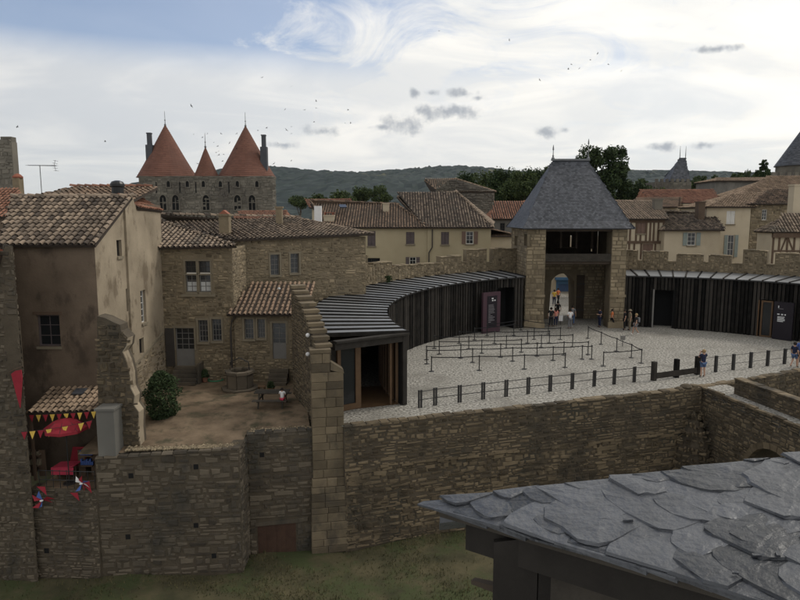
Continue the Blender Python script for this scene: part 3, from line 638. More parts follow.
# ================================================================== COURTYARD DIVIDING WALL WITH BUTTRESS
def divider():
    r = random.Random(31)
    t = thing('dividing_wall', 'stepped old stone wall with ashlar buttress between courtyard and timber pavilion', 'wall', (-3.7, 28.8, MOATZ))
    A, B = Vector((-5.75, 34.1)), Vector((-3.72, 28.75)); w = Wall(A, B)
    steps = [(0.0, 5.75), (0.10, 5.55), (0.22, 5.35), (0.36, 5.1), (0.50, 4.85), (0.60, 4.6), (0.68, 4.35), (0.76, 4.1), (0.84, 3.85), (0.92, 3.6), (1.0, 3.35)]
    def top(a):
        k = a / w.L; z = steps[0][1]
        for s_, zz in steps:
            if k >= s_: z = zz
        return z
    mb = MB()
    for (s0, z), (s1, _) in zip(steps, steps[1:]): w.box(mb, s0 * w.L, s1 * w.L, -0.4, z, -0.62, 0)
    mb.build('core', 'moat_mortar', t)
    mb = MB(); stones(mb, w, -0.3, 5.75, r, 0.3, 0.15, (), 0.03, top=top)
    wr = Wall(w.p(w.L, 0, -.62)[:2], w.p(0, 0, -.62)[:2]); stones(mb, wr, 0.0, 5.7, r, 0.3, 0.16, (), 0.03, top=lambda a: top(w.L - a - .01))
    mb.build('stone', 'ashlar', t, kind='stuff')
    for (s0, z), (s1, _) in zip(steps, steps[1:]):
        g = MB(); w.box(g, s0 * w.L - 0.06, s1 * w.L - 0.004, z + .003, z + r.uniform(.13, .19), -.70, .08, r.random()); g.build('coping_stone', 'ashlar', t)
    # buttress towards the moat, built of big squared blocks
    fw = Wall((-3.98, 28.42), (-2.56, 28.72)); z = MOATZ - 0.15; k = 0
    tops = {0: 3.25, 1: 2.55}
    core = MB(); fw.box(core, 0.03, fw.L - .03, MOATZ - .4, 2.3, -0.65, -0.03); fw.box(core, 0.03, .82, 2.3, 3.2, -.65, -.03); core.build('core', 'moat_mortar', t)
    while z < 3.3:
        h = r.uniform(0.27, 0.42) if z < -2.6 else r.uniform(0.3, 0.5); bat = 0.16 * max(0, min(1, (-2.4 - z) / 0.6)) + 0.03 * max(0, -2.4 - z)
        wd = fw.L if z < 2.3 else 0.86; cuts = [0.0]; a = 0
        while a < wd - 0.3:
            a += r.uniform(0.42, 0.8); cuts.append(min(a, wd))
        if cuts[-1] < wd: cuts[-1] = wd
        for c0, c1 in zip(cuts, cuts[1:]):
            g = MB(); e0 = -bat * .5 if c0 == 0 else 0; e1 = bat * .5 if c1 == wd else 0; pr = r.uniform(0, 0.018)
            b_ = 0.02; i = 0
            q = [(c0 + e0 + .006, z + .006), (c1 + e1 - .006, z + .006), (c1 + e1 - .006, z + h - .006), (c0 + e0 + .006, z + h - .006)]
            g.v += [tuple(fw.p(x, y, -.55)) for x, y in q] + [tuple(fw.p(x, y, bat + pr)) for x, y in q]
            mx, mz = (q[0][0] + q[1][0]) / 2, z + h / 2
            g.v += [tuple(fw.p(x + (b_ if x < mx else -b_), y + (b_ if y < mz else -b_), bat + pr + .018)) for x, y in q]
            tt = r.random()
            for f in ((0, 1, 5, 4), (1, 2, 6, 5), (2, 3, 7, 6), (3, 0, 4, 7), (4, 5, 9, 8), (5, 6, 10, 9), (6, 7, 11, 10), (7, 4, 8, 11), (8, 9, 10, 11)): g.f.append(f); g.t.append(tt)
            g.build('stone_block', 'ashlar', t)
        z += h
    g = MB(); fw.box(g, -.04, .9, 3.42, 3.58, -.7, .06); g.build('coping_stone', 'ashlar', t)
    g = MB(); g.hexa([fw.p(.88, 2.62, .03), fw.p(fw.L + .03, 2.45, .03), fw.p(fw.L + .03, 2.45, -.6), fw.p(.88, 2.62, -.6), fw.p(.88, 3.0, .0), fw.p(fw.L, 2.62, .0), fw.p(fw.L, 2.62, -.6), fw.p(.88, 3.0, -.6)]); g.build('coping_stone', 'ashlar', t)
    # cable and two round lamps on the wall
    g = MB(); a_ = w.px(312, 335)[0]; g.tube([w.p(a_, 4.1, .06), w.p(a_ + .02, 2.2, .06), w.p(a_, 0.1, .06)], 0.018, 5); tag(g.build('cable', 'iron'), 'black cable running down the stepped stone wall', 'cable')
    for v in (335, 354):
        a2, z2 = w.px(311, v); g = MB(); g.lathe([(.02, -.1), (.085, -.07), (.11, 0), (.085, .07), (.02, .1)], tuple(w.p(a2, z2, .15)), 10)
        o = tag(g.build('wall_lamp', 'white_cloth', smooth=True), 'small round white lamp fixed to the stepped wall, %s one' % ('upper' if v == 335 else 'lower'), 'lamp')
        b = MB(); b.bar(w.p(a2, z2, 0.0), w.p(a2, z2, .12), .06, .06); b.build('bracket', 'iron', o)
divider()

# ================================================================== TIMBER PAVILIONS ROUND THE FORECOURT
def ez(phi):
    k = min(1, max(0, (phi + 22) / 92)); return 3.75 + 0.70 * k
def phi_at(u, R=RI):
    """angle at which the vertical plane of pixel column u meets the far side of the circle"""
    d = ray(u, 300); d = Vector((d.x, d.y)).normalized(); c = Vector((CX, CY)); b = d.dot(c); t = b + sqrt(max(0, b * b - c.dot(c) + R * R)); p = d * t
    return degrees(atan2(p.y - CY, CX - p.x))
def arc_sheet(mb, p0, p1, R, z0, z1, step=2.0):
    n = max(1, int((p1 - p0) / step)); z0f = z0 if callable(z0) else (lambda p: z0); z1f = z1 if callable(z1) else (lambda p: z1)
    for i in range(n):
        a, b = p0 + (p1 - p0) * i / n, p0 + (p1 - p0) * (i + 1) / n; A, B = arc(a, R), arc(b, R)
        mb.quad((A.x, A.y, z0f(a)), (B.x, B.y, z0f(b)), (B.x, B.y, z1f(b)), (A.x, A.y, z1f(a)))
def pavilion(label, p0, p1, doors, seed):
    r = random.Random(seed); c = arc((p0 + p1) / 2, RI)
    t = thing('timber_pavilion', label, 'pavilion', (c.x, c.y, 0))
    mb = MB(); q = [p0] + [x for d in doors for x in d[:2]] + [p1]
    for i in range(0, len(q), 2): arc_sheet(mb, q[i], q[i + 1], RI + 0.16, 0, lambda p: ez(p) - .12)
    for d in doors: arc_sheet(mb, d[0], d[1], RI + .16, d[2], lambda p: ez(p) - .12)
    for d in doors:
        for a in d[:2]: A, B = arc(a, RI + .16), arc(a, RI + 1.4); mb.quad((A.x, A.y, 0), (B.x, B.y, 0), (B.x, B.y, d[2]), (A.x, A.y, d[2]))
        arc_sheet(mb, d[0], d[1], RI + 1.4, 0, d[2])
    arc_sheet(mb, p0, p1, RO - .1, 0, lambda p: ez(p) - .1)
    mb.build('backing_wall', 'black_back', t)
    pitch = 0.29; dp = degrees(pitch / RI); p = p0 + dp * .5
    while p < p1:
        A = arc(p, RI); d = Vector((A.x - CX, A.y - CY)).normalized(); tn = Vector((-d.y, d.x)); z0 = 0.02
        for dd in doors:
            if dd[0] - dp * .3 < p < dd[1] + dp * .3: z0 = dd[2] + .02
        w_ = r.uniform(.085, .115); th = r.uniform(.05, .075); o = r.uniform(-.02, .02); g = MB(); zt = ez(p) - .1 + r.uniform(-.015, .015); ln = r.uniform(-.012, .012)
        base = [A + tn * -w_ - d * (th + o), A + tn * w_ - d * (th + o), A + tn * w_ + d * (.06), A - tn * w_ + d * .06]
        g.hexa([(x.x, x.y, z0) for x in base] + [(x.x + tn.x * ln, x.y + tn.y * ln, zt) for x in base], r.random()); g.build('plank', 'dark_wood', t)
        p += dp
    # roof: radial zinc trays between standing ribs
    n = int(radians(p1 - p0) * RO / 1.15); rb = MB(); arc_sheet(rb, p0, p1, RI - .22, lambda p: ez(p) - .11, lambda p: ez(p) + .015)
    deck = MB()
    for i in range(n):
        a, b = p0 + (p1 - p0) * i / n, p0 + (p1 - p0) * (i + 1) / n
        Ai, Bi, Ao, Bo = arc(a, RI - .2), arc(b, RI - .2), arc(a, RO), arc(b, RO); za, zb = ez(a), ez(b)
        deck.hexa([(Ai.x, Ai.y, za - .11), (Ao.x, Ao.y, za + .02), (Bo.x, Bo.y, zb + .02), (Bi.x, Bi.y, zb - .11), (Ai.x, Ai.y, za - .02), (Ao.x, Ao.y, za + .12), (Bo.x, Bo.y, zb + .12), (Bi.x, Bi.y, zb - .02)])
    roof = deck.build('roof', 'dark_wood', t)
    for i in range(n):
        a, b = p0 + (p1 - p0) * (i + .06) / n, p0 + (p1 - p0) * (i + .94) / n
        g = MB(); Ai, Bi, Ao, Bo = arc(a, RI - .24), arc(b, RI - .24), arc(a, RO - .05), arc(b, RO - .05); za, zb = ez(a), ez(b); j = r.uniform(0, .02)
        g.hexa([(Ai.x, Ai.y, za - .015), (Ao.x, Ao.y, za + .125), (Bo.x, Bo.y, zb + .125), (Bi.x, Bi.y, zb - .015), (Ai.x, Ai.y, za + .01 + j), (Ao.x, Ao.y, za + .15 + j), (Bo.x, Bo.y, zb + .15 - j), (Bi.x, Bi.y, zb + .01 - j)], r.random())
        g.build('roof_panel', 'zinc', roof)
    for i in range(n + 1):
        a = p0 + (p1 - p0) * i / n; g = MB(); Ai, Ao = arc(a, RI - .27), arc(a, RO - .02); g.bar((Ai.x, Ai.y, ez(a) + .01), (Ao.x, Ao.y, ez(a) + .16), .12, .12); g.build('roof_rib', 'dark_wood', roof)
    rb.build('fascia', 'iron', t)
    return t
GL, GR, GF, GB = 10.65, 19.1, 54.8, 62.3            # gate tower plan
PL0, PL1 = -21.5, 70.0; PR0, PR1 = 99.5, 172.0
def pavilions():
    a0, a1 = phi_at(497.5), phi_at(514.5)
    t = pavilion('dark plank-clad curved ticket pavilion left of the gate tower, ending at the stepped wall', PL0, PL1, [(a0, a1, 3.55)], 41)
    # open end towards the moat
    A = Vector((-3.05, 29.75)); B = arc(PL0, RI) ; w = Wall(A, (B.x, B.y)); z1 = 3.62
    g = MB(); w.box(g, w.L - .12, w.L + .12, 0.02, z1, -.2, .08); g.build('corner_post', 'dark_wood', t)
    g = MB(); w.box(g, 0, w.L - .125, z1 - .34, z1 - .003, -.2, .06); w.box(g, 0, w.L + .2, z1, z1 + .1, -.2, .2); g.build('end_fascia', 'dark_wood', t)
    # timber window frame with glass
    fa = w.px(347, 380)[0]; fb = w.px(369, 380)[0]; fz = z1 - .36; fr = MB(); o0, o1 = -.9, -.75
    for (x0, x1, y0, y1) in ((fa - .08, fa + .1, 0.03, fz), (fb - .3, fb, 0.03, fz), (fa + .1, fb - .3, fz - .16, fz), (fa + .1, fb - .3, .03, .32)): w.box(fr, x0, x1, y0, y1, o0, o1)
    f = fr.build('door_frame', 'brown_wood', t); g = MB(); w.box(g, fa + .1, fb - .3, .32, fz - .16, o0 + .05, o0 + .07); g.build('pane', 'glass', f)
    g = MB(); w.box(g, fa - .1, fb, fz - .01, fz + .3, o0 - .04, o0); w.box(g, 0.0, fa - .082, 0, fz + .3, o0 - .04, o0 + .02); g.build('end_panel', 'dark_wood', t)
    # inside: floor, studs along the inner wall
    g = MB()
    for i in range(8):
        p = PL0 + .6 + i * 1.5; q = p + 1.5; a_, b_, c_, d_ = arc(p, RI + .2), arc(p, RO - .6), arc(q, RO - .6), arc(q, RI + .2)
        g.quad((a_.x, a_.y, .02), (b_.x, b_.y, .02), (c_.x, c_.y, .02), (d_.x, d_.y, .02))
    g.build('inner_floor', 'brown_wood', t)
    for i in range(9):
        p = PL0 + 1.6 + i * 2.1; A_ = arc(p, RI + .22); B_ = arc(p, RI + .42); g = MB(); g.bar((A_.x, A_.y, .03), (A_.x, A_.y, 3.5), .14, .14); g.build('stud', 'brown_wood', t)
    for i in range(5):
        p = PL0 + 2.6 + i * 2.1; A_ = arc(p, RI + .24); q = arc(p + 1.2, RI + .24); g = MB(); g.quad((A_.x, A_.y, .2), (q.x, q.y, .2), (q.x, q.y, 3.2), (A_.x, A_.y, 3.2)); g.build('inner_panel', 'glass' if i % 2 else 'brown_wood', t)
    pk = arc(PL0 + .9, RI + .62); g = MB(); g.bar((pk.x, pk.y, .03), (pk.x, pk.y, 3.5), .16, .1); g.build('door_jamb', 'brown_wood', t)
    # right pavilion
    b0, b1 = phi_at(653.5), phi_at(673); c0, c1 = phi_at(762), phi_at(774)
    t = pavilion('dark plank-clad curved pavilion right of the gate tower', PR0, PR1, [(b0, b1, 3.25), (c0, c1, 2.95)], 42)
    pa, pb = arc(b0 - .05, RI - .06), arc(b0 + .25, RI - .06); g = MB(); g.bar((pa.x, pa.y, 0.02), (pa.x, pa.y, 3.3), .09, .12); g.build('door_post', 'frame_grey', t)
    A, B = arc(c0, RI - .05), arc(c1, RI - .05); w = Wall(A, B); g = MB(); L_ = w.L
    for (x0, x1, y0, y1) in ((0, .12, .02, 2.9), (L_ - .12, L_, .02, 2.9), (.12, L_ - .12, 2.78, 2.9), (.12, L_ - .12, .02, .14), (-.22, -.14, .02, 2.9)): w.box(g, x0, x1, y0, y1, -.1, .05)
    f = g.build('door_frame', 'brown_wood', t); g = MB(); w.box(g, .12, L_ - .12, .14, 2.78, -.06, -.03); g.build('pane', 'glass', f)
    # sign boards
    def sign(A, B, label, h, frame, marks, th=.18):
        w = Wall(A, B); L_ = w.L; s = thing('sign_board', label, 'sign', (A[0], A[1], 0)); g = MB(); w.box(g, 0, L_, .03, h, -th, 0); b = g.build('panel', 'sign_purple' if frame else 'sign_dark', s)
        if frame: g = MB(); w.box(g, L_ * .22, L_ * .80, .42, h - .3, .002, .012); b2 = g.build('inset', 'sign_dark', s)
        for (x0, x1, y0, y1, m) in marks:
            g = MB(); w.box(g, x0 * L_, x1 * L_, y0 * h, y1 * h, .013, .018); g.build('print', m, s)
        return s
    q0, q1 = phi_at(477), phi_at(496); A = arc(q0, RI - .75); B = arc(q1, RI - .6); k = random.Random(5)
    mk = [(.48, .58, .83, .86, 'print_white'), (.50, .57, .78, .81, 'print_white'), (.63, .70, .78, .81, 'print_white')]
    for i in range(12): mk.append((.30, .30 + k.uniform(.12, .38), .68 - i * .038, .692 - i * .038, 'print_grey'))
    sign(A, B, 'tall purple information sign standing at the left pavilion doorway', 3.35, True, mk)
    q0, q1 = phi_at(776.5), phi_at(797); A = arc(q0, RI - .45); B = arc(q1, RI - .5)
    mk = [(.22, .27, .84, .90, 'print_white'), (.22, .50, .815, .825, 'print_grey'), (.20, .32, .66, .69, 'print_white'), (.40, .50, .655, .69, 'print_white'), (.57, .64, .655, .69, 'print_white')]
    for i in range(5): mk.append((.22, .22 + k.uniform(.3, .45), .60 - i * .03, .618 - i * .03, 'print_white'))
    sign(A, B, 'dark violet ticket information sign with white print by the framed door', 2.95, False, mk)
pavilions()

# ================================================================== BARBICAN WALL WITH BATTLEMENTS
def barbican():
    def seg(label, p0, p1, merl, seed, zbase=0.0):
        r = random.Random(seed); c = arc((p0 + p1) / 2, RO); t = thing('battlement_wall', label, 'wall', (c.x, c.y, 0)); core = MB(); st = MB()
        n = int((p1 - p0) / 1.0)
        def top(p):
            for (a, b, z) in merl:
                if a <= p < b: return z
            return 5.0
        bs = sorted({p0, p1, *[m[0] for m in merl if p0 < m[0] < p1], *[m[1] for m in merl if p0 < m[1] < p1], *[p0 + (p1 - p0) * i / n for i in range(n)]})
        for a, b in zip(bs, bs[1:]):
            if b - a < 0.02: continue
            A, B, A2, B2 = arc(a, RO), arc(b, RO), arc(a, RO + .55), arc(b, RO + .55); z = top((a + b) / 2)
            core.hexa([(A.x, A.y, 0), (B.x, B.y, 0), (B2.x, B2.y, 0), (A2.x, A2.y, 0), (A.x, A.y, z), (B.x, B.y, z), (B2.x, B2.y, z), (A2.x, A2.y, z)])
            stones(st, Wall((A.x, A.y), (B.x, B.y)), 3.6, z + .02, r, .38, .2, (), .035)
            g = MB(); A, B, A2, B2 = arc(a, RO - .06), arc(b, RO - .06), arc(a, RO + .6), arc(b, RO + .6); zc = z + .003; j = r.uniform(.04, .12)
            g.hexa([(A.x, A.y, zc), (B.x, B.y, zc), (B2.x, B2.y, zc), (A2.x, A2.y, zc), (A.x, A.y, zc + j), (B.x, B.y, zc + j * r.uniform(.6, 1.2)), (B2.x, B2.y, zc + j), (A2.x, A2.y, zc + j)], r.random()); g.build('coping_stone', 'rubble', t)
        core.build('core', 'rubble_mortar', t); st.build('stone', 'rubble', t, kind='stuff')
    def pz(u, v):
        p = phi_at(u, RO); q = arc(p, RO); return p, aty(u, v, q.y).z
    def conv(lst):
        out = []
        for (u0, u1, v) in lst: a, z = pz(u0, v); b, _ = pz(u1, v); out.append((a, b, pz((u0 + u1) / 2, v)[1]))
        return out
    ml = conv([(330, 368, 259), (368, 373, 266), (373, 392, 263), (392, 394, 268), (394, 410, 266), (410, 440, 264.5), (440, 461, 257), (461, 466, 262.5), (466, 486, 250), (486, 491.5, 263), (491.5, 516, 249)])
    seg('crenellated stone barbican wall behind the left pavilion roof', 22.0, 74.5, ml, 51)
    mr = conv([(620, 636, 251), (636, 641, 261), (641, 666, 252), (666, 674, 262), (674, 701, 255), (701, 706, 262.5), (706, 729, 256), (729, 740, 264), (740, 764, 251), (764, 772, 265), (772, 796, 254), (796, 802, 263), (802, 840, 254)])
    seg('crenellated stone barbican wall behind the right pavilion roof', 97.0, 160.0, mr, 52)
barbican()

# ================================================================== GATE TOWER
def gate():
    r = random.Random(61); t = thing('gate_tower', 'square stone gate tower with steep slate hipped roof and open timber loggia', 'tower', ((GL + GR) / 2, (GF + GB) / 2, 0))
    w = Wall((GL, GF), (GR, GF)); xo0 = w.px(544.5, 290)[0]; xo1 = w.px(610, 290)[0]; ZE = 8.5
    zb0, zb1 = 5.70, 6.33
    holes = [(xo0, xo1, -1, ZE)]
    mb = MB(); panel(mb, w, 0, ZE, [(xo0, xo1, -1, 9)], 1.4)
    wl = Wall((GL, GB), (GL, GF)); sl = [wl.rect(514.5, 236, 518, 246), wl.rect(524, 234, 527.2, 246)]
    panel(mb, wl, 0, ZE, sl, .3); wr = Wall((GR, GF), (GR, GB)); panel(mb, wr, 0, ZE); mb.build('wall', 'gate_mortar', t)
    st = MB()
    stones(st, w, 0, ZE, r, .62, .33, (), .03, a1=xo0, coarse=.06, gap=.01); stones(st, w, 0, ZE, r, .62, .33, (), .03, a0=xo1, coarse=.06, gap=.01)
    stones(st, wl, 0, ZE, r, .55, .3, sl, .03, coarse=.08, gap=.012); stones(st, wr, 0, ZE, r, .55, .3, (), .03, coarse=.08)
    for x, s in ((xo0, 1), (xo1, -1)):
        wi = Wall((GL + x, GF), (GL + x, GF + 1.4)) if s == -1 else Wall((GL + x, GF + 1.4), (GL + x, GF))
        wi = Wall((GL + x, GF + 1.4), (GL + x, GF)) if False else wi
    st.build('stone', 'gate_stone', t, kind='stuff')
    for hh in sl:
        g = MB(); wl.box(g, hh[0], hh[1], hh[2], hh[3], -.28, -.25); g.build('shutter', 'frame_dark', t)
    # string course and offset plinth on both piers
    for a0, a1 in ((-.05, xo0 + .04), (xo1 - .04, w.L + .05)):
        z = w.px(600, 297)[1]; g = MB(); w.box(g, a0, a1, z, z + .2, -.1, .12); w.box(g, a0 - .03, a1 + .03, 0.02, .5, -.1, .14); g.build('string_course', 'gate_stone', t)
    # inner gate wall with pointed arch
    ZI = 5.6; yi = 59.9; wi = Wall((GL + .2, yi), (GR - .2, yi)); a0 = wi.px(549, 300)[0]; a1 = wi.px(575.5, 300)[0]; zt = wi.px(562, 273.5)[1]
    ac = (a0 + a1) / 2; hw = (a1 - a0) / 2; zs = zt - hw * 1.15; mb = MB()
    def at_(a): k = abs(a - ac) / hw; return zs + (zt - zs) * sqrt(max(0, 1 - k ** 1.9)) if k < 1 else 0
    panel(mb, wi, 0, ZI, [(a0, a1, -1, ZI + 1)], 0.9)
    n = 14
    for i in range(n):
        x0, x1 = a0 + (a1 - a0) * i / n, a0 + (a1 - a0) * (i + 1) / n
        mb.quad(wi.p(x0, at_(x0)), wi.p(x1, at_(x1)), wi.p(x1, ZI), wi.p(x0, ZI)); mb.quad(wi.p(x0, at_(x0)), wi.p(x1, at_(x1)), wi.p(x1, at_(x1), -2.2), wi.p(x0, at_(x0), -2.2))
    for x in (a0, a1): mb.quad(wi.p(x, 0), wi.p(x, zs), wi.p(x, zs, -2.2), wi.p(x, 0, -2.2))
    # passage side walls inside
    for x in (GL + .2, GR - .2): mb.quad((x, GF + .1, 0), (x, GB, 0), (x, GB, ZE), (x, GF + .1, ZE))
    mb.quad((GL, GB, 0), (GL + a0 + .2, GB, 0), (GL + a0 + .2, GB, ZI), (GL, GB, ZI)); mb.quad((GL + a1 + .2, GB, 0), (GR, GB, 0), (GR, GB, ZI), (GL + a1 + .2, GB, ZI)); mb.quad((GL + a0 + .2, GB, zt + .2), (GL + a1 + .2, GB, zt + .2), (GL + a1 + .2, GB, ZI), (GL + a0 + .2, GB, ZI))
    mb.build('inner_wall', 'gate_mortar', t)
    st = MB(); stones(st, wi, 0, zb0, r, .5, .28, [(a0 - .35, a1 + .35, -1, zt + .3)], .025, coarse=.08); stones(st, Wall((GR - .2, yi), (GR - .2, GF + .1)), 0, zb0, r, .5, .28, (), .025, coarse=.08) ; st.build('inner_stone', 'gate_stone', t, kind='stuff')
    # door leaf folded back beside the arch
    g = MB(); d = wi.rect(576, 275, 583.5, 326); wi.box(g, d[0], d[1], .05, d[3], .05, .16); o = g.build('door_leaf', 'beam_wood', t)
    for k in (.2, .5, .8): g = MB(); z = .05 + (d[3] - .05) * k; wi.box(g, d[0] - .02, d[1] + .02, z - .05, z + .05, .162, .18); g.build('strap_hinge', 'iron', o)
    # loggia: floor beams, parapet beam, back wall boards
    g = MB(); w.box(g, xo0 - .0, xo1 + .0, zb0, zb1, -.42, -.02); g.build('parapet_beam', 'weathered_wood', t)
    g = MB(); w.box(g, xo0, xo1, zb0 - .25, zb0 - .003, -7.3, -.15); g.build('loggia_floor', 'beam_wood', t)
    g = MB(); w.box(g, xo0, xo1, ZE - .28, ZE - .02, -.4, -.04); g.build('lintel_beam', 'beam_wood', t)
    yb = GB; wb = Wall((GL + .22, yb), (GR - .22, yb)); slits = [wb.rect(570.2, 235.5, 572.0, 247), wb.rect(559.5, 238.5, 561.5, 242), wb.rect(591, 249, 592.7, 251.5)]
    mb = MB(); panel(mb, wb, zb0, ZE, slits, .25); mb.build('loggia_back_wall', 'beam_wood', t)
    # openings of the outer wall behind the slits let daylight through
    for i in range(4): x = xo0 + (xo1 - xo0) * (i + .5) / 4; g = MB(); w.box(g, x - .09, x + .09, zb1 + .3, ZE - .3, -3.5, -3.32); g.build('post', 'beam_wood', t)
    # slate roof, hipped with a short ridge; slightly bell-cast at the eaves
    e = .45; x0, x1, y0, y1 = GL - e, GR + e, GF - e, GB + e; ym = (GF + GB) / 2; A = aty(553, 160.5, ym); B = aty(588, 160.5, ym); zr = A.z
    def lerp(p, q, k): return tuple(Vector(p) + (Vector(q) - Vector(p)) * k)
    k = .13; drop = .14
    cs = [(x0, y0, ZE - .02), (x1, y0, ZE - .02), (x1, y1, ZE - .02), (x0, y1, ZE - .02)]; rd = [tuple(A), tuple(B), tuple(B), tuple(A)]
    md = [tuple(Vector(lerp(c, q, k)) - Vector((0, 0, drop))) for c, q in zip(cs, rd)]
    for i in range(4):
        j = (i + 1) % 4; slate_plane(t, [cs[i], cs[j], md[j], md[i]], 'slate_fine', r)
        up = [md[i], md[j], rd[j], rd[i]] if rd[i] != rd[j] else [md[i], md[j], rd[i]]
        slate_plane(t, up, 'slate_fine', r)
    g = MB(); g.bar(A + Vector((-.15, 0, .06)), B + Vector((.15, 0, .06)), .3, .16); g.build('ridge_crest', 'lead', t)
    for p, v in ((A, 146), (B, 140)):
        zt_ = aty(554, v, ym).z; g = MB(); g.lathe([(.16, 0), (.12, .15), (.05, .2), (.09, .3), (.04, .38), (.03, zt_ - zr - .5), (.07, zt_ - zr - .42), (.05, zt_ - zr - .2), (.015, zt_ - zr)], (p.x, p.y, zr + .1), 8); g.build('finial', 'lead', t)
    # ceiling under the roof so that the loggia is dark above
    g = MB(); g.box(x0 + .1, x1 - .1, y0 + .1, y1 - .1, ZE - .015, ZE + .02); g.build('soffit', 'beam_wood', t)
gate()

# ================================================================== OLD HOUSES ROUND THE COURTYARD
def old_houses():
    r = random.Random(71)
    # --- rendered gable house on the left -------------------------------------------------
    X, Y0, YR, Y1 = -13.6, 29.0, 33.0, 37.2; ze = 8.35; zr = 10.42; XL = -19.5
    t = thing('gable_house', 'brown rendered gable house with old canal tile roof and small dark casement', 'house', (X, Y0, -2.2))
    wf = Wall((XL, Y0), (X, Y0)); hw = wf.rect(37, 315, 60, 346.5)
    mb = MB(); panel(mb, wf, -2.3, ze, [hw], .3); mb.build('front_wall', 'render_brown', t)
    window(t, wf, hw, .22, 'shutter_mauve', 2, 3, sill=(.05, 'cut_stone', .06), fw=.07)
    g = MB(); wf.box(g, hw[0] - .14, hw[1] + .14, hw[3] + .003, hw[3] + .16, -.1, .012); g.build('lintel', 'timber', t)
    wsd = Wall((X, Y0), (X, Y1)); sh = [wsd.rect(116.5, 230, 121.5, 256.5), wsd.rect(141, 290, 146, 323), wsd.rect(126.3, 288.5, 128, 311.5), wsd.rect(139.5, 338, 144, 354)]
    mb = MB(); panel(mb, wsd, -.8, ze, sh, .25)
    # gable triangle and the higher rear part
    mb.poly([wsd.p(0, ze), wsd.p(YR - Y0, ze), wsd.p(YR - Y0, zr)])
    mb.poly([wsd.p(YR - Y0, ze), wsd.p(Y1 - Y0, ze), wsd.p(Y1 - Y0, 9.75), wsd.p(YR - Y0 + .9, 9.75), wsd.p(YR - Y0 + .5, zr), wsd.p(YR - Y0, zr)])
    mb.build('side_wall', 'render_pale', t)
    for k, h in enumerate(sh):
        window(t, wsd, h, .2, 'frame_white' if k == 1 else 'frame_dark', 2 if k == 1 else 1, 5 if k == 1 else 1, sill=(.04, 'cut_stone', .07) if k in (0, 1) else None, fw=.05)
    g = MB(); a = wsd.px(130, 300)[0]; wsd.box(g, a - .22, a + .2, 2.6, zr - .4, 0.003, .10); g.build('pilaster', 'render_pale', t)
    g = MB(); a0, z0 = wsd.px(131, 369); a1, z1 = wsd.px(162, 333); g.bar(wsd.p(a0, z0, .04), wsd.p(min(a1, 8.0), z1, .04), .12, .10, up=(1, 0, 0)); g.build('sloping_ledge', 'cut_stone', t)
    st = MB(); sl = (z1 - z0) / (a1 - a0)
    stones(st, wsd, -.1, 3.2, r, .3, .15, sh, .025, top=lambda a: min(z0 + (a - a0) * sl - .1, 3.2), skip=.25, a0=max(0.2, a0)); st.build('stone', 'rubble', t, kind='stuff')
    # front roof slope with every tile its own piece
    ey = Y0 - .28; pts = [(-17.75, ey, ze - .12), (X + .16, ey, ze - .12), (X + .16, YR, zr + .02), (XL, YR, zr + .02)]
    E0, ex, es, n, P = plane_axes(pts); mb = MB(); mb.prism([tuple(Vector(p) - n * .12) for p in pts], n * .115); rf = mb.build('roof', 'tile_bed', t)
    tm = []
    for k in range(5):
        q = MB(); rr = random.Random(k); seg = 7; th = .018
        for (kk, rad, up) in ((0.0, .105, .05), (.43, .088, 0.0)):
            for s_ in (0, 1):
                for j in range(seg): an = pi * j / (seg - 1); R_ = rad - th * s_; q.v.append((R_ * cos(an), kk, R_ * 1.05 * sin(an) + up + rr.uniform(-.003, .003)))
        o = seg
        for j in range(seg - 1):
            q.f += [(j, j + 1, 2 * o + j + 1, 2 * o + j), (o + j + 1, o + j, 3 * o + j, 3 * o + j + 1), (j + 1, j, o + j, o + j + 1)]; q.t += [.5] * 3
        tm.append(q.mesh('roof_tile', 'tile_old'))
    a = P[1][0] - .12; cnt = 0; S_ = max(p[1] for p in P); rot = Matrix((ex, es, n)).transposed().to_4x4()
    amin_ = min(p[0] for p in P)
    while a > amin_ and cnt < 295:
        s = -.06; wob = r.uniform(-.02, .02)
        while s < S_ - .1:
            if not inside(a, max(s, 0) + .1, P): s += .38; continue
            o = bpy.data.objects.new('roof_tile', tm[r.randrange(5)]); C.objects.link(o); o.parent = rf; o.matrix_parent_inverse = wmat(rf).inverted()
            o.matrix_basis = Matrix.Translation(E0 + ex * (a + wob + r.uniform(-.012, .012)) + es * (s + r.uniform(-.02, .02)) + n * .012) @ rot @ Matrix.Rotation(r.uniform(-.035, .035), 4, 'Z') @ Matrix.Rotation(r.uniform(-.02, .02), 4, 'X'); cnt += 1
            s += .38
        a -= .285
    g = MB(); ridge_line(g, (XL, YR, zr + .05), (X + .1, YR, zr + .05), r); g.build('ridge_tile', 'tile_old', rf, kind='stuff')
    g = MB(); ridge_line(g, (X + .1, ey, ze - .06), (X + .1, YR, zr + .06), r, .11); g.build('verge_tile', 'tile_old', rf, kind='stuff')
    # rear higher roof
    A = aty(19, 201.5, 33.6); ry = 37.5; B = aty(150, 212, 36.0)
    roof_plane(t, [(XL, 33.6, 10.25), (X - .15, 33.6, 10.25), (X - .15, 37.4, 11.1), (XL + .8, 37.4, 11.1)], 'tile_brown', r)
    roof_plane(t, [(X + .1, 37.3, 9.78), (X + .1, 33.9, 9.95), (X - 1.2, 34.2, 10.7), (X - 1.2, 37.3, 11.05)], 'tile_red', r)
    g = MB(); ridge_line(g, (XL + .8, 37.4, 11.15), (X - .6, 37.4, 11.15), r); g.build('ridge_tile', 'tile_red', t, kind='stuff')
    g = MB(); g.box(XL, X - .02, YR, 37.35, 8.3, 10.1); g.build('upper_wall', 'render_brown', t)
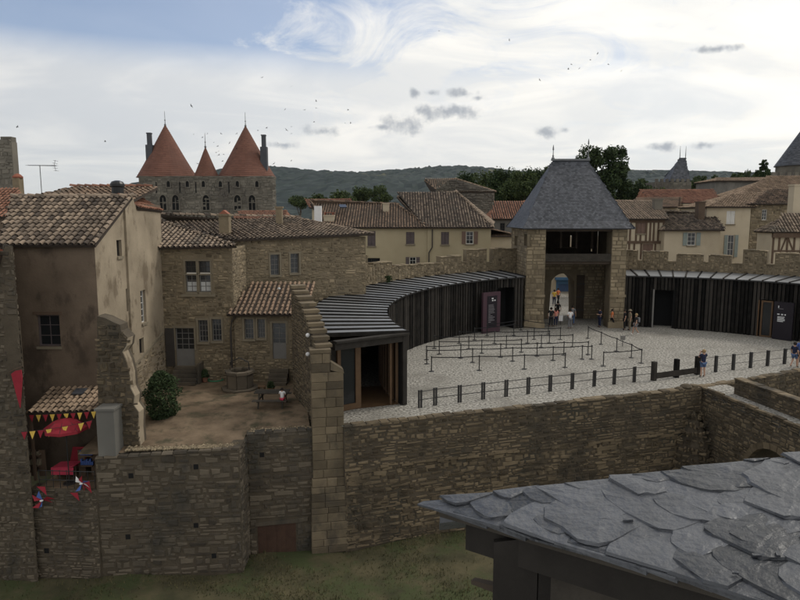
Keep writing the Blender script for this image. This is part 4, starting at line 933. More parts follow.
    # chimney stub, cylinder vent and brick vent on that roof
    c = aty(118, 196, 34.5); g = MB(); g.lathe([(.30, -.4), (.30, .45), (.36, .5), (.36, .62), (.28, .74), (.12, .8)], (c.x, c.y, c.z), 16); tag(g.build('roof_vent', 'plastic_black', smooth=False), 'dark cylindrical vent cowl standing on the old tile roof', 'vent')
    c = aty(32, 197, 34.2); chimney(t, (c.x, c.y), .5, .5, 9.9, c.z + .05, 'tile_red', capon=False)
    # TV aerial
    c = aty(41.5, 190, 35.5); an = thing('tv_aerial', 'thin metal television aerial standing above the old tile roof', 'aerial', (c.x, c.y, 10.4)); zt = aty(41, 165, 35.5).z
    g = MB(); g.tube([(c.x, c.y, 10.3), (c.x, c.y, zt)], .02, 6); g.build('mast', 'lead', an)
    xa, xb = aty(28, 165.5, 35.5).x, aty(56, 165.5, 35.5).x; g = MB(); g.tube([(xa, c.y, zt - .02), (xb, c.y, zt - .05)], .014, 5)
    for i in range(13): x = xa + (xb - xa) * i / 12; g.tube([(x, c.y - .22, zt - .02), (x, c.y + .22, zt - .02)], .008, 4)
    g.build('boom', 'lead', an); g = MB()
    for k in range(5): z = zt - .3 + k * .13; g.tube([(xb - .1 + .05 * abs(k - 2), c.y - .25, z), (xb - .1 + .05 * abs(k - 2), c.y + .25, z)], .009, 4)
    g.tube([(xb - .02, c.y, zt - .32), (xb - .1, c.y, zt), (xb - .02, c.y, zt + .25)], .012, 4); g.build('reflector', 'lead', an)
    # --- ruined wall stub at the corner
    yb = 27.0; o = [(97, 316), (105, 318), (113, 322), (120, 325), (121, 331), (128, 338), (127, 346), (123, 352), (127, 362), (130, 374), (131, 388), (135, 396), (134, 405), (139, 412), (138.5, 430), (140.5, 452), (112, 462), (104, 440), (98, 400)]
    pts = [aty(u, v, yb) for u, v in o]; tb = thing('ruined_wall', 'broken brown rubble wall stub below the gable house corner', 'wall', (pts[15].x, yb, -.5)); g = MB(); g.prism(pts, (0, .75, 0)); g.build('core', 'moat_mortar', tb)
    wq = Wall((pts[0].x - .2, yb), (pts[15].x + .05, yb)); poly = [(p.x - wq.P.x, p.z) for p in pts]; st = MB(); rr = random.Random(9)
    class Sub(Wall): pass
    tmp = MB(); stones(tmp, wq, -.6, 5.0, rr, .32, .17, (), .05)
    for i in range(0, len(tmp.v), 8):
        q = tmp.v[i:i + 8]; cx = sum(p[0] for p in q) / 8 - wq.P.x; cz = sum(p[2] for p in q) / 8
        if inside(cx, cz, poly): j = len(st.v); st.v += q; st.f += [tuple(j + k for k in f) for f in ((4, 5, 6, 7), (0, 1, 5, 4), (1, 2, 6, 5), (2, 3, 7, 6), (3, 0, 4, 7))]; st.t += [rr.random() * .8] * 5
    st.build('stone', 'moat_stone', tb, kind='stuff')
    ws = MB()
    for i in range(5, 15):                                       # pale lime-mortared broken edge
        p, q = pts[i], pts[i + 1]; ws.hexa([p + Vector((-.03, -.008, 0)), p + Vector((.012, -.012, 0)), p + Vector((.012, .5, 0)), p + Vector((-.06, .6, 0)), q + Vector((-.03, -.008, 0)), q + Vector((.012, -.012, 0)), q + Vector((.012, .5, 0)), q + Vector((-.06, .6, 0))], rr.random())
    ws.build('broken_edge', 'render_pale', tb)
    # grey rendered pier beside it
    p0 = aty(98.5, 456, 26.2); p1 = aty(116, 456, 26.2); zt = aty(107, 411, 26.2).z
    g = MB(); g.box(p0.x, p1.x, 26.2, 28.9, p0.z - .3, zt - .0); g.box(p0.x - .05, p1.x + .05, 26.14, 28.9, zt + .002, zt + .1); tag(g.build('masonry_pier', 'render_grey'), 'square grey rendered pier beside the stall roof', 'pier')
    # --- rubble house (door, mullioned window)
    t = thing('rubble_house', 'rubble stone house with mullioned window and glazed door behind the courtyard', 'house', (-11, 37, 0))
    w = Wall((-13.75, 37.0), (-9.55, 37.0)); zt = 7.75
    big = [w.rect(185.5, 261, 196.5, 292), w.rect(199, 261, 210.5, 292)]
    dr = w.rect(175.8, 328, 194.5, 366); lo = [w.rect(198.5, 320, 208, 342), w.rect(212, 319, 221.5, 341)]
    hs = big + [dr] + lo
    mb = MB(); panel(mb, w, -.2, zt, hs, .25); rw = Wall((-9.55, 37.0), (-9.55, 40.2)); panel(mb, rw, -.2, zt); mb.build('wall', 'rubble_mortar', t)
    pad = lambda h, a=.14: (h[0] - a, h[1] + a, h[2] - .02, h[3] + a)
    st = MB(); stones(st, w, -.1, zt, r, .30, .15, [pad(h) for h in hs], .03); stones(st, rw, -.1, zt, r, .3, .15, (), .03); st.build('stone', 'rubble', t, kind='stuff')
    for h in big:
        zm = h[2] + (h[3] - h[2]) * .58
        window(t, w, (h[0], h[1], h[2], zm - .05), .2, 'frame_grey', 2, 3, sur=(.06, 'cut_stone', .045), sill=(.02, 'cut_stone', .06), curtain=True)
        window(t, w, (h[0], h[1], zm + .07, h[3]), .2, 'frame_dark', 2, 2, sur=(.06, 'cut_stone', .048))
    g = MB(); w.box(g, big[0][0] - .26, big[1][1] + .26, big[0][2] - .26, big[0][2] - .125, -.1, .13); g.build('sill', 'cut_stone', t)
    for h in lo: window(t, w, h, .2, 'frame_grey', 3, 4, sur=(.1, 'cut_stone', .045), sill=(.1, 'cut_stone', .1))
    zs = dr[2] + (dr[3] - dr[2]) * .42
    f = window(t, w, (dr[0], dr[1], zs, dr[3]), .18, 'frame_grey', 3, 4, sur=(.1, 'cut_stone', .03), name='door_light'); 
    g = MB(); w.box(g, dr[0], dr[1], dr[2], zs - .003, -.2, -.1); g.build('door', 'frame_grey', t)
    g = MB(); w.box(g, dr[0] - .55, dr[0] - .06, dr[2], dr[3], .03, .1); g.build('shutter', 'frame_dark', t)
    stp = thing('steps', 'stone steps up to the rubble house door with the open shutter', 'steps', (-12, 36.4, 0))
    for k in range(5): g = MB(); w.box(g, dr[0] - .05, dr[1] + .35, .02 + k * .17, .17 + k * .17, .02 if k else .05, 1.25 - k * .25); g.build('step', 'terrace_stone', stp)
    g = MB(); w.box(g, dr[1] + .37, dr[1] + .5, .02, 1.15, .04, .9); g.build('side_wall', 'terrace_stone', stp)
    # --- lean-to with low tiled roof
    t2 = thing('lean_to', 'low stone lean-to with red-brown tile roof beside the rubble house', 'house', (-8, 36.9, 0))
    w2 = Wall((-9.5, 36.8), (-5.75, 36.8)); zt2 = w2.px(260, 314)[1]; wn = [w2.rect(244.5, 319, 253.5, 339), w2.rect(257.5, 319, 265, 338)]; d2 = w2.rect(272.5, 323, 286, 359)
    hs = wn + [d2]; mb = MB(); panel(mb, w2, -.2, zt2, hs, .25); mb.build('wall', 'rubble_mortar', t2)
    st = MB(); stones(st, w2, -.1, zt2, r, .30, .15, [pad(h) for h in hs], .03); st.build('stone', 'rubble', t2, kind='stuff')
    for h in wn: window(t2, w2, h, .2, 'frame_grey', 3, 4, sur=(.1, 'cut_stone', .045), sill=(.1, 'cut_stone', .1))
    zs = d2[2] + (d2[3] - d2[2]) * .42; window(t2, w2, (d2[0], d2[1], zs, d2[3]), .18, 'frame_grey', 2, 4, sur=(.1, 'cut_stone', .03), name='door_light'); g = MB(); w2.box(g, d2[0], d2[1], d2[2], zs - .003, -.2, -.1); g.build('door', 'frame_grey', t2)
    zb = aty(262, 283.5, 40.0).z
    roof_plane(t2, [(-9.85, 36.45, zt2 + .02), (-5.3, 36.45, zt2 + .02), (-5.3, 40.0, zb), (-9.2, 40.0, zb)], 'tile_brown', r)
    stp = thing('steps', 'stone steps up to the narrow glazed door of the lean-to', 'steps', (-7, 36.2, 0))
    for k in range(4): g = MB(); w2.box(g, d2[0] - .15, d2[1] + .15, .02 + k * .19, .19 + k * .19, .05, 1.2 - k * .28); g.build('step', 'terrace_stone', stp)
    # drainpipe
    g = MB(); a = w.px(231, 340)[0]; g.tube([w2.p(.15, zt2 - .05, .12), w2.p(-.12, zt2 - .4, .1), w2.p(-.2, zt2 - .9, .1), w2.p(-.2, .2, .1)], .06, 8); tag(g.build('drainpipe', 'frame_dark'), 'grey drainpipe between the rubble house and the lean-to', 'drainpipe')
    # --- long rear house
    t3 = thing('long_house', 'long rubble stone house with two small upper windows and broad tile roof', 'house', (-7, 42, 0))
    P3, Q3 = (-10.2, 40.2), (-2.35, 44.6); w3 = Wall(P3, Q3); zt3 = 8.1
    wn = [w3.rect(270.5, 254.5, 279.5, 275), w3.rect(290.5, 253.5, 299, 273)]; s3 = w3.rect(232.5, 256, 238, 277)
    hs = wn + [s3]; mb = MB(); panel(mb, w3, -.2, zt3, hs, .28); wr = Wall(Q3, (-5.0, 49.5)); panel(mb, wr, -.2, zt3); mb.build('wall', 'rubble_mortar', t3)
    st = MB(); stones(st, w3, 2.5, zt3, r, .30, .15, [pad(h, .1) for h in hs], .03, skip=.05); st.build('stone', 'rubble', t3, kind='stuff')
    for h in wn: window(t3, w3, h, .2, 'frame_grey', 2, 4, sur=(.1, 'cut_stone', .04), sill=(.1, 'cut_stone', .1))
    g = MB(); w3.box(g, s3[0], s3[1], s3[2], s3[3], -.26, -.22); g.build('shutter', 'frame_dark', t3)
    dn = Vector((w3.n.x, w3.n.y, 0)); e0 = w3.p(-.2, 8.06, .35); e1 = w3.p(w3.L + .5, 8.30, .35)
    rg = aty(285, 214.5, 49.0); rg0 = aty(160, 214.5, 44.0)
    roof_plane(t3, [e0, e1, (rg.x + .8, 49.0, rg.z - .25), rg0], 'tile_old', r)
    roof_plane(t3, [e1, (-4.2, 51.5, 8.15), (rg.x + .8, 49.0, rg.z - .25)], 'tile_old', r)
    roof_plane(t3, [(-3.5, 54.0, 8.0), (-16, 50.0, 8.0), rg0, (rg.x + .8, 49.0, rg.z - .25)], 'tile_old', r)
    g = MB(); ridge_line(g, rg0, (rg.x + .8, 49.0, rg.z - .2), r); g.build('ridge_tile', 'tile_old', t3, kind='stuff')
    # roof of the rubble house running up to it
    pa, pb, pc = (-13.95, 36.65, 7.72), (-9.2, 36.65, 7.82), aty(160, 221, 41.5)
    roof_plane(t, [pa, pb, (pc.x, 41.5, pc.z)], 'tile_old', r)
    g = MB(); ridge_line(g, pb, (pc.x, 41.5, pc.z + .04), r, .11); g.build('hip_tile', 'tile_old', t, kind='stuff')
    c = aty(225, 222, 41.6); chimney(t3, (c.x, c.y), .62, .62, 8.0, aty(225, 214, 41.6).z, 'rubble', capon=False)
    g = MB(); q = aty(224, 212, 41.6); g.prism([(c.x - .3, c.y - .3, q.z - .12), (c.x + .3, c.y - .3, q.z - .12), (c.x, c.y - .3, q.z + .12)], (0, .6, 0)); g.build('chimney_cap', 'tile_bright', t3)
    c = aty(279.5, 222, 46.0); chimney(t3, (c.x, c.y), .42, .42, 8.4, aty(279, 206.5, 46.0).z, 'rubble', capon=False)
    # white hood bracket on the back of the stepped wall
    q = aty(279, 289, 36.0); g = MB(); g.lathe([(.03, -.04), (.09, 0), (.08, .06), (.03, .09)], tuple(q), 10); tag(g.build('floodlight', 'curtain'), 'small white floodlight at the top of the lean-to roof', 'lamp')
    # low wall and iron gate at the end of the lean-to
    # --- stone house at the far left with round red verge tiles
    t4 = thing('stone_house', 'tall rubble stone house at the moat with red verge tiles and narrow arched window', 'house', (-16, 26, MOATZ)); yb = 25.95
    oo = [(36, 590), (18, 245), (11, 245), (-2, 318), (-40, 540), (-60, 610)]
    wA = Wall((-22.0, yb), (-15.42, yb)); wn4 = wA.rect(7, 318, 17, 376)
    mb = MB(); zR = wA.px(15, 246)[1]; panel(mb, wA, MOATZ - .5, 3.0, [wn4], .35); mb.poly([wA.p(0, 3.0), wA.p(wA.L, 3.0), wA.p(wA.L, zR), wA.p(wA.L - .35, zR), wA.p(wA.L - 2.3, 3.6), wA.p(wA.L - 3, 3.0)]) if False else None
    def top4(a):
        x = a - (wA.L - .32)
        return zR if x > 0 else max(2.0, zR + x * 3.2)
    n = 20
    for i in range(n):
        a, b = wA.L * i / n, wA.L * (i + 1) / n
        za, zb = max(top4(a), 3.0), max(top4(b), 3.0); mb.quad(wA.p(a, 3.0), wA.p(b, 3.0), wA.p(b, zb), wA.p(a, za))
    wB = Wall((-15.42, yb), (-17.75, 29.0)); panel(mb, wB, MOATZ - .5, zR); mb.build('wall', 'moat_mortar', t4)
    st = MB(); stones(st, wA, MOATZ - .2, zR, random.Random(4), .3, .16, [wn4], .035, top=top4, a0=wA.L - 3.5); stones(st, wB, MOATZ - .2, zR, random.Random(5), .3, .16, (), .03); st.build('stone', 'terrace_stone', t4, kind='stuff')
    f = window(t4, wA, wn4, .3, 'frame_dark', 1, 2, fw=.05)
    g = MB(); A = wA.p(wA.L - .45, zR - .25, .1); B = wA.p(wA.L - 1.9, zR - 5.0, .1); ridge_line(g, B, A, random.Random(2), .16, .36); g.build('verge_tile', 'tile_bright', t4, kind='stuff')
    roof_plane(t4, [wA.p(wA.L - 1.9, zR - 5.0, .0), wA.p(wA.L - 4.1, zR - 5, -2.9), wA.p(wA.L - 2.7, zR - .3, -2.9), wA.p(wA.L - .5, zR - .3, .0)], 'tile_bright', r)
    # --- left background: red roofed house and old tower stub
    t5 = thing('red_roof_house', 'house with red tile roof behind the old gable house', 'house', (-26, 46, 0)); a = aty(-60, 217, 45); b = aty(19.5, 217, 45); c = aty(19, 190, 49); d = aty(-60, 190, 49)
    roof_plane(t5, [a, b, c, d], 'tile_red', r); g = MB(); g.box(a.x, b.x - .2, 45.3, 52, 0, a.z - .1); g.build('wall', 'render_brown', t5)
    g = MB(); q = aty(17.5, 185, 50); g.box(q.x - .25, q.x + .25, 49.8, 50.4, 9, aty(17, 178, 50).z); o_ = g.build('chimney', 'rubble', t5); g = MB(); zc = aty(17, 178, 50).z; g.lathe([(.36, .003), (.38, .1), (.2, .28), (.05, .34)], (q.x, 50.1, zc), 10); g.build('chimney_cap', 'tile_bright', o_)
    t6 = thing('ruined_tower', 'dark grey ruined stone tower rising behind the red roof', 'tower', (-40, 62, 0)); a = aty(-30, 136, 62); b = aty(11, 137, 62); w6 = Wall((a.x, 62), (b.x, 62)); g = MB(); w6.box(g, 0, w6.L, 0, a.z - .5, -.9, 0); g.build('core', 'far_stone', t6)
    st = MB(); stones(st, w6, 7, a.z - .1, r, .6, .35, (), .06, top=lambda x: a.z - .4 * abs(sin(x * 1.9))); st.build('stone', 'far_stone', t6, kind='stuff')
    for k, (x0, x1, dz) in enumerate(((0, .9, .0), (1.3, 2.4, .25), (2.8, w6.L, .05))): g = MB(); w6.box(g, x0, x1, a.z - .497, a.z - dz, -.8, -.02, r.random()); g.build('merlon', 'far_stone', t6)
old_houses()

# ================================================================== TOWN BEHIND
def town():
    r = random.Random(81)
    def house(name, label, u0, u1, y, veave, wallm, roofm, ridge, cat='house', wins=(), depth=7.0, skew=0.0, zb=0.0, stone=False, pitch=.3, row=.45):
        """front wall between pixel columns u0,u1 at depth y; ridge=[(u,v,y),(u,v,y)] left to right"""
        A = aty(u0, veave, y); B = aty(u1, veave, y + skew); w = Wall((A.x, A.y), (B.x, B.y)); t = thing(name, label, cat, ((A.x + B.x) / 2, y, zb)); ze = min(A.z, B.z)
        hs = [w.rect(*q[:4]) for q in wins]; mb = MB(); panel(mb, w, zb, ze, hs, .25)
        for x, s in ((0, -1), (w.L, 1)): mb.quad(w.p(x, zb), w.p(x, zb, -depth), w.p(x, ze, -depth), w.p(x, ze))
        mb.quad(w.p(0, zb, -depth), w.p(w.L, zb, -depth), w.p(w.L, ze, -depth), w.p(0, ze, -depth)); mb.build('wall', wallm, t)
        if stone: st = MB(); stones(st, w, max(zb, 3.5), ze, r, .5, .25, [(h[0] - .12, h[1] + .12, h[2] - .1, h[3] + .12) for h in hs], .04); st.build('stone', 'rubble', t, kind='stuff')
        R0_, R1_ = aty(*ridge[0]), aty(*ridge[1]); E0 = w.p(-.25, A.z, .4); E1 = w.p(w.L + .25, B.z, .4)
        roof_plane(t, [E0, E1, R1_, R0_], roofm, r, pitch, row, .095)
        back = 2 * ridge[0][2] - y
        F0 = w.p(-.25, A.z, -depth - .3); F1 = w.p(w.L + .25, B.z, -depth - .3)
        mb = MB(); mb.poly([R0_, R1_, F1, F0]); mb.build('rear_roof', roofm, t); roof_plane(t, [F0, E0, R0_], roofm, r, pitch, row, .095); roof_plane(t, [E1, F1, R1_], roofm, r, pitch, row, .095)
        g = MB(); ridge_line(g, R0_, R1_, r, .13, .45); ridge_line(g, E1 + Vector((0, 0, .05)), R1_ + Vector((0, 0, .05)), r, .12, .45); g.build('ridge_tile', roofm, t, kind='stuff')
        for q, h in zip(wins, hs):
            k = q[4]
            if k[0] == 'closed':
                mid = (h[0] + h[1]) / 2; shutter(t, w, h[0], mid - .008, h[2], h[3], k[1], -.08); shutter(t, w, mid + .008, h[1], h[2], h[3], k[1], -.08); g = MB(); w.box(g, h[0] - .08, h[1] + .08, h[2] - .14, h[2] - .004, -.1, .1); g.build('sill', 'cut_stone', t)
            else:
                window(t, w, h, .15, k[2] if len(k) > 2 else 'frame_white', 2, 3, sill=(.1, 'cut_stone', .1), fw=.07)
                if k[0] == 'open':
                    wd = (h[1] - h[0]) * .52; shutter(t, w, h[0] - wd - .04, h[0] - .04, h[2], h[3], k[1]); shutter(t, w, h[1] + .04, h[1] + wd + .04, h[2], h[3], k[1])
        return t, w
    t, w = house('yellow_house', 'yellow rendered house with mauve shutters and worn red-brown roof', 330, 427.5, 70, 227.5, 'render_yellow', 'tile_brown', [(310, 200.5, 76), (396, 204, 76)], wins=[(367.5, 231, 375.5, 246, ('closed', 'shutter_mauve')), (406, 232, 414.5, 244, ('closed', 'shutter_mauve')), (409.5, 257, 416, 268, ('open', 'shutter_mauve')), (363, 258, 380, 272, ('win', 0, 'frame_dark'))])
    c = aty(338, 222, 71); chimney(t, (c.x - 1, 71.5), 1.1, .8, 8, aty(338, 215, 71).z, 'render_cream', 'tile_bright')
    c = aty(386, 211, 74); chimney(t, (c.x, 74), .7, .6, 9, aty(386, 203, 74).z, 'render_cream', capon=False)
    g = MB(); q = aty(343, 209, 73.5); E = [aty(340, 210.6, 73), aty(347, 210.6, 73), aty(346, 207.8, 74), aty(339, 207.8, 74)]; g.prism([p + Vector((0, -.1, .3)) for p in E], (0, -.03, .08)); g.build('skylight', 'glass', t)
    c = aty(318, 211, 66); g = MB(); g.box(c.x - .35, c.x + .35, 65.7, 66.3, 8.6, c.z + .5); tag(g.build('roof_box', 'white_cloth'), 'small white box unit standing on the roof tiles', 'box')
    t, w = house('yellow_house', 'pale yellow house with open brown shutters under a wide hipped tile roof', 427.6, 491, 69.8, 227.5, 'render_yellow', 'tile_old', [(397, 197, 78), (457, 192, 78)], wins=[(441, 232, 449, 244.5, ('closed', 'shutter_mauve')), (665.5 - 200 + .5, 231.5, 673.5 - 200, 244, ('open', 'shutter_brown'))], depth=12)
    g = MB(); a = w.px(428.5, 240)[0]; g.tube([w.p(.5, 8.1, .12), w.p(.5, 6.2, .12), w.p(.15, 5.6, .12), w.p(.15, 3, .12)], .07, 6); g.build('drainpipe', 'frame_dark', t)
    roof_plane(t, [aty(491.5, 227.5, 69.6), aty(494, 222, 82), aty(457, 192, 78)], 'tile_old', r, .3, .45, .095)
    house('stone_barn', 'big stone gabled house with tan roof rising behind the hipped roof', 440, 494, 94, 192, 'far_stone', 'tile_tan', [(425, 181, 101), (456, 179, 101)], stone=True, depth=14)
    mb = MB(); A = [aty(436, 196, 93.8), aty(494.5, 191, 93.8), aty(470, 183, 93.8), aty(455, 179.5, 93.8)]; tt = thing('stone_gable', 'rough stone gable wall with flat apex above the tiled roofs', 'wall', (8, 93.8, 0)); mb.prism([aty(436, 230, 93.8), aty(494.5, 230, 93.8), *A[1:], aty(448, 181, 93.8), aty(436, 190, 93.8)], (0, .4, 0)); mb.build('core', 'far_stone', tt)
    w = Wall((A[0].x, 93.75), (A[1].x, 93.75)); st = MB(); z_ap = A[3].z; stones(st, w, 8, z_ap, r, .55, .3, (), .07, top=lambda a: min(A[3].z, A[3].z - .0 - max(0, (a - 2.8)) * .27)); st.build('stone', 'far_stone', tt, kind='stuff')
    house('red_roof_cottage', 'small whitewashed cottage with red tile roof beside the gate tower', 492, 524, 84, 219, 'render_grey', 'tile_red', [(494, 208, 88), (527, 201, 88)], wins=[(500, 223, 505, 231, ('win', 0, 'frame_dark'))])
    house('lean_roof_house', 'low tiled outbuilding squeezed between yellow house and gate tower', 490, 512, 76, 236, 'render_cream', 'tile_brown', [(489, 229, 79), (516, 235, 79)])
    # right of the gate
    t, w = house('half_timbered_house', 'half-timbered cream house with brown posts right of the gate tower', 622, 664.5, 72, 219, 'render_cream', 'tile_old', [(610, 201, 78), (657, 201.5, 78)], wins=[(636.5, 221, 645.5, 233.5, ('closed', 'shutter_brown')), (642.5, 244, 653, 252, ('closed', 'shutter_brown'))])
    zs = [w.px(640, v)[1] for v in (220, 241, 243.5, 256)]
    for u in (626.5, 630, 636, 640.5, 646, 650, 653.5, 658, 663): 
        a = w.px(u, 235)[0]
        g = MB(); top_ = zs[0]
        if 636.4 < u < 646: top_ = w.px(u, 234)[1]
        w.box(g, a - .1, a + .1, zs[1], top_, .004, .05); g.build('post', 'timber', t)
    for z0, z1 in ((zs[2], zs[1]), (zs[0] - .28, zs[0] - .02)): g = MB(); w.box(g, 0, w.L, z0 + .0, z1 + .01 if z1 > z0 else z1, .052, .1); g.build('beam', 'timber', t)
    for u in (629, 634, 641, 655, 661): a = w.px(u, 250)[0]; g = MB(); w.box(g, a - .1, a + .1, 3.2, zs[2] - .02, .004, .05); g.build('post', 'timber', t)
    c = aty(657, 212, 75); chimney(t, (c.x, 75), .9, .8, 8.5, aty(657, 199, 75).z, 'far_stone', capon=False)
    t, w = house('cream_house', 'cream rendered house with grey-green open shutters over the battlements', 664.8, 720.5, 71, 230, 'render_cream', 'tile_old', [(662, 211, 77), (712, 214, 77)], wins=[(687.5, 232.5, 695.8, 245.5, ('open', 'shutter_green'))])
    c = aty(700, 210, 75); chimney(t, (c.x, 75), .75, .9, 8.5, aty(700, 201.5, 75).z, 'tile_brown', capon=False)
    t, w = house('tall_stone_house', 'taller pale stone house with long open green shutters and tan roof', 707, 751, 75.5, 207, 'render_cream', 'tile_tan', [(730, 195, 81), (782, 192.5, 82)], wins=[(726.5, 211, 735, 224, ('closed', 'frame_white')), (727.5, 235, 734, 257, ('open', 'shutter_green'))])
    house('rough_stone_house', 'rough brown stone house corner with one small upper window', 751.3, 793, 75.6, 204, 'rubble_mortar', 'tile_brown', [(768, 193, 80), (800, 190, 80)], wins=[(762, 209.5, 767, 220, ('win', 0, 'frame_white'))], stone=True)
    t, w = house('low_timbered_house', 'low timber-framed house with dark beam under its tile roof', 772, 830, 64, 232, 'render_cream', 'tile_old', [(784, 217, 65.6), (840, 213, 65.6)], depth=2.6)
    g = MB(); z = w.px(790, 233)[1]; w.box(g, 0, w.L, z - .45, z, .01, .3); g.build('eave_beam', 'timber', t)
    for u in (773, 779, 787, 794, 801): a = w.px(u, 245)[0]; g = MB(); w.box(g, a - .09, a + .09, 3.5, z - .46, .004, .06); g.build('post', 'timber', t)
    for u, u2 in ((780, 786), (794, 788)): g = MB(); a, b = w.px(u, 250)[0], w.px(u2, 238)[0]; g.bar(w.p(a, w.px(u, 253)[1], .03), w.p(b, w.px(u2, 238)[1], .03), .14, .05, up=(0, 1, 0)); g.build('brace', 'timber', t)
    g = MB(); zz = w.px(785, 251)[1]; w.box(g, .1, w.L, zz - .08, zz + .08, .061, .09); g.build('rail', 'timber', t)
    c = aty(795, 200, 68); g = MB(); g.box(c.x - .45, c.x + .45, 67.5, 68.5, 8, aty(795, 186, 68).z); g.box(c.x - .52, c.x + .52, 67.43, 68.57, aty(795, 186, 68).z + .002, aty(795, 186, 68).z + .15); tag(g.build('chimney_stack', 'render_cream'), 'tall pale square chimney stack beside the tan roofs', 'chimney')
    house('tan_roof_house', 'wide house with sandy tan tile roof in the back row', 738, 830, 92, 195.5, 'far_stone', 'tile_tan', [(768, 179, 99), (850, 176, 99)])
    house('grey_block', 'plain grey-white rendered building among the back roofs', 715.5, 768, 108, 181, 'render_grey', 'tile_tan', [(716, 178.5, 114), (770, 178, 114)])
    t, w = house('long_red_house', 'long low house with dull red roof in the back row', 655, 718, 90, 203.5, 'render_cream', 'tile_red', [(640, 191, 98), (712, 190, 98)])
    t, w = house('brown_roof_house', 'brown tile roofed house half hidden behind the half-timbered one', 640, 676, 84, 207, 'render_cream', 'tile_brown', [(636, 199, 90), (680, 198, 90)])
    c = aty(687, 205, 86); chimney(t, (c.x, 86), 1.4, 1.0, 8.5, aty(687, 204, 86).z, 'render_cream', capon=False)
    # red and tan roofs seen below the twin towers
    house('red_roof_house', 'house with orange-red tile ridge below the twin conical towers', 236, 284, 100, 219, 'render_cream', 'tile_red', [(240, 211.5, 106), (286, 211, 106)])
    house('red_roof_house', 'far red-roofed house with pale gable wall left of the yellow house', 312, 352, 92, 208, 'render_cream', 'tile_red', [(306, 200, 98), (350, 199.5, 98)])
    # street and blue shop seen through the gate arch
    t = thing('blue_shop', 'bright blue shop front seen through the gate arch', 'shop', (18, 82, 0)); A = aty(535, 300, 82); B = aty(600, 300, 82); w = Wall((A.x, 82), (B.x, 82))
    s = w.rect(556, 280, 576, 300); mb = MB(); panel(mb, w, 0, 7, [s], .3); mb.build('wall', 'render_cream', t)
    z0, z1 = s[2], s[3]; g = MB(); w.box(g, s[0], s[1], z1 - .5, z1, -.1, .1); w.box(g, s[0], s[0] + .25, z0, z1 - .502, -.1, .1); w.box(g, s[1] - .25, s[1], z0, z1 - .502, -.1, .1); w.box(g, s[0] + .252, s[1] - .252, z0, z0 + .5, -.1, .1); f = g.build('shop_front', 'shop_blue', t)
    g = MB(); w.box(g, s[0] + .25, s[1] - .25, z0 + .5, z1 - .5, -.06, -.03); g.build('pane', 'denim', f)
    g = MB(); w.box(g, s[0] - .2, s[1] + .4, z1 + .03, z1 + .35, 0.002, .5); g.build('awning', 'shop_blue', f)
    g = MB(); k = random.Random(3)
    for i in range(9): x = s[0] + .4 + i * .2; h_ = k.uniform(.15, .4); w.box(g, x, x + .13, z0 + .502, z0 + .5 + h_, -.02, .06)
    g.build('goods', 'coral_cloth', f)
    # --- distant twin-towered town gate with conical red roofs
    D = 165.0; t = thing('twin_towers', 'distant stone town gate with twin conical red roofs and a small one between', 'tower', (-48, D, 0)); A = aty(138.5, 176, D); B = aty(276, 176, D); w = Wall((A.x, D), (B.x, D)); zt = A.z
    mb = MB(); w.box(mb, 0, w.L - 1.0, 0, zt, -4, 0); mb.build('wall', 'far_stone', t)
    st = MB(); stones(st, w, 8, zt, r, 1.1, .55, (), .10); st.build('stone', 'far_stone', t, kind='stuff')
    def cone(uc, half, va, label_seed):
        c = aty(uc, 178, D + half * D / F * .98); rad = half * D / F; za = aty(uc, va, c.y).z; n = 26; prof = [(rad * 1.03, zt - .05 - 0)]; k0 = random.Random(label_seed)
        hgt = za - zt
        for i in range(n):
            k = i / n; rr = rad * (1 - k) * (1.0 - .025 * sin(pi * k)) ; prof += [(rr * 1.012 + .06, zt + hgt * k), (rr * .985 + .02, zt + hgt * (k + .5 / n))]
        prof.append((.05, za)); g = MB(); g.lathe([(a, z) for a, z in prof], (c.x, c.y, 0), 40, tr=k0); o = g.build('roof', 'cone_tile', t)
        g = MB(); g.lathe([(.22, -.2), (.3, .1), (.12, .3), (.07, 1.0), (.2, 1.2), (.07, 1.4), (.05, 3.2), (.01, 3.6)], (c.x, c.y, za), 8); g.build('finial', 'lead', o)
    cone(167.5, 29.5, 125, 1); cone(247, 29, 126, 2); cone(206.5, 12.0, 147, 3)
    for uc, v0, v1 in ((150, 134, 160), (264, 136, 162)):
        c = aty(uc, 150, D + 5); za, zb = aty(uc, v0, D + 5).z, aty(uc, (v0 + v1) / 2 - 2, D + 5).z; g = MB(); g.box(c.x - .85, c.x + .85, c.y - .8, c.y + .8, zt, zb); g.box(c.x - .5, c.x + .5, c.y - .5, c.y + .5, zb, za); g.box(c.x - .6, c.x + .6, c.y - .6, c.y + .6, za + .01, za + .3); g.build('chimney', 'slate_fine', t)
    def lancet(u, v0, v1, wd, twin):
        a, z1 = w.px(u, v0); z0 = w.px(u, v1)[1]; hw = wd * D / F / 2; n = 7
        def outline(h, e): return [(a - h, z0 - e), (a + h, z0 - e)] + [(a + h * cos(pi * i / n), z1 - h * 1.4 + (h * 1.4 + e) * sin(pi * i / n)) for i in range(n + 1)]
        g = MB(); g.prism([w.p(x, z, .14) for x, z in outline(hw, 0)], (0, .05, 0)); f = g.build('window', 'black_back', t)
        if twin:
            g = MB(); w.box(g, a - .09, a + .09, z0, z1 - hw * .9, .15, .3); w.box(g, a - hw, a + hw, (z0 + z1) / 2 - .1, (z0 + z1) / 2 + .05, .145, .27); g.build('mullion', 'far_stone', f)
        g = MB(); oo, ii = outline(hw + .3, .25), outline(hw, 0)
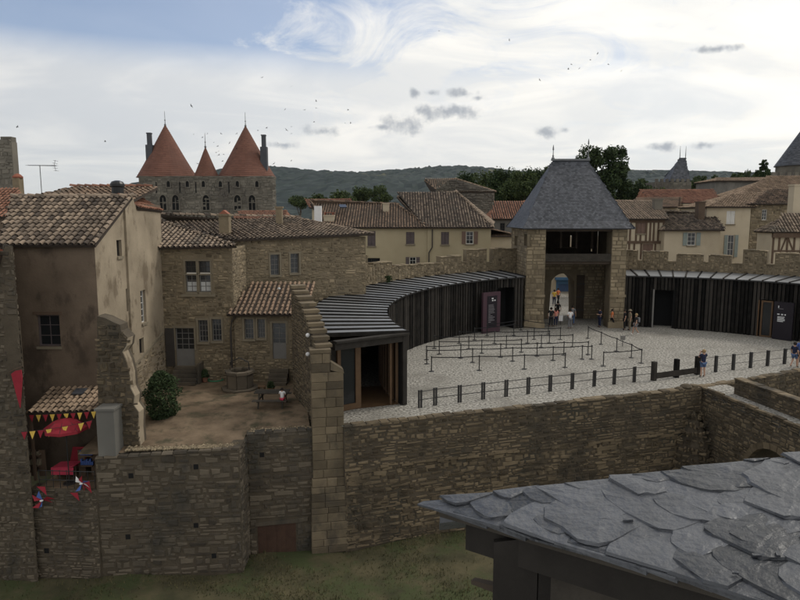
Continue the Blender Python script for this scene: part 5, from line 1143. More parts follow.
        for k in range(len(oo)): k2 = (k + 1) % len(oo); g.hexa([w.p(*oo[k], .05), w.p(*oo[k2], .05), w.p(*ii[k2], .05), w.p(*ii[k], .05), w.p(*oo[k], .3), w.p(*oo[k2], .3), w.p(*ii[k2], .3), w.p(*ii[k], .3)])
        g.build('surround', 'far_stone', f)
    for u in (163, 175.5, 206, 237.5, 252): lancet(u, 195, 210, 6.5, True)
    for u in (168.5, 187.5, 203.5, 220.5, 237.5, 257): lancet(u, 181, 187, 3.2, False)
    for u in (156.5, 180, 196, 229): 
        q = w.rect(u - .5, 182, u + .5, 193); g = MB(); w.box(g, q[0], q[1], q[2], q[3], .08, .16); g.build('arrow_slit', 'black_back', t)
    # far slate roofed towers
    def slate_tower(label, u0, u1, vt, vb, y, ridge, fin):
        A, B = aty(u0, vt, y), aty(u1, vt, y); t = thing('slate_roof_tower', label, 'tower', ((A.x + B.x) / 2, y, 0)); w = Wall((A.x, y), (B.x, y)); mb = MB(); w.box(mb, 0, w.L, 0, A.z, -w.L, 0); mb.build('wall', 'far_stone', t); st = MB(); stones(st, w, 8, A.z, r, .9, .5, (), .08); st.build('stone', 'far_stone', t, kind='stuff')
        n = 7
        for k in range(n): g = MB(); w.box(g, w.L * (k + .1) / n, w.L * (k + .62) / n, A.z + .003, A.z + .9, -.5, .02); g.build('merlon', 'far_stone', t)
        ra, rb = aty(*ridge[0]), aty(*ridge[1]); c = [aty(*p) for p in ridge[2]]
        yb = c[0].y; wdt = c[1].x - c[0].x; bk = [Vector((c[1].x, yb + wdt, c[1].z)), Vector((c[0].x, yb + wdt, c[0].z))]; ra.y = rb.y = yb + wdt / 2
        P = [c[0], c[1], bk[0], bk[1]]; Rr = [ra, rb, rb, ra]
        for i in range(4):
            j = (i + 1) % 4; pp = [P[i], P[j], Rr[j], Rr[i]]
            if i % 2: pp = [P[i], P[j], Rr[i]]
            slate_plane(t, [tuple(q) for q in pp], 'slate_fine', r, .6, .45)
        for p in (ra, rb): g = MB(); g.lathe([(.2, 0), (.08, .4), (.12, .6), (.04, fin)], tuple(p), 6); g.build('finial', 'lead', t)
    slate_tower('far stone tower with battlements and pointed slate roof behind the town', 655, 691.5, 182, 194, 190, [(671.5, 160, 200), (677, 160, 200), [(669, 181.5, 191), (690.5, 181.5, 191)]], 3.5)
    t = thing('slate_roof_tower', 'big round tower with tall conical slate roof beyond the tan roofs', 'tower', (95, 157, 0)); c = aty(799.5, 170, 157); rad = 21.5 * 157 / F; zt = aty(799, 166, 157).z; za = aty(799, 128, 157).z; g = MB(); k0 = random.Random(4); prof = [(rad * 1.05, zt - .1)]; n = 30
    for i in range(n): k = i / n; prof += [(rad * 1.04 * (1 - k) + .06, zt + (za - zt) * k), (rad * 1.04 * (1 - k - .8 / n) + .02, zt + (za - zt) * (k + .8 / n))]
    g.lathe(prof + [(.05, za)], (c.x, c.y, 0), 44, tr=k0); g.build('roof', 'slate_fine', t); g = MB(); g.lathe([(.2, 0), (.08, .5), (.15, .7), (.04, 2.4)], (c.x, c.y, za - .2), 6); g.build('finial', 'lead', t)
    g = MB(); g.lathe([(rad * .97, 0), (rad * .97, zt - .12)], (c.x, c.y, 0), 40); g.build('wall', 'far_stone', t)
    A, B = aty(771, 177, 150), aty(832, 177, 150); w = Wall((A.x, 150), (B.x, 150)); t = thing('battlement_wall', 'far battlemented stone wall at the foot of the conical slate roof', 'wall', (A.x, 150, 0)); g = MB(); w.box(g, 0, w.L, 0, A.z, -1, 0); g.build('core', 'far_stone', t); st = MB(); stones(st, w, 8, A.z, r, .9, .5, (), .08); st.build('stone', 'far_stone', t, kind='stuff')
    for k in range(8): g = MB(); w.box(g, w.L * (k + .1) / 8, w.L * (k + .62) / 8, A.z + .003, A.z + 1.1, -.8, .02); g.build('merlon', 'far_stone', t)
town()

# ================================================================== TREES
def tree(name, label, base, h, clumps, leafm, seed, n=2200, leaf=.35, trunk_r=.3, group=None):
    """clumps: (dx, dy, z, rx, rz) ellipsoids of leaves; base on the ground"""
    r = random.Random(seed); t = thing(name, label, 'tree', base, group); bx, by, bz = base
    tb = MB(); top = max(c[2] for c in clumps); tb.tube([(bx, by, bz - .3), (bx + .1, by, bz + h * .3), (bx - .1, by + .1, bz + top * .85)], [trunk_r, trunk_r * .75, trunk_r * .3], 8)
    for c in clumps: tb.tube([(bx, by, bz + min(c[2] * .6, h * .55)), (bx + c[0] * .5, by + c[1] * .5, bz + c[2] * .8), (bx + c[0], by + c[1], bz + c[2])], [trunk_r * .5, trunk_r * .3, trunk_r * .1], 5)
    tb.build('trunk', 'bark', t); mb = MB(); vol = [c[3] * c[3] * c[4] for c in clumps]; tot = sum(vol)
    for c, v in zip(clumps, vol):
        # sub-clumps give light and dark tufts and gaps
        subs = []
        for _ in range(max(5, int(26 * (v / tot) ** .6))):
            a, ph = r.uniform(0, 6.28), math.acos(r.uniform(-1, 1)); k = r.uniform(.55, 1.0); subs.append((c[0] + c[3] * k * sin(ph) * cos(a), c[1] + c[3] * k * sin(ph) * sin(a), c[2] + c[4] * k * cos(ph), c[3] * r.uniform(.28, .5)))
        m = int(3.2 * n * v / tot)
        for _ in range(m):
            s = subs[r.randrange(len(subs))]; d = Vector((r.gauss(0, 1), r.gauss(0, 1), r.gauss(0, .8))).normalized() * s[3] * r.uniform(.35, 1.05)
            p = Vector((bx + s[0], by + s[1], bz + s[2])) + d; a = Vector((r.gauss(0, 1), r.gauss(0, 1), r.gauss(0, 1))).normalized(); b = a.cross(Vector((r.gauss(0, 1), r.gauss(0, 1), r.gauss(0, 1)))).normalized(); l = leaf * r.uniform(.6, 1.4)
            mb.quad(p - a * l, p + b * l * .5, p + a * l, p - b * l * .5, r.random())
    mb.build('crown', leafm, t); return t
def trees():
    def big(label, u, y, vtop, vbot, wpx, leafm, seed, name='broadleaf_tree', n=2600, group=None, shape=1.0):
        s = y / F; c = aty(u, vtop, y); rx = wpx * s / 2; ztop = c.z; zb = aty(u, vbot, y).z; hz = (ztop - zb) / 2; r = random.Random(seed)
        cl = [(0, 0, ztop - hz * .95, rx * .75, hz * .85)]
        for _ in range(5): cl.append((r.uniform(-.6, .6) * rx, r.uniform(-.5, .5) * rx, ztop - hz * r.uniform(.55, 1.6), rx * r.uniform(.35, .55), hz * r.uniform(.3, .5)))
        return tree(name, label, (c.x, y, 0), ztop, cl, leafm, seed, n, leaf=max(.18, s * 1.1), trunk_r=.35, group=group)
    # tall stone pine behind the gate tower
    y = 118; s = y / F; c = aty(606, 148, y)
    tree('stone_pine', 'tall dark umbrella pine rising behind the gate tower roof', (c.x, y, 0), c.z, [(-2.0, 0, c.z - 1.6, 3.2, 1.5), (1.3, .5, c.z - 1.4, 2.6, 1.3), (-.6, 0, c.z - 3.8, 4.0, 2.2), (2.2, 0, c.z - 5.2, 3.0, 1.8), (-1.0, 0, c.z - 7.0, 4.4, 2.3), (3.6, 1, c.z - 8.0, 3.4, 2.0)], 'leaf_dark', 5, 5000, .26, .45)
    big('dark rounded tree right of the umbrella pine', 634, 122, 181, 208, 42, 'leaf_dark', 6, n=2600)
    big('dark tree low behind the slate roof right side', 652, 135, 186, 206, 30, 'leaf_mid', 16, n=1600)
    for k, (u, vt, wd, y) in enumerate(((470, 172, 28, 150), (487, 170, 30, 140), (505, 168.5, 30, 132), (522, 169, 30, 128), (538, 166, 30, 135), (552, 163, 26, 140))):
        big('dense dark green tree, %s from the gate tower in the row behind the stone gable' % ['sixth', 'fifth', 'fourth', 'third', 'second', 'first'][k], u, y, vt, 214, wd * 1.45, ('leaf_dark', 'leaf_mid')[k % 2], 30 + k, group='trees behind the gate tower', n=3200)
    for k, (u, vt, wd, y) in enumerate(((340, 192, 26, 230), (362, 187, 24, 240), (380, 186, 26, 235), (300, 196, 26, 250), (318, 195, 22, 240))):
        big(['pale green tree second from the big stone gable behind the yellow house', 'green tree third from the stone gable behind the skylight roof', 'green tree nearest the stone gable behind the yellow house roofs', 'small tree nearest the twin towers on the lower slope', 'small tree second from the twin towers on the lower slope'][[1, 0, 2, 3, 4][k]], u, y, vt, 207, wd, 'leaf_mid', 50 + k, group='trees behind the red roofs', n=1100)
    for k, (u, vt, wd, y) in enumerate(((640, 178, 22, 260), (702, 176, 22, 270), (716, 174.5, 22, 260), (731, 172, 22, 250), (745, 170.5, 22, 250), (757, 171, 18, 255), (775, 172, 20, 260), (695, 178, 20, 280))):
        big(['olive green tree just left of the far slate-roofed tower', 'olive green tree second from the far slate tower over the red roof', 'olive green tree third from the far slate tower above the red roof', 'olive green tree fourth from the far slate tower above the grey building', 'olive green tree second from the small conifer above the grey building', 'olive green tree beside the small conifer above the grey building', 'olive green tree between the conifer and the conical slate roof', 'olive green tree nearest the right side of the far slate tower'][k], u, y, vt, 197, wd, 'leaf_mid', 70 + k, group='trees on the right skyline', n=1000)
    # cedar with tiered branches
    y = 130; c = aty(764.5, 158, y); r = random.Random(3); cl = []
    for k in range(7): cl.append((r.uniform(-.3, .3), 0, c.z - .5 - k * .75, .5 + k * .24, .28))
    tree('conifer_tree', 'small pointed conifer standing above the grey building', (c.x, y, 0), c.z, cl, 'leaf_dark', 90, 1500, .22, .2)
    # bush and potted plants of the courtyard
    q = atz(163, 418, -.1); r = random.Random(8); t = thing('round_bush', 'dark clipped evergreen bush growing by the gable house', 'bush', (q.x, q.y, -.1)); g = MB(); g.tube([(q.x, q.y, -.2), (q.x, q.y, 1.4)], .06, 6); g.build('stem', 'bark', t); mb = MB()
    for _ in range(5200):
        z = r.uniform(0.05, 2.3); rad = .76 * (sin(pi * min(1, (z + .35) / 2.75)) ** .6) * sqrt(r.uniform(.25, 1.12)) * (1 + .12 * sin(z * 9 + 3)); a = r.uniform(0, 6.28); rad *= 1 + .16 * sin(3 * a + 4 * z) + .12 * sin(5 * a - 7 * z + 1); p = Vector((q.x + rad * cos(a), q.y + rad * sin(a), z - .12)); d = Vector((r.gauss(0, 1), r.gauss(0, 1), r.gauss(0.5, 1))).normalized(); e = d.cross(Vector((r.gauss(0, 1), r.gauss(0, 1), r.gauss(0, 1)))).normalized(); l = r.uniform(.05, .1)
        mb.quad(p - d * l, p + e * l * .4, p + d * l, p - e * l * .4, r.random())
    mb.build('foliage', 'leaf_bush', t)
    def plant(label, u, v, h, w, seed, pot=True, z=0.0):
        q = atz(u, v, z); r = random.Random(seed); t = thing('potted_plant' if pot else 'shrub', label, 'plant', tuple(q)); g = MB(); pz = .3 if pot else 0
        if pot: g.lathe([(.13, .01), (.2, .28), (.22, .3), (.18, .3), (.05, .26)], tuple(q), 10); g.build('pot', 'tile_red', t)
        mb = MB()
        for _ in range(700): a = r.uniform(0, 6.28); k = sqrt(r.random()); zz = r.uniform(0, 1); p = Vector((q.x + w * k * cos(a) * (1 - .5 * zz), q.y + w * k * sin(a) * (1 - .5 * zz), q.z + pz + h * zz)); d = Vector((r.gauss(0, 1), r.gauss(0, 1), r.gauss(.4, 1))).normalized(); e = d.cross(Vector((r.gauss(0, 1), r.gauss(0, 1), 1))).normalized(); l = r.uniform(.05, .1); mb.quad(p - d * l, p + e * l * .4, p + d * l, p - e * l * .4, r.random())
        mb.build('foliage', 'leaf_bush', t)
    plant('potted plant at the foot of the steps of the rubble house', 205, 382, .4, .25, 1); plant('tall potted plant beside the old well', 265, 379, .8, .28, 2); plant('small potted plant next to the picnic table', 271, 393, .3, .2, 3)
    for k, (u, v) in enumerate(((388, 270), (352, 284), (360, 283))):
        p = phi_at(u, RO - .3); q = arc(p, RO - .35); z = ez(p) + .15; r = random.Random(k); mb = MB()
        for _ in range(160): pp = Vector((q.x + r.gauss(0, .12), q.y + r.gauss(0, .1), z + r.uniform(0, .5))); d = Vector((r.gauss(0, 1), r.gauss(0, 1), r.gauss(.5, 1))).normalized(); e = d.cross(Vector((0, 1, .3))).normalized(); mb.quad(pp - d * .08, pp + e * .04, pp + d * .08, pp - e * .04, r.random())
        tag(mb.build('wall_plant', 'leaf_bush'), 'tuft of weeds growing at the foot of the battlements on the pavilion roof', 'plant', 'weeds on the pavilion roof edge')
trees()

# ================================================================== COURTYARD THINGS AND STALL
def courtyard():
    r = random.Random(91)
    q = atz(238, 391, 0); t = thing('old_well', 'low octagonal stone well in the courtyard', 'well', tuple(q)); c = (q.x, q.y + .5, 0)
    for k in range(8):
        a0, a1 = pi / 4 * k + .02, pi / 4 * (k + 1) - .02; g = MB(); pts = [(c[0] + R_ * cos(a), c[1] + R_ * sin(a), .12) for R_, a in ((.74, a0), (.74, a1), (.54, a1), (.54, a0))]; g.prism(pts, (0, 0, .78), r.random()); g.build('side_stone', 'terrace_stone', t)
        g = MB(); pts = [(c[0] + R_ * cos(a), c[1] + R_ * sin(a), .903) for R_, a in ((.82, a0), (.82, a1), (.5, a1), (.5, a0))]; g.prism(pts, (0, 0, .14), r.random()); g.build('rim_stone', 'terrace_stone', t)
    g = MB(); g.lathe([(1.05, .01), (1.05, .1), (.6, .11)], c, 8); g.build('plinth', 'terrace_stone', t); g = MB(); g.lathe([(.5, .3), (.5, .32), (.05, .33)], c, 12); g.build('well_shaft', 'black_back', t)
    g = MB(); g.tube([(c[0] - .55, c[1], .9), (c[0] - .5, c[1], 1.5), (c[0], c[1], 1.75), (c[0] + .5, c[1], 1.5), (c[0] + .55, c[1], .9)], .03, 6); g.build('iron_hoop', 'iron', t)
    q = atz(215, 381, 0); g = MB(); g.tube([(q.x + .45 * cos(a) * (1 + .1 * sin(3 * a)), q.y + .3 * sin(a), .04 + .012 * k) for k in range(4) for a in [2 * pi * i / 12 for i in range(12)]], .02, 5); tag(g.build('garden_hose', 'green_hose'), 'coiled green garden hose by the house steps', 'hose')
    # picnic table
    q = atz(271, 408, -.02); t = thing('picnic_table', 'dark wooden picnic table with benches in the courtyard', 'table', tuple(q)); x, y = q.x, q.y + .4
    for k in range(5): g = MB(); g.box(x - .85, x + .85, y - .38 + k * .155, y - .24 + k * .155, .70, .74, r.random()); g.build('table_plank', 'weathered_wood', t)
    for s in (-1, 1):
        g = MB(); g.box(x - .85, x + .85, y + s * .72 - .13, y + s * .72 + .13, .42, .46); g.build('bench', 'weathered_wood', t)
        for e in (-1, 1): g = MB(); g.bar((x + s * .6, y + e * .62, 0), (x + s * .6, y + e * .25, .69), .07, .05); g.build('leg', 'weathered_wood', t)
        g = MB(); g.bar((x + s * .6, y - .8, .39), (x + s * .6, y + .8, .39), .05, .07); g.build('crossbar', 'weathered_wood', t)
    # small stool
    q = atz(262, 393, 0); t = thing('stool', 'small wooden stool between the well and the table', 'stool', tuple(q)); g = MB(); g.box(q.x - .2, q.x + .2, q.y - .15, q.y + .15, .36, .40); g.build('seat', 'brown_wood', t)
    for sx in (-1, 1):
        for sy in (-1, 1): g = MB(); g.bar((q.x + sx * .17, q.y + sy * .12, 0), (q.x + sx * .15, q.y + sy * .1, .36), .04, .04); g.build('leg', 'brown_wood', t)
    # ---------------- market stall on the low wall
    y0 = 26.5; FZ = -1.93
    g = MB(); g.box(-15.35, -12.75, 26.3, 29.0, FZ - .2, FZ); struct(g.build('stall_floor', 'earth'))
    t = thing('stall_roof', 'small lean-to roof of red canal tiles over the stall', 'roof', (-14, 28, .9)); a = aty(27, 413, 27.0); b = aty(101, 411, 27.0); zt = 1.75
    roof_plane(t, [a, b, (b.x, 28.95, zt), (a.x, 28.95, zt)], 'tile_tan', r, .25, .36, .1)
    g = MB(); p = aty(60, 398, 28.2); E0, ex, es, n, P = plane_axes([a, b, (b.x, 28.95, zt), (a.x, 28.95, zt)]); o = E0 + ex * (1.35) + es * 1.25 + n * .1; g.prism([o, o + ex * .5, o + ex * .5 + es * .5, o + es * .5], n * .05); g.build('roof_patch', 'slate_near', t)
    for x in (a.x + .1, b.x - .1): g = MB(); g.bar((x, 27.1, FZ), (x, 27.1, a.z - .12), .1, .1); g.build('post', 'timber', t)
    # parasol
    c = aty(65, 418, 26.75); t = thing('parasol', 'dark red parasol of the stall', 'parasol', (c.x, c.y, FZ)); g = MB(); g.tube([(c.x, c.y, FZ), (c.x, c.y, c.z + .06)], .025, 8); g.build('pole', 'iron', t)
    n = 8; R_ = .88; g = MB(); ap = (c.x, c.y, c.z); rim = []; mid = []
    for k in range(n): an = 2 * pi * k / n + .2; rim.append((c.x + R_ * cos(an), c.y + R_ * sin(an), c.z - .42)); mid.append((c.x + R_ * .55 * cos(an), c.y + R_ * .55 * sin(an), c.z - .13))
    for k in range(n):
        k2 = (k + 1) % n; g.poly([ap, mid[k], mid[k2]], k / n); g.quad(mid[k], rim[k], rim[k2], mid[k2], (k * 3 % n) / n); lo = lambda p: (p[0], p[1], p[2] - .12); g.quad(rim[k], lo(rim[k]), lo(rim[k2]), rim[k2], .3)
    g.build('canopy', 'red_cloth', t)
    for k in range(n): g = MB(); g.tube([(c.x, c.y, c.z - .04), mid[k], rim[k]], .01, 4); g.build('rib', 'iron', t)
    g = MB(); g.lathe([(.25, 0), (.25, .05), (.05, .08)], (c.x, c.y, FZ), 12); g.build('base', 'iron', t)
    # bunting
    def bunting(label, A, B, n, sag, cols, sz):
        t = thing('bunting', label, 'bunting', tuple(A)); pts = [A + (B - A) * (i / (n * 2)) - Vector((0, 0, sag * 4 * (i / (n * 2)) * (1 - i / (n * 2)))) for i in range(n * 2 + 1)]; g = MB(); g.tube(pts, .008, 4); g.build('cord', 'iron', t)
        for i in range(n): p, q = pts[2 * i], pts[2 * i + 2]; m = (p + q) / 2; w_ = (q - p) * .38; g = MB(); g.prism([m - w_, m + w_, m + Vector((r.uniform(-.03, .03), -.03, -sz))], (0, .006, 0)); g.build('pennant', cols[i % len(cols)], t)
    bunting('string of red and yellow pennants along the stall roof edge', aty(28, 415, 26.95), aty(97, 411, 26.95), 10, .03, ['red_cloth', 'yellow_cloth'], .32)
    bunting('string of yellow and red pennants hanging in front of the parasol', aty(20, 432, 25.85), aty(93, 420, 26.3), 9, .08, ['red_cloth', 'yellow_cloth'], .34)
    # red covered table and bench, railing with toy kites
    c = aty(66, 462, 27.2); t = thing('stall_table', 'low stall table under a bright red cloth', 'table', (c.x, c.y, FZ)); zt = FZ + .62; g = MB(); g.prism([(c.x - .5, c.y - .3, zt), (c.x + .45, c.y - .3, zt + .06), (c.x + .5, c.y + .4, zt + .06), (c.x - .45, c.y + .4, zt)], (0, 0, .03)); g.box(c.x - .5, c.x + .47, c.y - .32, c.y - .305, zt - .28, zt + .04); g.build('cloth', 'pink_cloth', t)
    for sx in (-1, 1): g = MB(); g.bar((c.x + sx * .4, c.y, FZ), (c.x + sx * .4, c.y, zt - .003), .05, .05); g.build('leg', 'timber', t)
    t = thing('deck_chair', 'red folding chair behind the stall table', 'chair', (c.x + .1, 28.2, FZ)); g = MB(); g.hexa([(c.x - .3, 28.1, FZ + .45), (c.x + .4, 28.1, FZ + .45), (c.x + .4, 28.4, FZ + 1.0), (c.x - .3, 28.4, FZ + 1.0), (c.x - .3, 28.13, FZ + .49), (c.x + .4, 28.13, FZ + .49), (c.x + .4, 28.43, FZ + 1.03), (c.x - .3, 28.43, FZ + 1.03)]); g.build('backrest', 'red_cloth', t); g = MB(); g.box(c.x - .3, c.x + .4, 27.7, 28.1, FZ + .42, FZ + .46); g.build('seat', 'red_cloth', t)
    for sx in (-.27, .37):
        for yy in (27.75, 28.1): g = MB(); g.bar((c.x + sx, yy, FZ), (c.x + sx, yy, FZ + .42), .04, .04); g.build('leg', 'timber', t)
    t = thing('railing', 'thin black iron railing along the edge of the stall', 'railing', (-14.2, 26.35, FZ))
    for z in (.35, .75): g = MB(); g.tube([(-15.3, 26.36, FZ + z), (-12.85, 26.2, FZ + z)], .02, 5); g.build('rail', 'iron', t)
    for k in range(9): g = MB(); x = -15.3 + k * .305; g.tube([(x, 26.36 - .02 * k, FZ), (x, 26.36 - .02 * k, FZ + .8)], .015, 5); g.build('baluster', 'iron', t)
    def pinwheel(label, u, v, y, R_, cols, seed):
        k = random.Random(seed); c = aty(u, v, y); t = thing('pinwheel', label, 'toy', tuple(c)); n = 6
        for i in range(n):
            an = 2 * pi * i / n + k.random(); b = an + .55; rr = R_ * k.uniform(.75, 1.15); g = MB(); g.prism([tuple(c), (c.x + rr * cos(an), c.y - .05, c.z + rr * sin(an)), (c.x + rr * .6 * cos(b), c.y - .12, c.z + rr * .6 * sin(b))], (0, .008, 0)); g.build('blade', cols[i % len(cols)], t)
        g = MB(); g.lathe([(.02, -.02), (.07, -.01), (.07, .02), (.02, .03)], (c.x, c.y - .08, c.z), 10); g.build('hub', 'white_cloth', t); g = MB(); g.tube([tuple(c), (c.x, 26.3, c.z - .05)], .012, 5); g.build('stick', 'iron', t)
    pinwheel('red and blue pinwheel on the stall railing above the wall', 42.5, 500, 25.98, .5, ['red_cloth', 'blue_cloth', 'red_cloth'], 1)
    pinwheel('blue and red pinwheel at the pier end of the stall railing', 82, 483, 25.98, .42, ['blue_cloth', 'red_cloth', 'white_cloth'], 4)
    for k, (u, v, cl, w_, h_, lb) in enumerate(((42, 490, 'red_cloth', .22, .3, 'small red pennant hanging over the stall railing by the pinwheel'), (75, 496, 'red_cloth', .2, .28, 'red pointed flag hanging below the stall edge'), (27, 475, 'blue_cloth', .1, .35, 'narrow blue flag standing at the left end of the stall'), (86, 486, 'red_cloth', .25, .42, 'red streamer hanging from the stall railing near the pier'))):
        c = aty(u, v, 26.05); t = thing('flag', lb, 'flag', tuple(c)); g = MB(); g.prism([(c.x - w_, c.y, c.z + h_ * .5), (c.x + w_ * .6, c.y, c.z + h_ * .5), (c.x + w_, c.y - .06, c.z - h_ * .7)], (0, .01, 0)); g.build('cloth', cl, t); g = MB(); g.tube([(c.x - w_, c.y + .005, c.z + h_ * .5), (c.x - w_, 26.35, c.z + h_ * .4)], .012, 5); g.build('stick', 'iron', t)
    # red banner folded on the stone house
    c = aty(15, 382, 25.8); t = thing('banner', 'folded red banner hanging from the stone house wall', 'flag', tuple(c)); g = MB(); P = [aty(u, v, 25.75) for u, v in ((11, 374), (15, 371), (21, 370), (22, 378), (21, 395), (20, 408), (17, 398), (14, 386))]; g.prism(P, (0, .05, 0)); g.build('cloth', 'red_cloth', t); g = MB(); g.tube([aty(9, 372, 25.9), aty(23, 366, 25.6)], .02, 6); g.build('pole', 'timber', t)
    # goods on the stall
    for k, (u, v, m_, lb) in enumerate(((88, 458, 'black_cloth', 'dark cloth-covered goods rack beside the red table'), (36, 462, 'black_cloth', 'dark goods rack at the left side of the stall'))):
        c = aty(u, v, 27.6); t = thing('goods_rack', lb, 'rack', (c.x, 27.6, FZ)); 
        for z_ in (.5, .95): g = MB(); g.box(c.x - .255, c.x + .255, 27.4, 27.8, FZ + z_, FZ + z_ + .05); g.build('shelf', 'timber', t)
        for sx in (-.28, .28): g = MB(); g.bar((c.x + sx, 27.6, FZ), (c.x + sx, 27.6, FZ + 1.2), .05, .3); g.build('side', 'timber', t)
        g = MB(); rr = random.Random(k)
        for i in range(7): x = c.x - .24 + i * .08; g.box(x - .03, x + .03, 27.45, 27.6, FZ + .553, FZ + .6 + rr.uniform(.05, .25)); g.box(x - .03, x + .03, 27.45, 27.6, FZ + 1.003, FZ + 1.05 + rr.uniform(.03, .2))
        g.build('goods', ['blue_cloth', 'khaki_cloth'][k], t, kind='stuff')
courtyard()
def pebbles():
    r = random.Random(5); mb = MB()
    for (P, Q, n, zz) in (((-11.6, 26.5), (-7.0, 26.9), 900, -.36), ((-6.8, 28.25), (-3.9, 28.85), 300, -.16)):
        for _ in range(n):
            k = r.random(); d = abs(r.gauss(0, .16)); x, y = P[0] + (Q[0] - P[0]) * k, P[1] + (Q[1] - P[1]) * k + d - .1; h = r.uniform(.015, .045); mb.lathe([(h * 1.2, -h), (h * 1.5, h * .3), (h * .6, h)], (x, y, zz + .04 + d * .1), 5, r.random(), a0=r.random())
    o = mb.build('pebble_strip', 'rubble', kind='stuff'); o['label'] = 'strip of pale pebbles along the terrace wall edge'; o['category'] = 'pebbles'
pebbles()

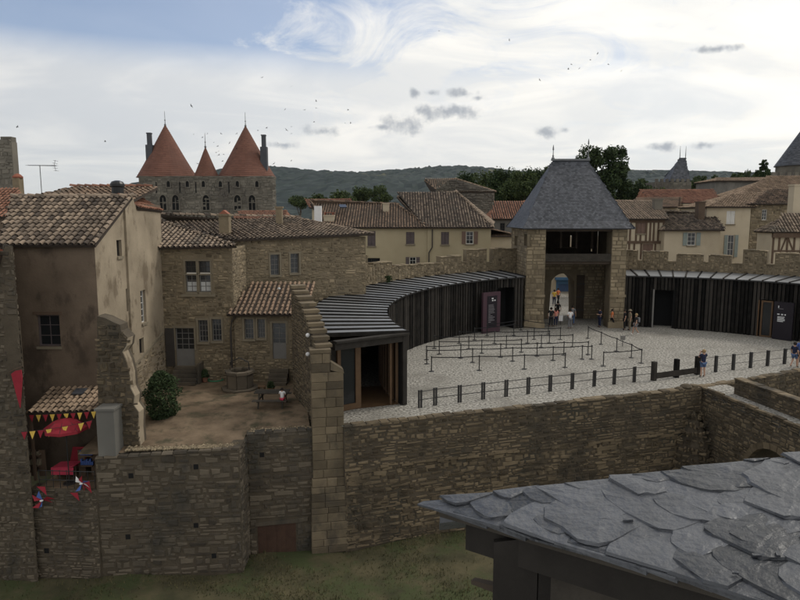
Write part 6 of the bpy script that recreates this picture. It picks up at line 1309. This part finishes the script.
# ================================================================== FORECOURT BARRIERS
def barriers():
    r = random.Random(101)
    # fence of flat iron posts along the moat edge
    t = thing('moat_fence', 'low iron post fence with two rails along the forecourt edge', 'fence', (6, 33.5, 0))
    us = [(420, 408), (435, 405.5), (459.5, 402.5), (483, 399.5), (506, 396.7), (528, 394), (550, 391.5), (572, 389.3), (594, 386.5), (614, 384.5), (634, 382.3)]
    pts = [atz(u, v, 0) for u, v in us]; h = .92
    d = (pts[-1] - pts[0]).normalized(); 
    for p in pts:
        g = MB(); g.bar((p.x - d.x * .06, p.y - d.y * .06, 0), (p.x - d.x * .06, p.y - d.y * .06, h), .05, .09, up=tuple(d)); g.bar((p.x + d.x * .07, p.y + d.y * .07, 0), (p.x + d.x * .07, p.y + d.y * .07, h), .05, .09, up=tuple(d)); g.build('post', 'iron', t)
    for z in (h - .08, h * .45):
        g = MB(); g.tube([p + Vector((0, 0, z)) for p in pts], .022, 5); g.build('rail', 'iron', t)
    # timber barrier
    A, M_, B = atz(653.5, 380.5, 0), atz(676, 377.5, 0), atz(697, 374.5, 0); t = thing('timber_barrier', 'heavy dark timber barrier with three posts and a low board in the fence', 'barrier', tuple(M_))
    for p in (A, M_, B): g = MB(); g.bar((p.x, p.y, 0), (p.x, p.y, 1.12), .26, .22, up=tuple((B - A).normalized())); g.build('post', 'dark_wood', t)
    g = MB(); dd = (B - A).normalized(); g.bar(A + dd * .14 + Vector((0, -.13, .30)), B - dd * .14 + Vector((0, -.13, .30)), .06, .34); g.build('board', 'dark_wood', t)
    # post and cable fence to the right
    t = thing('cable_fence', 'row of dark square posts joined by thin cables beside the bridge head', 'fence', (22, 40.3, 0)); ps = [atz(u, v, 0) for u, v in ((715.5, 372), (733, 370), (750.3, 368), (767.3, 366), (784.3, 364), (801, 362), (818, 360))]
    for p in ps: g = MB(); g.bar((p.x, p.y, 0), (p.x, p.y, 1.02), .15, .15, up=tuple(dd)); g.build('post', 'iron', t)
    for z in (.95, .42): g = MB(); g.tube([B + Vector((0, 0, z))] + [p + Vector((0, 0, z)) for p in ps], .014, 5); g.build('cable', 'iron', t)
    g = MB(); P0 = atz(634, 382.3, 0)
    for z in (.84, .42): g.tube([P0 + Vector((0, 0, z)), A + Vector((0, 0, z))], .018, 5)
    g.build('rail', 'iron', bpy.data.objects['moat_fence'])
    # queue posts
    Z = lambda x, y: (400 + x / 4, 260 + y / 4); Z2 = lambda x, y: (480 + x / 5, 240 + y / 5); Z3 = lambda x, y: (600 + x / 4, 240 + y / 4)
    rows = [[Z(126, 446), Z(317, 442), Z(497, 437), Z(660, 430)], [Z(107, 416), Z(290, 410), Z(450, 405), Z(612, 402), Z(728, 397), Z(766, 397)], [Z(106, 399), Z(243, 393), Z(402, 389), Z(548, 385), Z(655, 381), Z(752, 379)], [Z(157, 377), Z(327, 373), Z(485, 369)],
            [Z(137, 354), Z(275, 356), Z(425, 353), Z(565, 350), Z(690, 348)], [Z(237, 334), Z(378, 334), Z(510, 333), Z(597, 332)], [Z(298, 320), Z(455, 302), Z(536, 318), Z(641, 318)], [Z(348, 303), Z(484, 281), Z(593, 298)],
            [Z2(540, 492), Z2(605, 522), Z2(683, 556), Z3(125, 471), Z3(165, 493), Z3(13, 505)]]
    base = None; grp = 'queue posts on the forecourt'
    lab = 'black belt queue post on a round foot in the forecourt queue lanes'
    root = thing('queue_post', lab, 'post', (0, 0, 0), grp)
    g = MB(); g.lathe([(.17, .008), (.17, .022), (.06, .045), (.03, .05)], (0, 0, 0), 14); g.build('foot', 'iron', root)
    g = MB(); g.tube([(0, 0, .04), (0, 0, .93)], .033, 8); g.build('pole', 'iron', root)
    g = MB(); g.lathe([(.034, .84), (.045, .845), (.045, .95), (.03, .965)], (0, 0, 0), 10); g.build('head', 'iron', root)
    first = True
    ordn = ['next to the moat fence', 'second from the moat fence', 'third from the moat fence', 'fourth from the moat fence', 'fifth from the moat fence', 'sixth from the moat fence', 'seventh from the moat fence', 'beside the purple sign', 'slanting out from the pier']
    for ri, row in enumerate(rows):
        P = [atz(u, v, .004) for u, v in row]
        for i, p in enumerate(P):
            M = Matrix.Translation(p)
            if first: root.matrix_basis = M; o = root; first = False
            else:
                o = root.copy(); C.objects.link(o); o.matrix_basis = M
                for ch in list(root.children):
                    if ch.name.startswith('belt'): continue
                    c = ch.copy(); C.objects.link(c); c.parent = o; c.matrix_parent_inverse = Matrix.Identity(4)
            nm_ = ['first', 'second', 'third', 'fourth', 'fifth', 'sixth'][i]; o['label'] = 'black belt queue post, %s from the pavilion in the row %s' % (nm_, ordn[ri]) if ri < 8 else 'black queue post, %s from the gate in the row %s' % (nm_, ordn[ri])
            if i + 1 < len(P):
                q = P[i + 1]; g = MB(); n = 8; sg = .04
                for k in range(n):
                    a, b = p + (q - p) * (k / n), p + (q - p) * ((k + 1) / n); za, zb = .90 - sg * 4 * (k / n) * (1 - k / n), .90 - sg * 4 * ((k + 1) / n) * (1 - (k + 1) / n)
                    g.bar(a + Vector((0, 0, za)) - Vector((0, 0, 0)), b + Vector((0, 0, zb)), .012, .055)
                bo = g.build('belt', 'black_cloth'); bo.parent = o; bo.matrix_parent_inverse = M.inverted()
    q = atz(642.0 / 1.0 * 1.0, 374, 0) if False else atz(560.5, 325, 0)
    g = MB(); g.box(q.x - .18, q.x + .18, q.y - .02, q.y + .02, .35, .85); t = tag(g.build('notice', 'white_cloth'), 'white paper notice on a small stand in the gateway', 'sign'); g = MB(); g.bar((q.x, q.y + .03, 0), (q.x, q.y + .03, .8), .04, .03); g.build('stand', 'iron', t)
    q = atz(622.5, 346.5, 0); t = thing('small_camera_box', 'small dark box hanging on the queue belt right of the gate', 'box', tuple(q)); g = MB(); g.box(q.x - .16, q.x + .16, q.y - .06, q.y + .06, .5, .8); g.build('case', 'frame_grey', t); g = MB(); g.bar((q.x, q.y, 0), (q.x, q.y, .5), .04, .04); g.build('leg', 'iron', t)
barriers()

# ================================================================== PEOPLE
def person(label, loc, face, h=1.7, top='navy_cloth', low='denim', hair='hair_dark', pose='stand', short=True, sleeves=True, hat=None, bag=None, longhair=False, seed=0, seat=None, shoe='black_cloth'):
    """face: heading in degrees (0 looks along +Y, away from the castle); one skinned body with clothes and hair as children"""
    r = random.Random(seed); t = thing('person', label, 'person', (0, 0, 0)); J = {}
    J['pel'] = (0, 0, .53); J['wai'] = (0, .0, .62); J['che'] = (0, .005, .72); J['nb'] = (0, 0, .815); J['nk'] = (0, .004, .855); J['hd'] = (0, .012, .92); J['ht'] = (0, .008, .972); J['no'] = (0, .055, .913)
    for s, n in ((-1, 'l'), (1, 'r')):
        J['sh' + n] = (s * .108, 0, .805); J['hi' + n] = (s * .052, 0, .5)
        if pose == 'camera': J['el' + n] = (s * .135, .07, .70); J['wr' + n] = (s * .05, .13, .855)
        elif pose == 'walk': J['el' + n] = (s * .15, -s * .05, .64); J['wr' + n] = (s * .155, -s * .03 + .06, .51)
        elif pose == 'hold': J['el' + n] = (s * .14, -.01, .64); J['wr' + n] = (s * .07, .12, .66)
        elif pose == 'sit': J['el' + n] = (s * .14, .06, .66); J['wr' + n] = (s * .07, .17, .62)
        else: J['el' + n] = (s * .145, -.015, .635); J['wr' + n] = (s * .15, .03, .49)
        if pose == 'walk': J['kn' + n] = (s * .055, .09 if s > 0 else .02, .285); J['an' + n] = (s * .055, .12 if s > 0 else -.13, .045 if s > 0 else .075)
        elif pose == 'sit': J['kn' + n] = (s * .065, .24, .51); J['an' + n] = (s * .065, .25, .27)
        else: J['kn' + n] = (s * .058, .012, .285); J['an' + n] = (s * .062, -.008, .045)
        a = J['an' + n]; J['to' + n] = (a[0] * 1.12, a[1] + .09, a[2] - .022); w = Vector(J['wr' + n]); e = Vector(J['el' + n]); d = (w - e).normalized(); J['ha' + n] = tuple(w + d * .035)
    E_ = [('pel', 'wai'), ('wai', 'che'), ('che', 'nb'), ('nb', 'nk'), ('nk', 'hd'), ('hd', 'ht'), ('hd', 'no')]
    Rr = dict(pel=.072, wai=.066, che=.078, nb=.05, nk=.03, hd=.056, ht=.038, no=.012)
    for n in 'lr':
        E_ += [('nb', 'sh' + n), ('sh' + n, 'el' + n), ('el' + n, 'wr' + n), ('wr' + n, 'ha' + n), ('pel', 'hi' + n), ('hi' + n, 'kn' + n), ('kn' + n, 'an' + n), ('an' + n, 'to' + n)]
        Rr.update({'sh' + n: .035, 'el' + n: .024, 'wr' + n: .016, 'ha' + n: .02, 'hi' + n: .055, 'kn' + n: .034, 'an' + n: .022, 'to' + n: .018})
        w = Vector(J['ha' + n]); d = (w - Vector(J['wr' + n])).normalized(); side = d.cross(Vector((0, 1, .3))).normalized()
        for k, (o, l) in enumerate(((-.014, .034), (-.005, .042), (.005, .044), (.014, .038))):
            J['f%d%s' % (k, n)] = tuple(w + side * o + d * l); E_.append(('ha' + n, 'f%d%s' % (k, n))); Rr['f%d%s' % (k, n)] = .005
        J['th' + n] = tuple(w + side * -.024 + d * .012); E_.append(('ha' + n, 'th' + n)); Rr['th' + n] = .006
    def skin(name, edges, m, scale, parent, root, over={}, jov={}):
        keys = sorted({k for e in edges for k in e}); me = bpy.data.meshes.new(name); me.from_pydata([Vector(jov.get(k, J.get(k))) * h for k in keys], [(keys.index(a), keys.index(b)) for a, b in edges], []); o = bpy.data.objects.new(name, me); C.objects.link(o); me.materials.append(MAT[m])
        md = o.modifiers.new('skin', 'SKIN'); md.use_smooth_shade = True; sv = me.skin_vertices[0].data
        for i, k in enumerate(keys): x = over.get(k, Rr.get(k, .03) * scale) * h; sv[i].radius = (x * (1.12 if k in ('che', 'wai', 'pel') else 1), x * (.8 if k in ('che', 'wai', 'pel') else 1)); sv[i].use_root = (k == root)
        sb = o.modifiers.new('sub', 'SUBSURF'); sb.levels = 1; sb.render_levels = 1; o.parent = parent; return o
    body = skin('body', E_, 'skin', 1.0, t, 'pel')
    J2 = {}
    for n in 'lr':
        J2['sm' + n] = tuple(Vector(J['sh' + n]).lerp(Vector(J['el' + n]), .7)); J2['km' + n] = tuple(Vector(J['hi' + n]).lerp(Vector(J['kn' + n]), .75)); J2['as' + n] = tuple(Vector(J['kn' + n]).lerp(Vector(J['an' + n]), .93))
    J2['hem'] = (0, 0, .515)
    se = [('hem', 'wai'), ('wai', 'che'), ('che', 'nb')]; ov = {'hem': .084, 'wai': .082, 'che': .092, 'nb': .052}
    for n in 'lr':
        se.append(('nb', 'sh' + n)); se.append(('sh' + n, 'sm' + n)); ov['sm' + n] = .036; ov['sh' + n] = .043
        if not sleeves: se += [('sm' + n, 'wr' + n)]; ov['wr' + n] = .024
    skin('shirt', se, top, 1.2, t, 'hem', ov, J2)
    le = []; ov = {'pel': .082}
    for n in 'lr':
        le.append(('pel', 'hi' + n)); ov['hi' + n] = .064
        if short: le.append(('hi' + n, 'km' + n)); ov['km' + n] = .052
        else: le += [('hi' + n, 'kn' + n), ('kn' + n, 'as' + n)]; ov['kn' + n] = .042; ov['as' + n] = .034
    skin('shorts' if short else 'trousers', le, low, 1.2, t, 'pel', ov, J2)
    for n in 'lr': skin('shoe', [('an' + n, 'to' + n)], shoe, 1.35, t, 'an' + n)
    # hair: cap over the back and top of the head
    hb = MB(); cx, cy, cz = [x * h for x in J['hd']]; rr = .066 * h; pr = []
    for i in range(9): a = -pi / 2 * .35 + (pi / 2 * 1.35) * i / 8; pr.append((max(.003, rr * cos(a)), rr * 1.12 * sin(a)))
    hb.lathe(pr, (cx, cy - .016 * h, cz + .012 * h), 12); ho = hb.build('hair', hair, smooth=True); ho.parent = t
    if longhair: g = MB(); g.lathe([(.02 * h, -.16 * h), (.05 * h, -.1 * h), (.058 * h, 0), (.02 * h, .04 * h)], (cx, cy - .035 * h, cz), 10); o = g.build('long_hair', hair, smooth=True); o.parent = ho
    if hat: g = MB(); g.lathe([(.10 * h, .028 * h), (.10 * h, .035 * h), (.068 * h, .04 * h), (.062 * h, .085 * h), (.02 * h, .095 * h)], (cx, cy - .004 * h, cz), 14); o = g.build('hat', hat, smooth=True); o.parent = t
    for s in (-1, 1):
        g = MB(); g.lathe([(.002 * h, -.006 * h), (.007 * h, 0), (.002 * h, .006 * h)], (cx + s * .02 * h, cy + .052 * h, cz + .002 * h), 6); o = g.build('eye', 'hair_dark'); o.parent = t
        g = MB(); g.lathe([(.003 * h, -.016 * h), (.01 * h, 0), (.003 * h, .016 * h)], (cx + s * .058 * h, cy, cz - .004 * h), 6); o = g.build('ear', 'skin'); o.parent = t
    if bag: g = MB(); g.box(-.085 * h, .085 * h, -.155 * h, -.07 * h, .6 * h, .8 * h); o = g.build('backpack', bag); o.parent = t
    if pose == 'camera': g = MB(); g.box(-.035 * h, .035 * h, .145 * h, .16 * h, .86 * h, .90 * h); o = tag(g.build('phone', 'plastic_black'), 'phone held up by the person in denim shorts at the barrier', 'phone'); o.matrix_basis = Matrix.Translation(loc) @ Matrix.Rotation(radians(-face), 4, 'Z')
    t.matrix_basis = Matrix.Translation(loc) @ Matrix.Rotation(radians(-face), 4, 'Z')
    return t
def people():
    Z2 = lambda x, y: (480 + x / 5, 240 + y / 5)
    at = lambda u, v: tuple(atz(u, v, .004))
    person('person in dark blue top and denim shorts photographing beside the timber barrier', at(702.5, 377), -8, 1.68, 'navy_cloth', 'denim', 'hair_blond', 'camera', seed=1)
    person('person in dark blue top and denim shorts walking by the cable fence', at(793.5, 367.5), 60, 1.64, 'navy_cloth', 'denim', 'hair_dark', 'walk', seed=2)
    person('person in black top and blue shorts at the end of the cable fence', at(799.5, 366.5), 20, 1.8, 'blue_cloth', 'black_cloth', 'hair_dark', 'stand', seed=3)
    person('person in coral top and dark trousers standing in the gateway', at(555.5, 326.5), 0, 1.65, 'coral_cloth', 'navy_cloth', 'hair_dark', 'stand', short=False, seed=4, longhair=True)
    person('person in black clothes standing left of the coral top in the gateway', at(550.8, 327), 25, 1.72, 'black_cloth', 'black_cloth', 'hair_dark', 'stand', short=False, seed=5)
    person('person in white shirt and grey trousers at the gateway', at(569.8, 328.7), -15, 1.72, 'white_cloth', 'grey_cloth', 'hair_dark', 'hold', short=False, seed=6)
    person('person in black with dark cap walking through the gate arch', at(557.5, 320), 10, 1.75, 'black_cloth', 'black_cloth', 'hair_dark', 'walk', short=False, seed=7)
    person('person in light top standing just behind the white shirt', at(572.3, 325.0), 20, 1.74, 'grey_cloth', 'denim', 'hair_dark', 'stand', short=False, seed=14)
    person('person in yellow top in the street beyond the gate arch', at(554.0, 305.5), 180, 1.72, 'yellow_cloth', 'navy_cloth', 'hair_dark', 'stand', short=False, seed=8)
    person('person in orange top further up the street beyond the gate', at(557.8, 303.5), 150, 1.7, 'orange_cloth', 'black_cloth', 'hair_dark', 'walk', short=False, seed=9)
    person('person in navy clothes leaning at the gate inner wall', at(599.5, 327.3), -100, 1.72, 'navy_cloth', 'navy_cloth', 'hair_dark', 'hold', short=False, seed=10)
    person('person in orange-red top striding past the right gate pier', at(611.5, 328), 85, 1.66, 'orange_cloth', 'black_cloth', 'hair_dark', 'walk', short=False, seed=11)
    person('person all in black beside the right gate pier', at(624.4, 330), -80, 1.76, 'black_cloth', 'black_cloth', 'hair_dark', 'stand', short=False, seed=12)
    person('person in khaki shirt between two others at the gate pier', at(629.5, 330.3), -90, 1.76, 'khaki_cloth', 'khaki_cloth', 'hair_dark', 'stand', short=False, seed=13, hat='khaki_cloth')
    person('person in dark top and grey shorts with backpack right of the gate pier', at(635.5, 334.7), -95, 1.74, 'black_cloth', 'grey_cloth', 'hair_blond', 'walk', seed=15, bag='grey_cloth', shoe='white_cloth')
    q = atz(284, 404, 0)
    tb = bpy.data.objects['picnic_table'].matrix_basis.translation
    person('child in white and pink sitting on the picnic table bench', (tb.x + .62, tb.y + .4 - .66, .46 - .45 * 1.12 + .02), 5, 1.12, 'white_cloth', 'pink_cloth', 'hair_dark', 'sit', seed=16)
people()

# ================================================================== BIRDS
def birds():
    r = random.Random(111); pts = []
    pts += [(400 + a / 2, b / 2) for a, b in ((219, 80), (279, 160), (337, 138), (343, 129), (359, 137), (381, 120), (395, 107), (417, 129), (443, 142), (78, 62))]
    pts += [(a / 2, b / 2) for a, b in ((583, 173), (632, 202), (632, 216), (609, 220), (570, 219), (696, 220), (690, 246), (701, 246), (573, 260), (583, 267), (628, 244), (524, 155), (35, 254), (210, 283), (383, 212))]
    pts += [(130 + a / 4, 110 + b / 4) for a, b in ((310, 95), (365, 95), (512, 82), (547, 72), (625, 80), (645, 67), (645, 95), (645, 203), (592, 133), (255, 97), (335, 130), (350, 145), (355, 165), (345, 170), (375, 178), (398, 132), (355, 180), (370, 205), (290, 110), (427, 95), (270, 215), (575, 215), (425, 155))]
    def mk():
        g = MB(); s = .21
        g.tube([(0, -.10, 0), (0, -.03, .0), (0, .05, .005), (0, .10, 0)], [.006, .022, .024, .008], 6); b = g.mesh('body', 'bird_dark')
        w = MB()
        for k in (-1, 1): w.poly([(0, .05, .012), (k * s * .55, .06, .05), (k * s, -.03, .02), (k * s * .5, .0, .045), (0, -.02, .012)][::k])
        return b, w.mesh('wings', 'bird_dark')
    bm, wm = mk()
    for (u, v) in pts:
        y = r.uniform(60, 105); p = aty(u, v, y); t = thing('bird', 'small dark swift flying in the flock over the twin conical towers' if u < 290 and v > 125 else ('small dark swift flying high above the gate tower' if u > 500 else 'small dark swift flying in the open sky between the twin towers and the cloudlets'), 'bird', (0, 0, 0), 'swifts in the sky')
        for nm, me in (('body', bm), ('wings', wm)): o = bpy.data.objects.new(nm, me); C.objects.link(o); o.parent = t
        t.matrix_basis = Matrix.Translation(p) @ Matrix.Rotation(r.uniform(0, 6.28), 4, 'Z') @ Matrix.Rotation(r.uniform(-.9, .9), 4, 'Y') @ Matrix.Rotation(r.uniform(-.3, .3), 4, 'X') @ Matrix.Scale(1.2, 4)
birds()

# ================================================================== NEAR HOARDING ROOF WITH BIG SLATES
def hoarding():
    r = random.Random(121); T = atz(438, 507, H - 1.30); N_ = atz(790, 606, H - 1.18); Fp = atz(800, 462, H - 1.02)
    t = thing('hoarding', 'timber hoarding turret with roof of large irregular grey slates on the castle wall', 'hoarding', (T.x + .5, T.y - .5, MOATZ + 4))
    n = (N_ - T).cross(Fp - T).normalized()
    if n.z < 0: n = -n
    dn = Vector((n.x, n.y, 0)); grad = (Vector((0, 0, -1)) + n * n.z).normalized()      # downslope
    ax = n.cross(grad).normalized()
    N2 = T + (N_ - T) * 1.75; F2 = T + (Fp - T) * 1.55
    mb = MB(); th = .03
    mb.prism([T - n * .05, N2 - n * .05, F2 - n * .05], n * .035); deck = mb.build('roof_deck', 'weathered_wood', t)
    # other roof facet falling away behind the far edge
    back = (F2 - T).normalized(); out = Vector((back.y, -back.x, 0)); out = -out if out.y < 0 else out
    mb = MB(); drop = Vector((0, 0, -.35)); mb.prism([T - n * .05, F2 - n * .05, F2 + out * .55 + drop, T + out * .12 + drop * .4], (0, 0, -.03)); mb.build('rear_facet', 'slate_near', t)
    # slates: rows across the slope from the tip upwards, each its own stone
    o = T; def2 = lambda p: ((p - o).dot(-grad), (p - o).dot(ax)); P = [def2(T), def2(N2), def2(F2)]; smax = max(p[0] for p in P); amin = min(p[1] for p in P); amax = max(p[1] for p in P)
    def clip(poly, tri):
        out = poly
        for i in range(3):
            A_, B_ = tri[i], tri[(i + 1) % 3]; nx, ny = -(B_[1] - A_[1]), B_[0] - A_[0]; Ct = tri[(i + 2) % 3]
            if nx * (Ct[0] - A_[0]) + ny * (Ct[1] - A_[1]) < 0: nx, ny = -nx, -ny
            l = sqrt(nx * nx + ny * ny); f = lambda p: ((p[0] - A_[0]) * nx + (p[1] - A_[1]) * ny) / l + .035 + .012 * sin(p[0] * 37 + p[1] * 23)
            res = []
            for k in range(len(out)):
                p, q = out[k - 1], out[k]; fp, fq = f(p), f(q)
                if fp * fq < 0: t_ = fp / (fp - fq); res.append((p[0] + (q[0] - p[0]) * t_, p[1] + (q[1] - p[1]) * t_))
                if fq >= 0: res.append(q)
            out = res
            if len(out) < 3: return []
        return out
    s = -.10; cnt = 0
    while s < smax and cnt < 298:
        a = amin - .3 - r.uniform(0, .2); expo = r.uniform(.085, .12)
        while a < amax + .2:
            wd = r.uniform(.16, .42); ca = a + wd / 2; a += wd
            ln = r.uniform(.34, .46); s0 = s + r.uniform(-.035, .035); m = 20; ring = []; ph = r.uniform(0, 6.28); sk = r.uniform(-.12, .12)
            for i in range(m):
                an = 2 * pi * i / m; cx_, sy_ = cos(an), sin(an); ex_ = .45 if sy_ > 0 else r.uniform(.42, .7)
                x = wd * .56 * abs(cx_) ** ex_ * (1 if cx_ > 0 else -1); y = ln * .5 * abs(sy_) ** ex_ * (1 if sy_ > 0 else -1)
                jg = 1 + .05 * sin(3 * an + ph) + r.uniform(-.06, .03); ring.append((s0 + ln / 2 + y * jg, ca + x * jg + sk * y))
            pl = clip(ring, P)
            if len(pl) < 4: continue
            q = MB(); th = r.uniform(.005, .010); lift = r.uniform(.016, .030); tw = r.uniform(-.02, .02); w1, w2 = r.uniform(0, 6), r.uniform(0, 6)
            def hz(p): return max(.0, lift * (1 - (p[0] - s0) / ln)) + tw * (p[1] - ca) + .0012 * sin(p[1] * 31 + w1) + .0012 * sin(p[0] * 27 + w2)
            W_ = lambda p, z: tuple(o - grad * p[0] + ax * p[1] + n * z)
            mm = len(pl); cs_, ca_ = sum(p[0] for p in pl) / mm, sum(p[1] for p in pl) / mm; sh_ = lambda p, k: (cs_ + (p[0] - cs_) * k, ca_ + (p[1] - ca_) * k)
            q.v = [W_(p, hz(p) - .004) for p in pl] + [W_(sh_(p, r.uniform(.94, .99)), hz(p) + th * r.uniform(.45, 1.1)) for p in pl] + [W_(sh_(p, .6), hz(sh_(p, .6)) + th + r.uniform(-.0012, .0025)) for p in pl] + [W_((cs_, ca_), hz((cs_, ca_)) + th)]
            for i in range(mm):
                j = (i + 1) % mm; q.f += [(i, j, mm + j, mm + i), (mm + i, mm + j, 2 * mm + j, 2 * mm + i), (2 * mm + i, 2 * mm + j, 3 * mm)]; q.t += [.5] * 3
            q.build('slate', 'slate_near', t); cnt += 1
        s += expo
    for k in range(26):
        ss = r.uniform(.1, smax * .8); aa = r.uniform(amin, amax)
        if not inside(ss, aa, P): continue
        q = MB(); p = o - grad * ss + ax * aa + n * r.uniform(.028, .04); l = r.uniform(.006, .016); d_ = (ax * r.uniform(-1, 1) + grad * r.uniform(-1, 1)).normalized(); q.bar(p - d_ * l, p + d_ * l * r.uniform(1, 2.2), l, l * .7, up=tuple(n)); q.build('slate_chip', 'slate_near', t)
    # eave build-up along the near edge: thin slate ends, fascia, plate beam, posts, boarding
    e = (N2 - T).normalized(); L_ = (N2 - T).length; inw = Vector((-e.y, e.x, 0)).normalized()
    if inw.dot(Fp - T) < 0: inw = -inw
    k = 0.0
    while k < L_:
        l = r.uniform(.10, .22); g = MB(); z = r.uniform(.0, .012); p = T + e * k; q = T + e * (k + l * 1.5); j = r.uniform(-.02, .012); g.hexa([p - inw * (.02 + j) - n * .01, q - inw * (.02 + j) - n * .028, q + inw * .15 - n * .028, p + inw * .15 - n * .01, p - inw * (.015 + j) + n * (.008 + z), q - inw * (.015 + j) - n * .012, q + inw * .15 - n * .012, p + inw * .15 + n * (.008 + z)], r.random()); g.build('eave_slate', 'slate_near', t); k += l
    A = T + e * .12 + inw * .05; B = N2 + inw * .05; dz = Vector((0, 0, -1))
    g = MB(); g.hexa([A + dz * .19, B + dz * .19, B + inw * .05 + dz * .19, A + inw * .05 + dz * .19, A + dz * .055, B + dz * .055, B + inw * .05 + dz * .055, A + inw * .05 + dz * .055]); g.build('fascia', 'dark_wood', t)
    A2 = T + e * .26 + inw * .13; B2 = N2 + inw * .13
    g = MB(); g.hexa([A2 + dz * .40, B2 + dz * .40, B2 + inw * .12 + dz * .40, A2 + inw * .12 + dz * .40, A2 + dz * .17, B2 + dz * .17, B2 + inw * .12 + dz * .17, A2 + inw * .12 + dz * .17]); g.build('wall_plate', 'weathered_wood', t)
    for k in (.02, .20): p = A2 + e * k + inw * .01; g = MB(); g.hexa([p + dz * 2.6, p + e * .10 + dz * 2.6, p + e * .10 + inw * .1 + dz * 2.6, p + inw * .1 + dz * 2.6, p + dz * .403, p + e * .10 + dz * .403, p + e * .10 + inw * .1 + dz * .403, p + inw * .1 + dz * .403]); g.build('post', 'weathered_wood', t)
    p = A2 + e * 1.15 + inw * .01; g = MB(); g.hexa([p + dz * 2.6, p + e * .12 + dz * 2.6, p + e * .12 + inw * .1 + dz * 2.6, p + inw * .1 + dz * 2.6, p + dz * .403, p + e * .12 + dz * .403, p + e * .12 + inw * .1 + dz * .403, p + inw * .1 + dz * .403]); g.build('post', 'weathered_wood', t)
    p = A2 + e * .05; g = MB(); g.hexa([p - e * .20 + dz * .385 - inw * .02, p + dz * .40, p + inw * .05 + dz * .40, p - e * .20 + inw * .01 + dz * .385, p - e * .20 + dz * .365 - inw * .02, p + dz * .36, p + inw * .05 + dz * .36, p - e * .20 + inw * .01 + dz * .365]); g.build('peg', 'beam_wood', t)
    # far-side boarding, floor and added unseen end boards, so that the inside is dark
    fe = (F2 - T).normalized(); fi = Vector((fe.y, -fe.x, 0)).normalized(); fi = -fi if fi.dot(N_ - T) < 0 else fi
    ce = (F2 - N2).normalized(); ci = Vector((ce.y, -ce.x, 0)); CL = (F2 - N2).length; m_ = int(CL / .2)
    for k in range(m_): p = N2 + ce * (CL * k / m_); q = N2 + ce * (CL * (k + 1) / m_ - .006); g = MB(); lo_ = Vector((0, 0, T.z - 2.6)); g.hexa([Vector((p.x, p.y, T.z - 2.6)), Vector((q.x, q.y, T.z - 2.6)), Vector((q.x + .03, q.y, T.z - 2.6)), Vector((p.x + .03, p.y, T.z - 2.6)), p + dz * .06, q + dz * .06, q + dz * .06 + Vector((.03, 0, 0)), p + dz * .06 + Vector((.03, 0, 0))], r.random()); g.build('wall_board', 'dark_wood', t)
    for k in range(13):
        p = T + fe * (.25 + k * .19) + fi * .16; g = MB(); g.hexa([p + dz * 2.6, p + fe * .185 + dz * 2.6, p + fe * .185 + fi * .03 + dz * 2.6, p + fi * .03 + dz * 2.6, p + dz * .1, p + fe * .185 + dz * .1, p + fe * .185 + fi * .03 + dz * .1, p + fi * .03 + dz * .1], r.random()); g.build('wall_board', 'dark_wood', t)
    g = MB(); g.prism([T + e * .4 + inw * .2 + dz * 2.6, N2 + inw * .1 + dz * 2.6, F2 + fi * .2 + dz * 2.6], (0, 0, -.06)); g.build('floor', 'beam_wood', t)
    g = MB(); g.prism([T + e * .6 + inw * .3 + dz * 2.7, N2 + inw * .1 + dz * 2.7, F2 + fi * .3 + dz * 2.7], (0, 0, MOATZ - .3 - (T.z - 2.7)), .5); g.build('stone_base', 'moat_mortar', t)
hoarding()

# ================================================================== HAZE IN THE AIR
def haze():
    mb = MB(); mb.box(-6500, 6500, -60, 9400, MOATZ - 2, 700); o = mb.build('haze', 'glass', kind='stuff'); o.data.materials.clear()
    m = bpy.data.materials.new('haze'); m.use_nodes = True; nt = m.node_tree; nt.nodes.clear(); out = nt.nodes.new('ShaderNodeOutputMaterial'); v = nt.nodes.new('ShaderNodeVolumePrincipled')
    v.inputs['Color'].default_value = (.75, .88, 1, 1); v.inputs['Density'].default_value = .000022; v.inputs['Anisotropy'].default_value = 0.2
    nt.links.new(v.outputs[0], out.inputs['Volume']); o.data.materials.append(m); o['label'] = 'thin pale haze in the distant air'; o['category'] = 'haze'; o.display_type = 'WIRE'
haze()
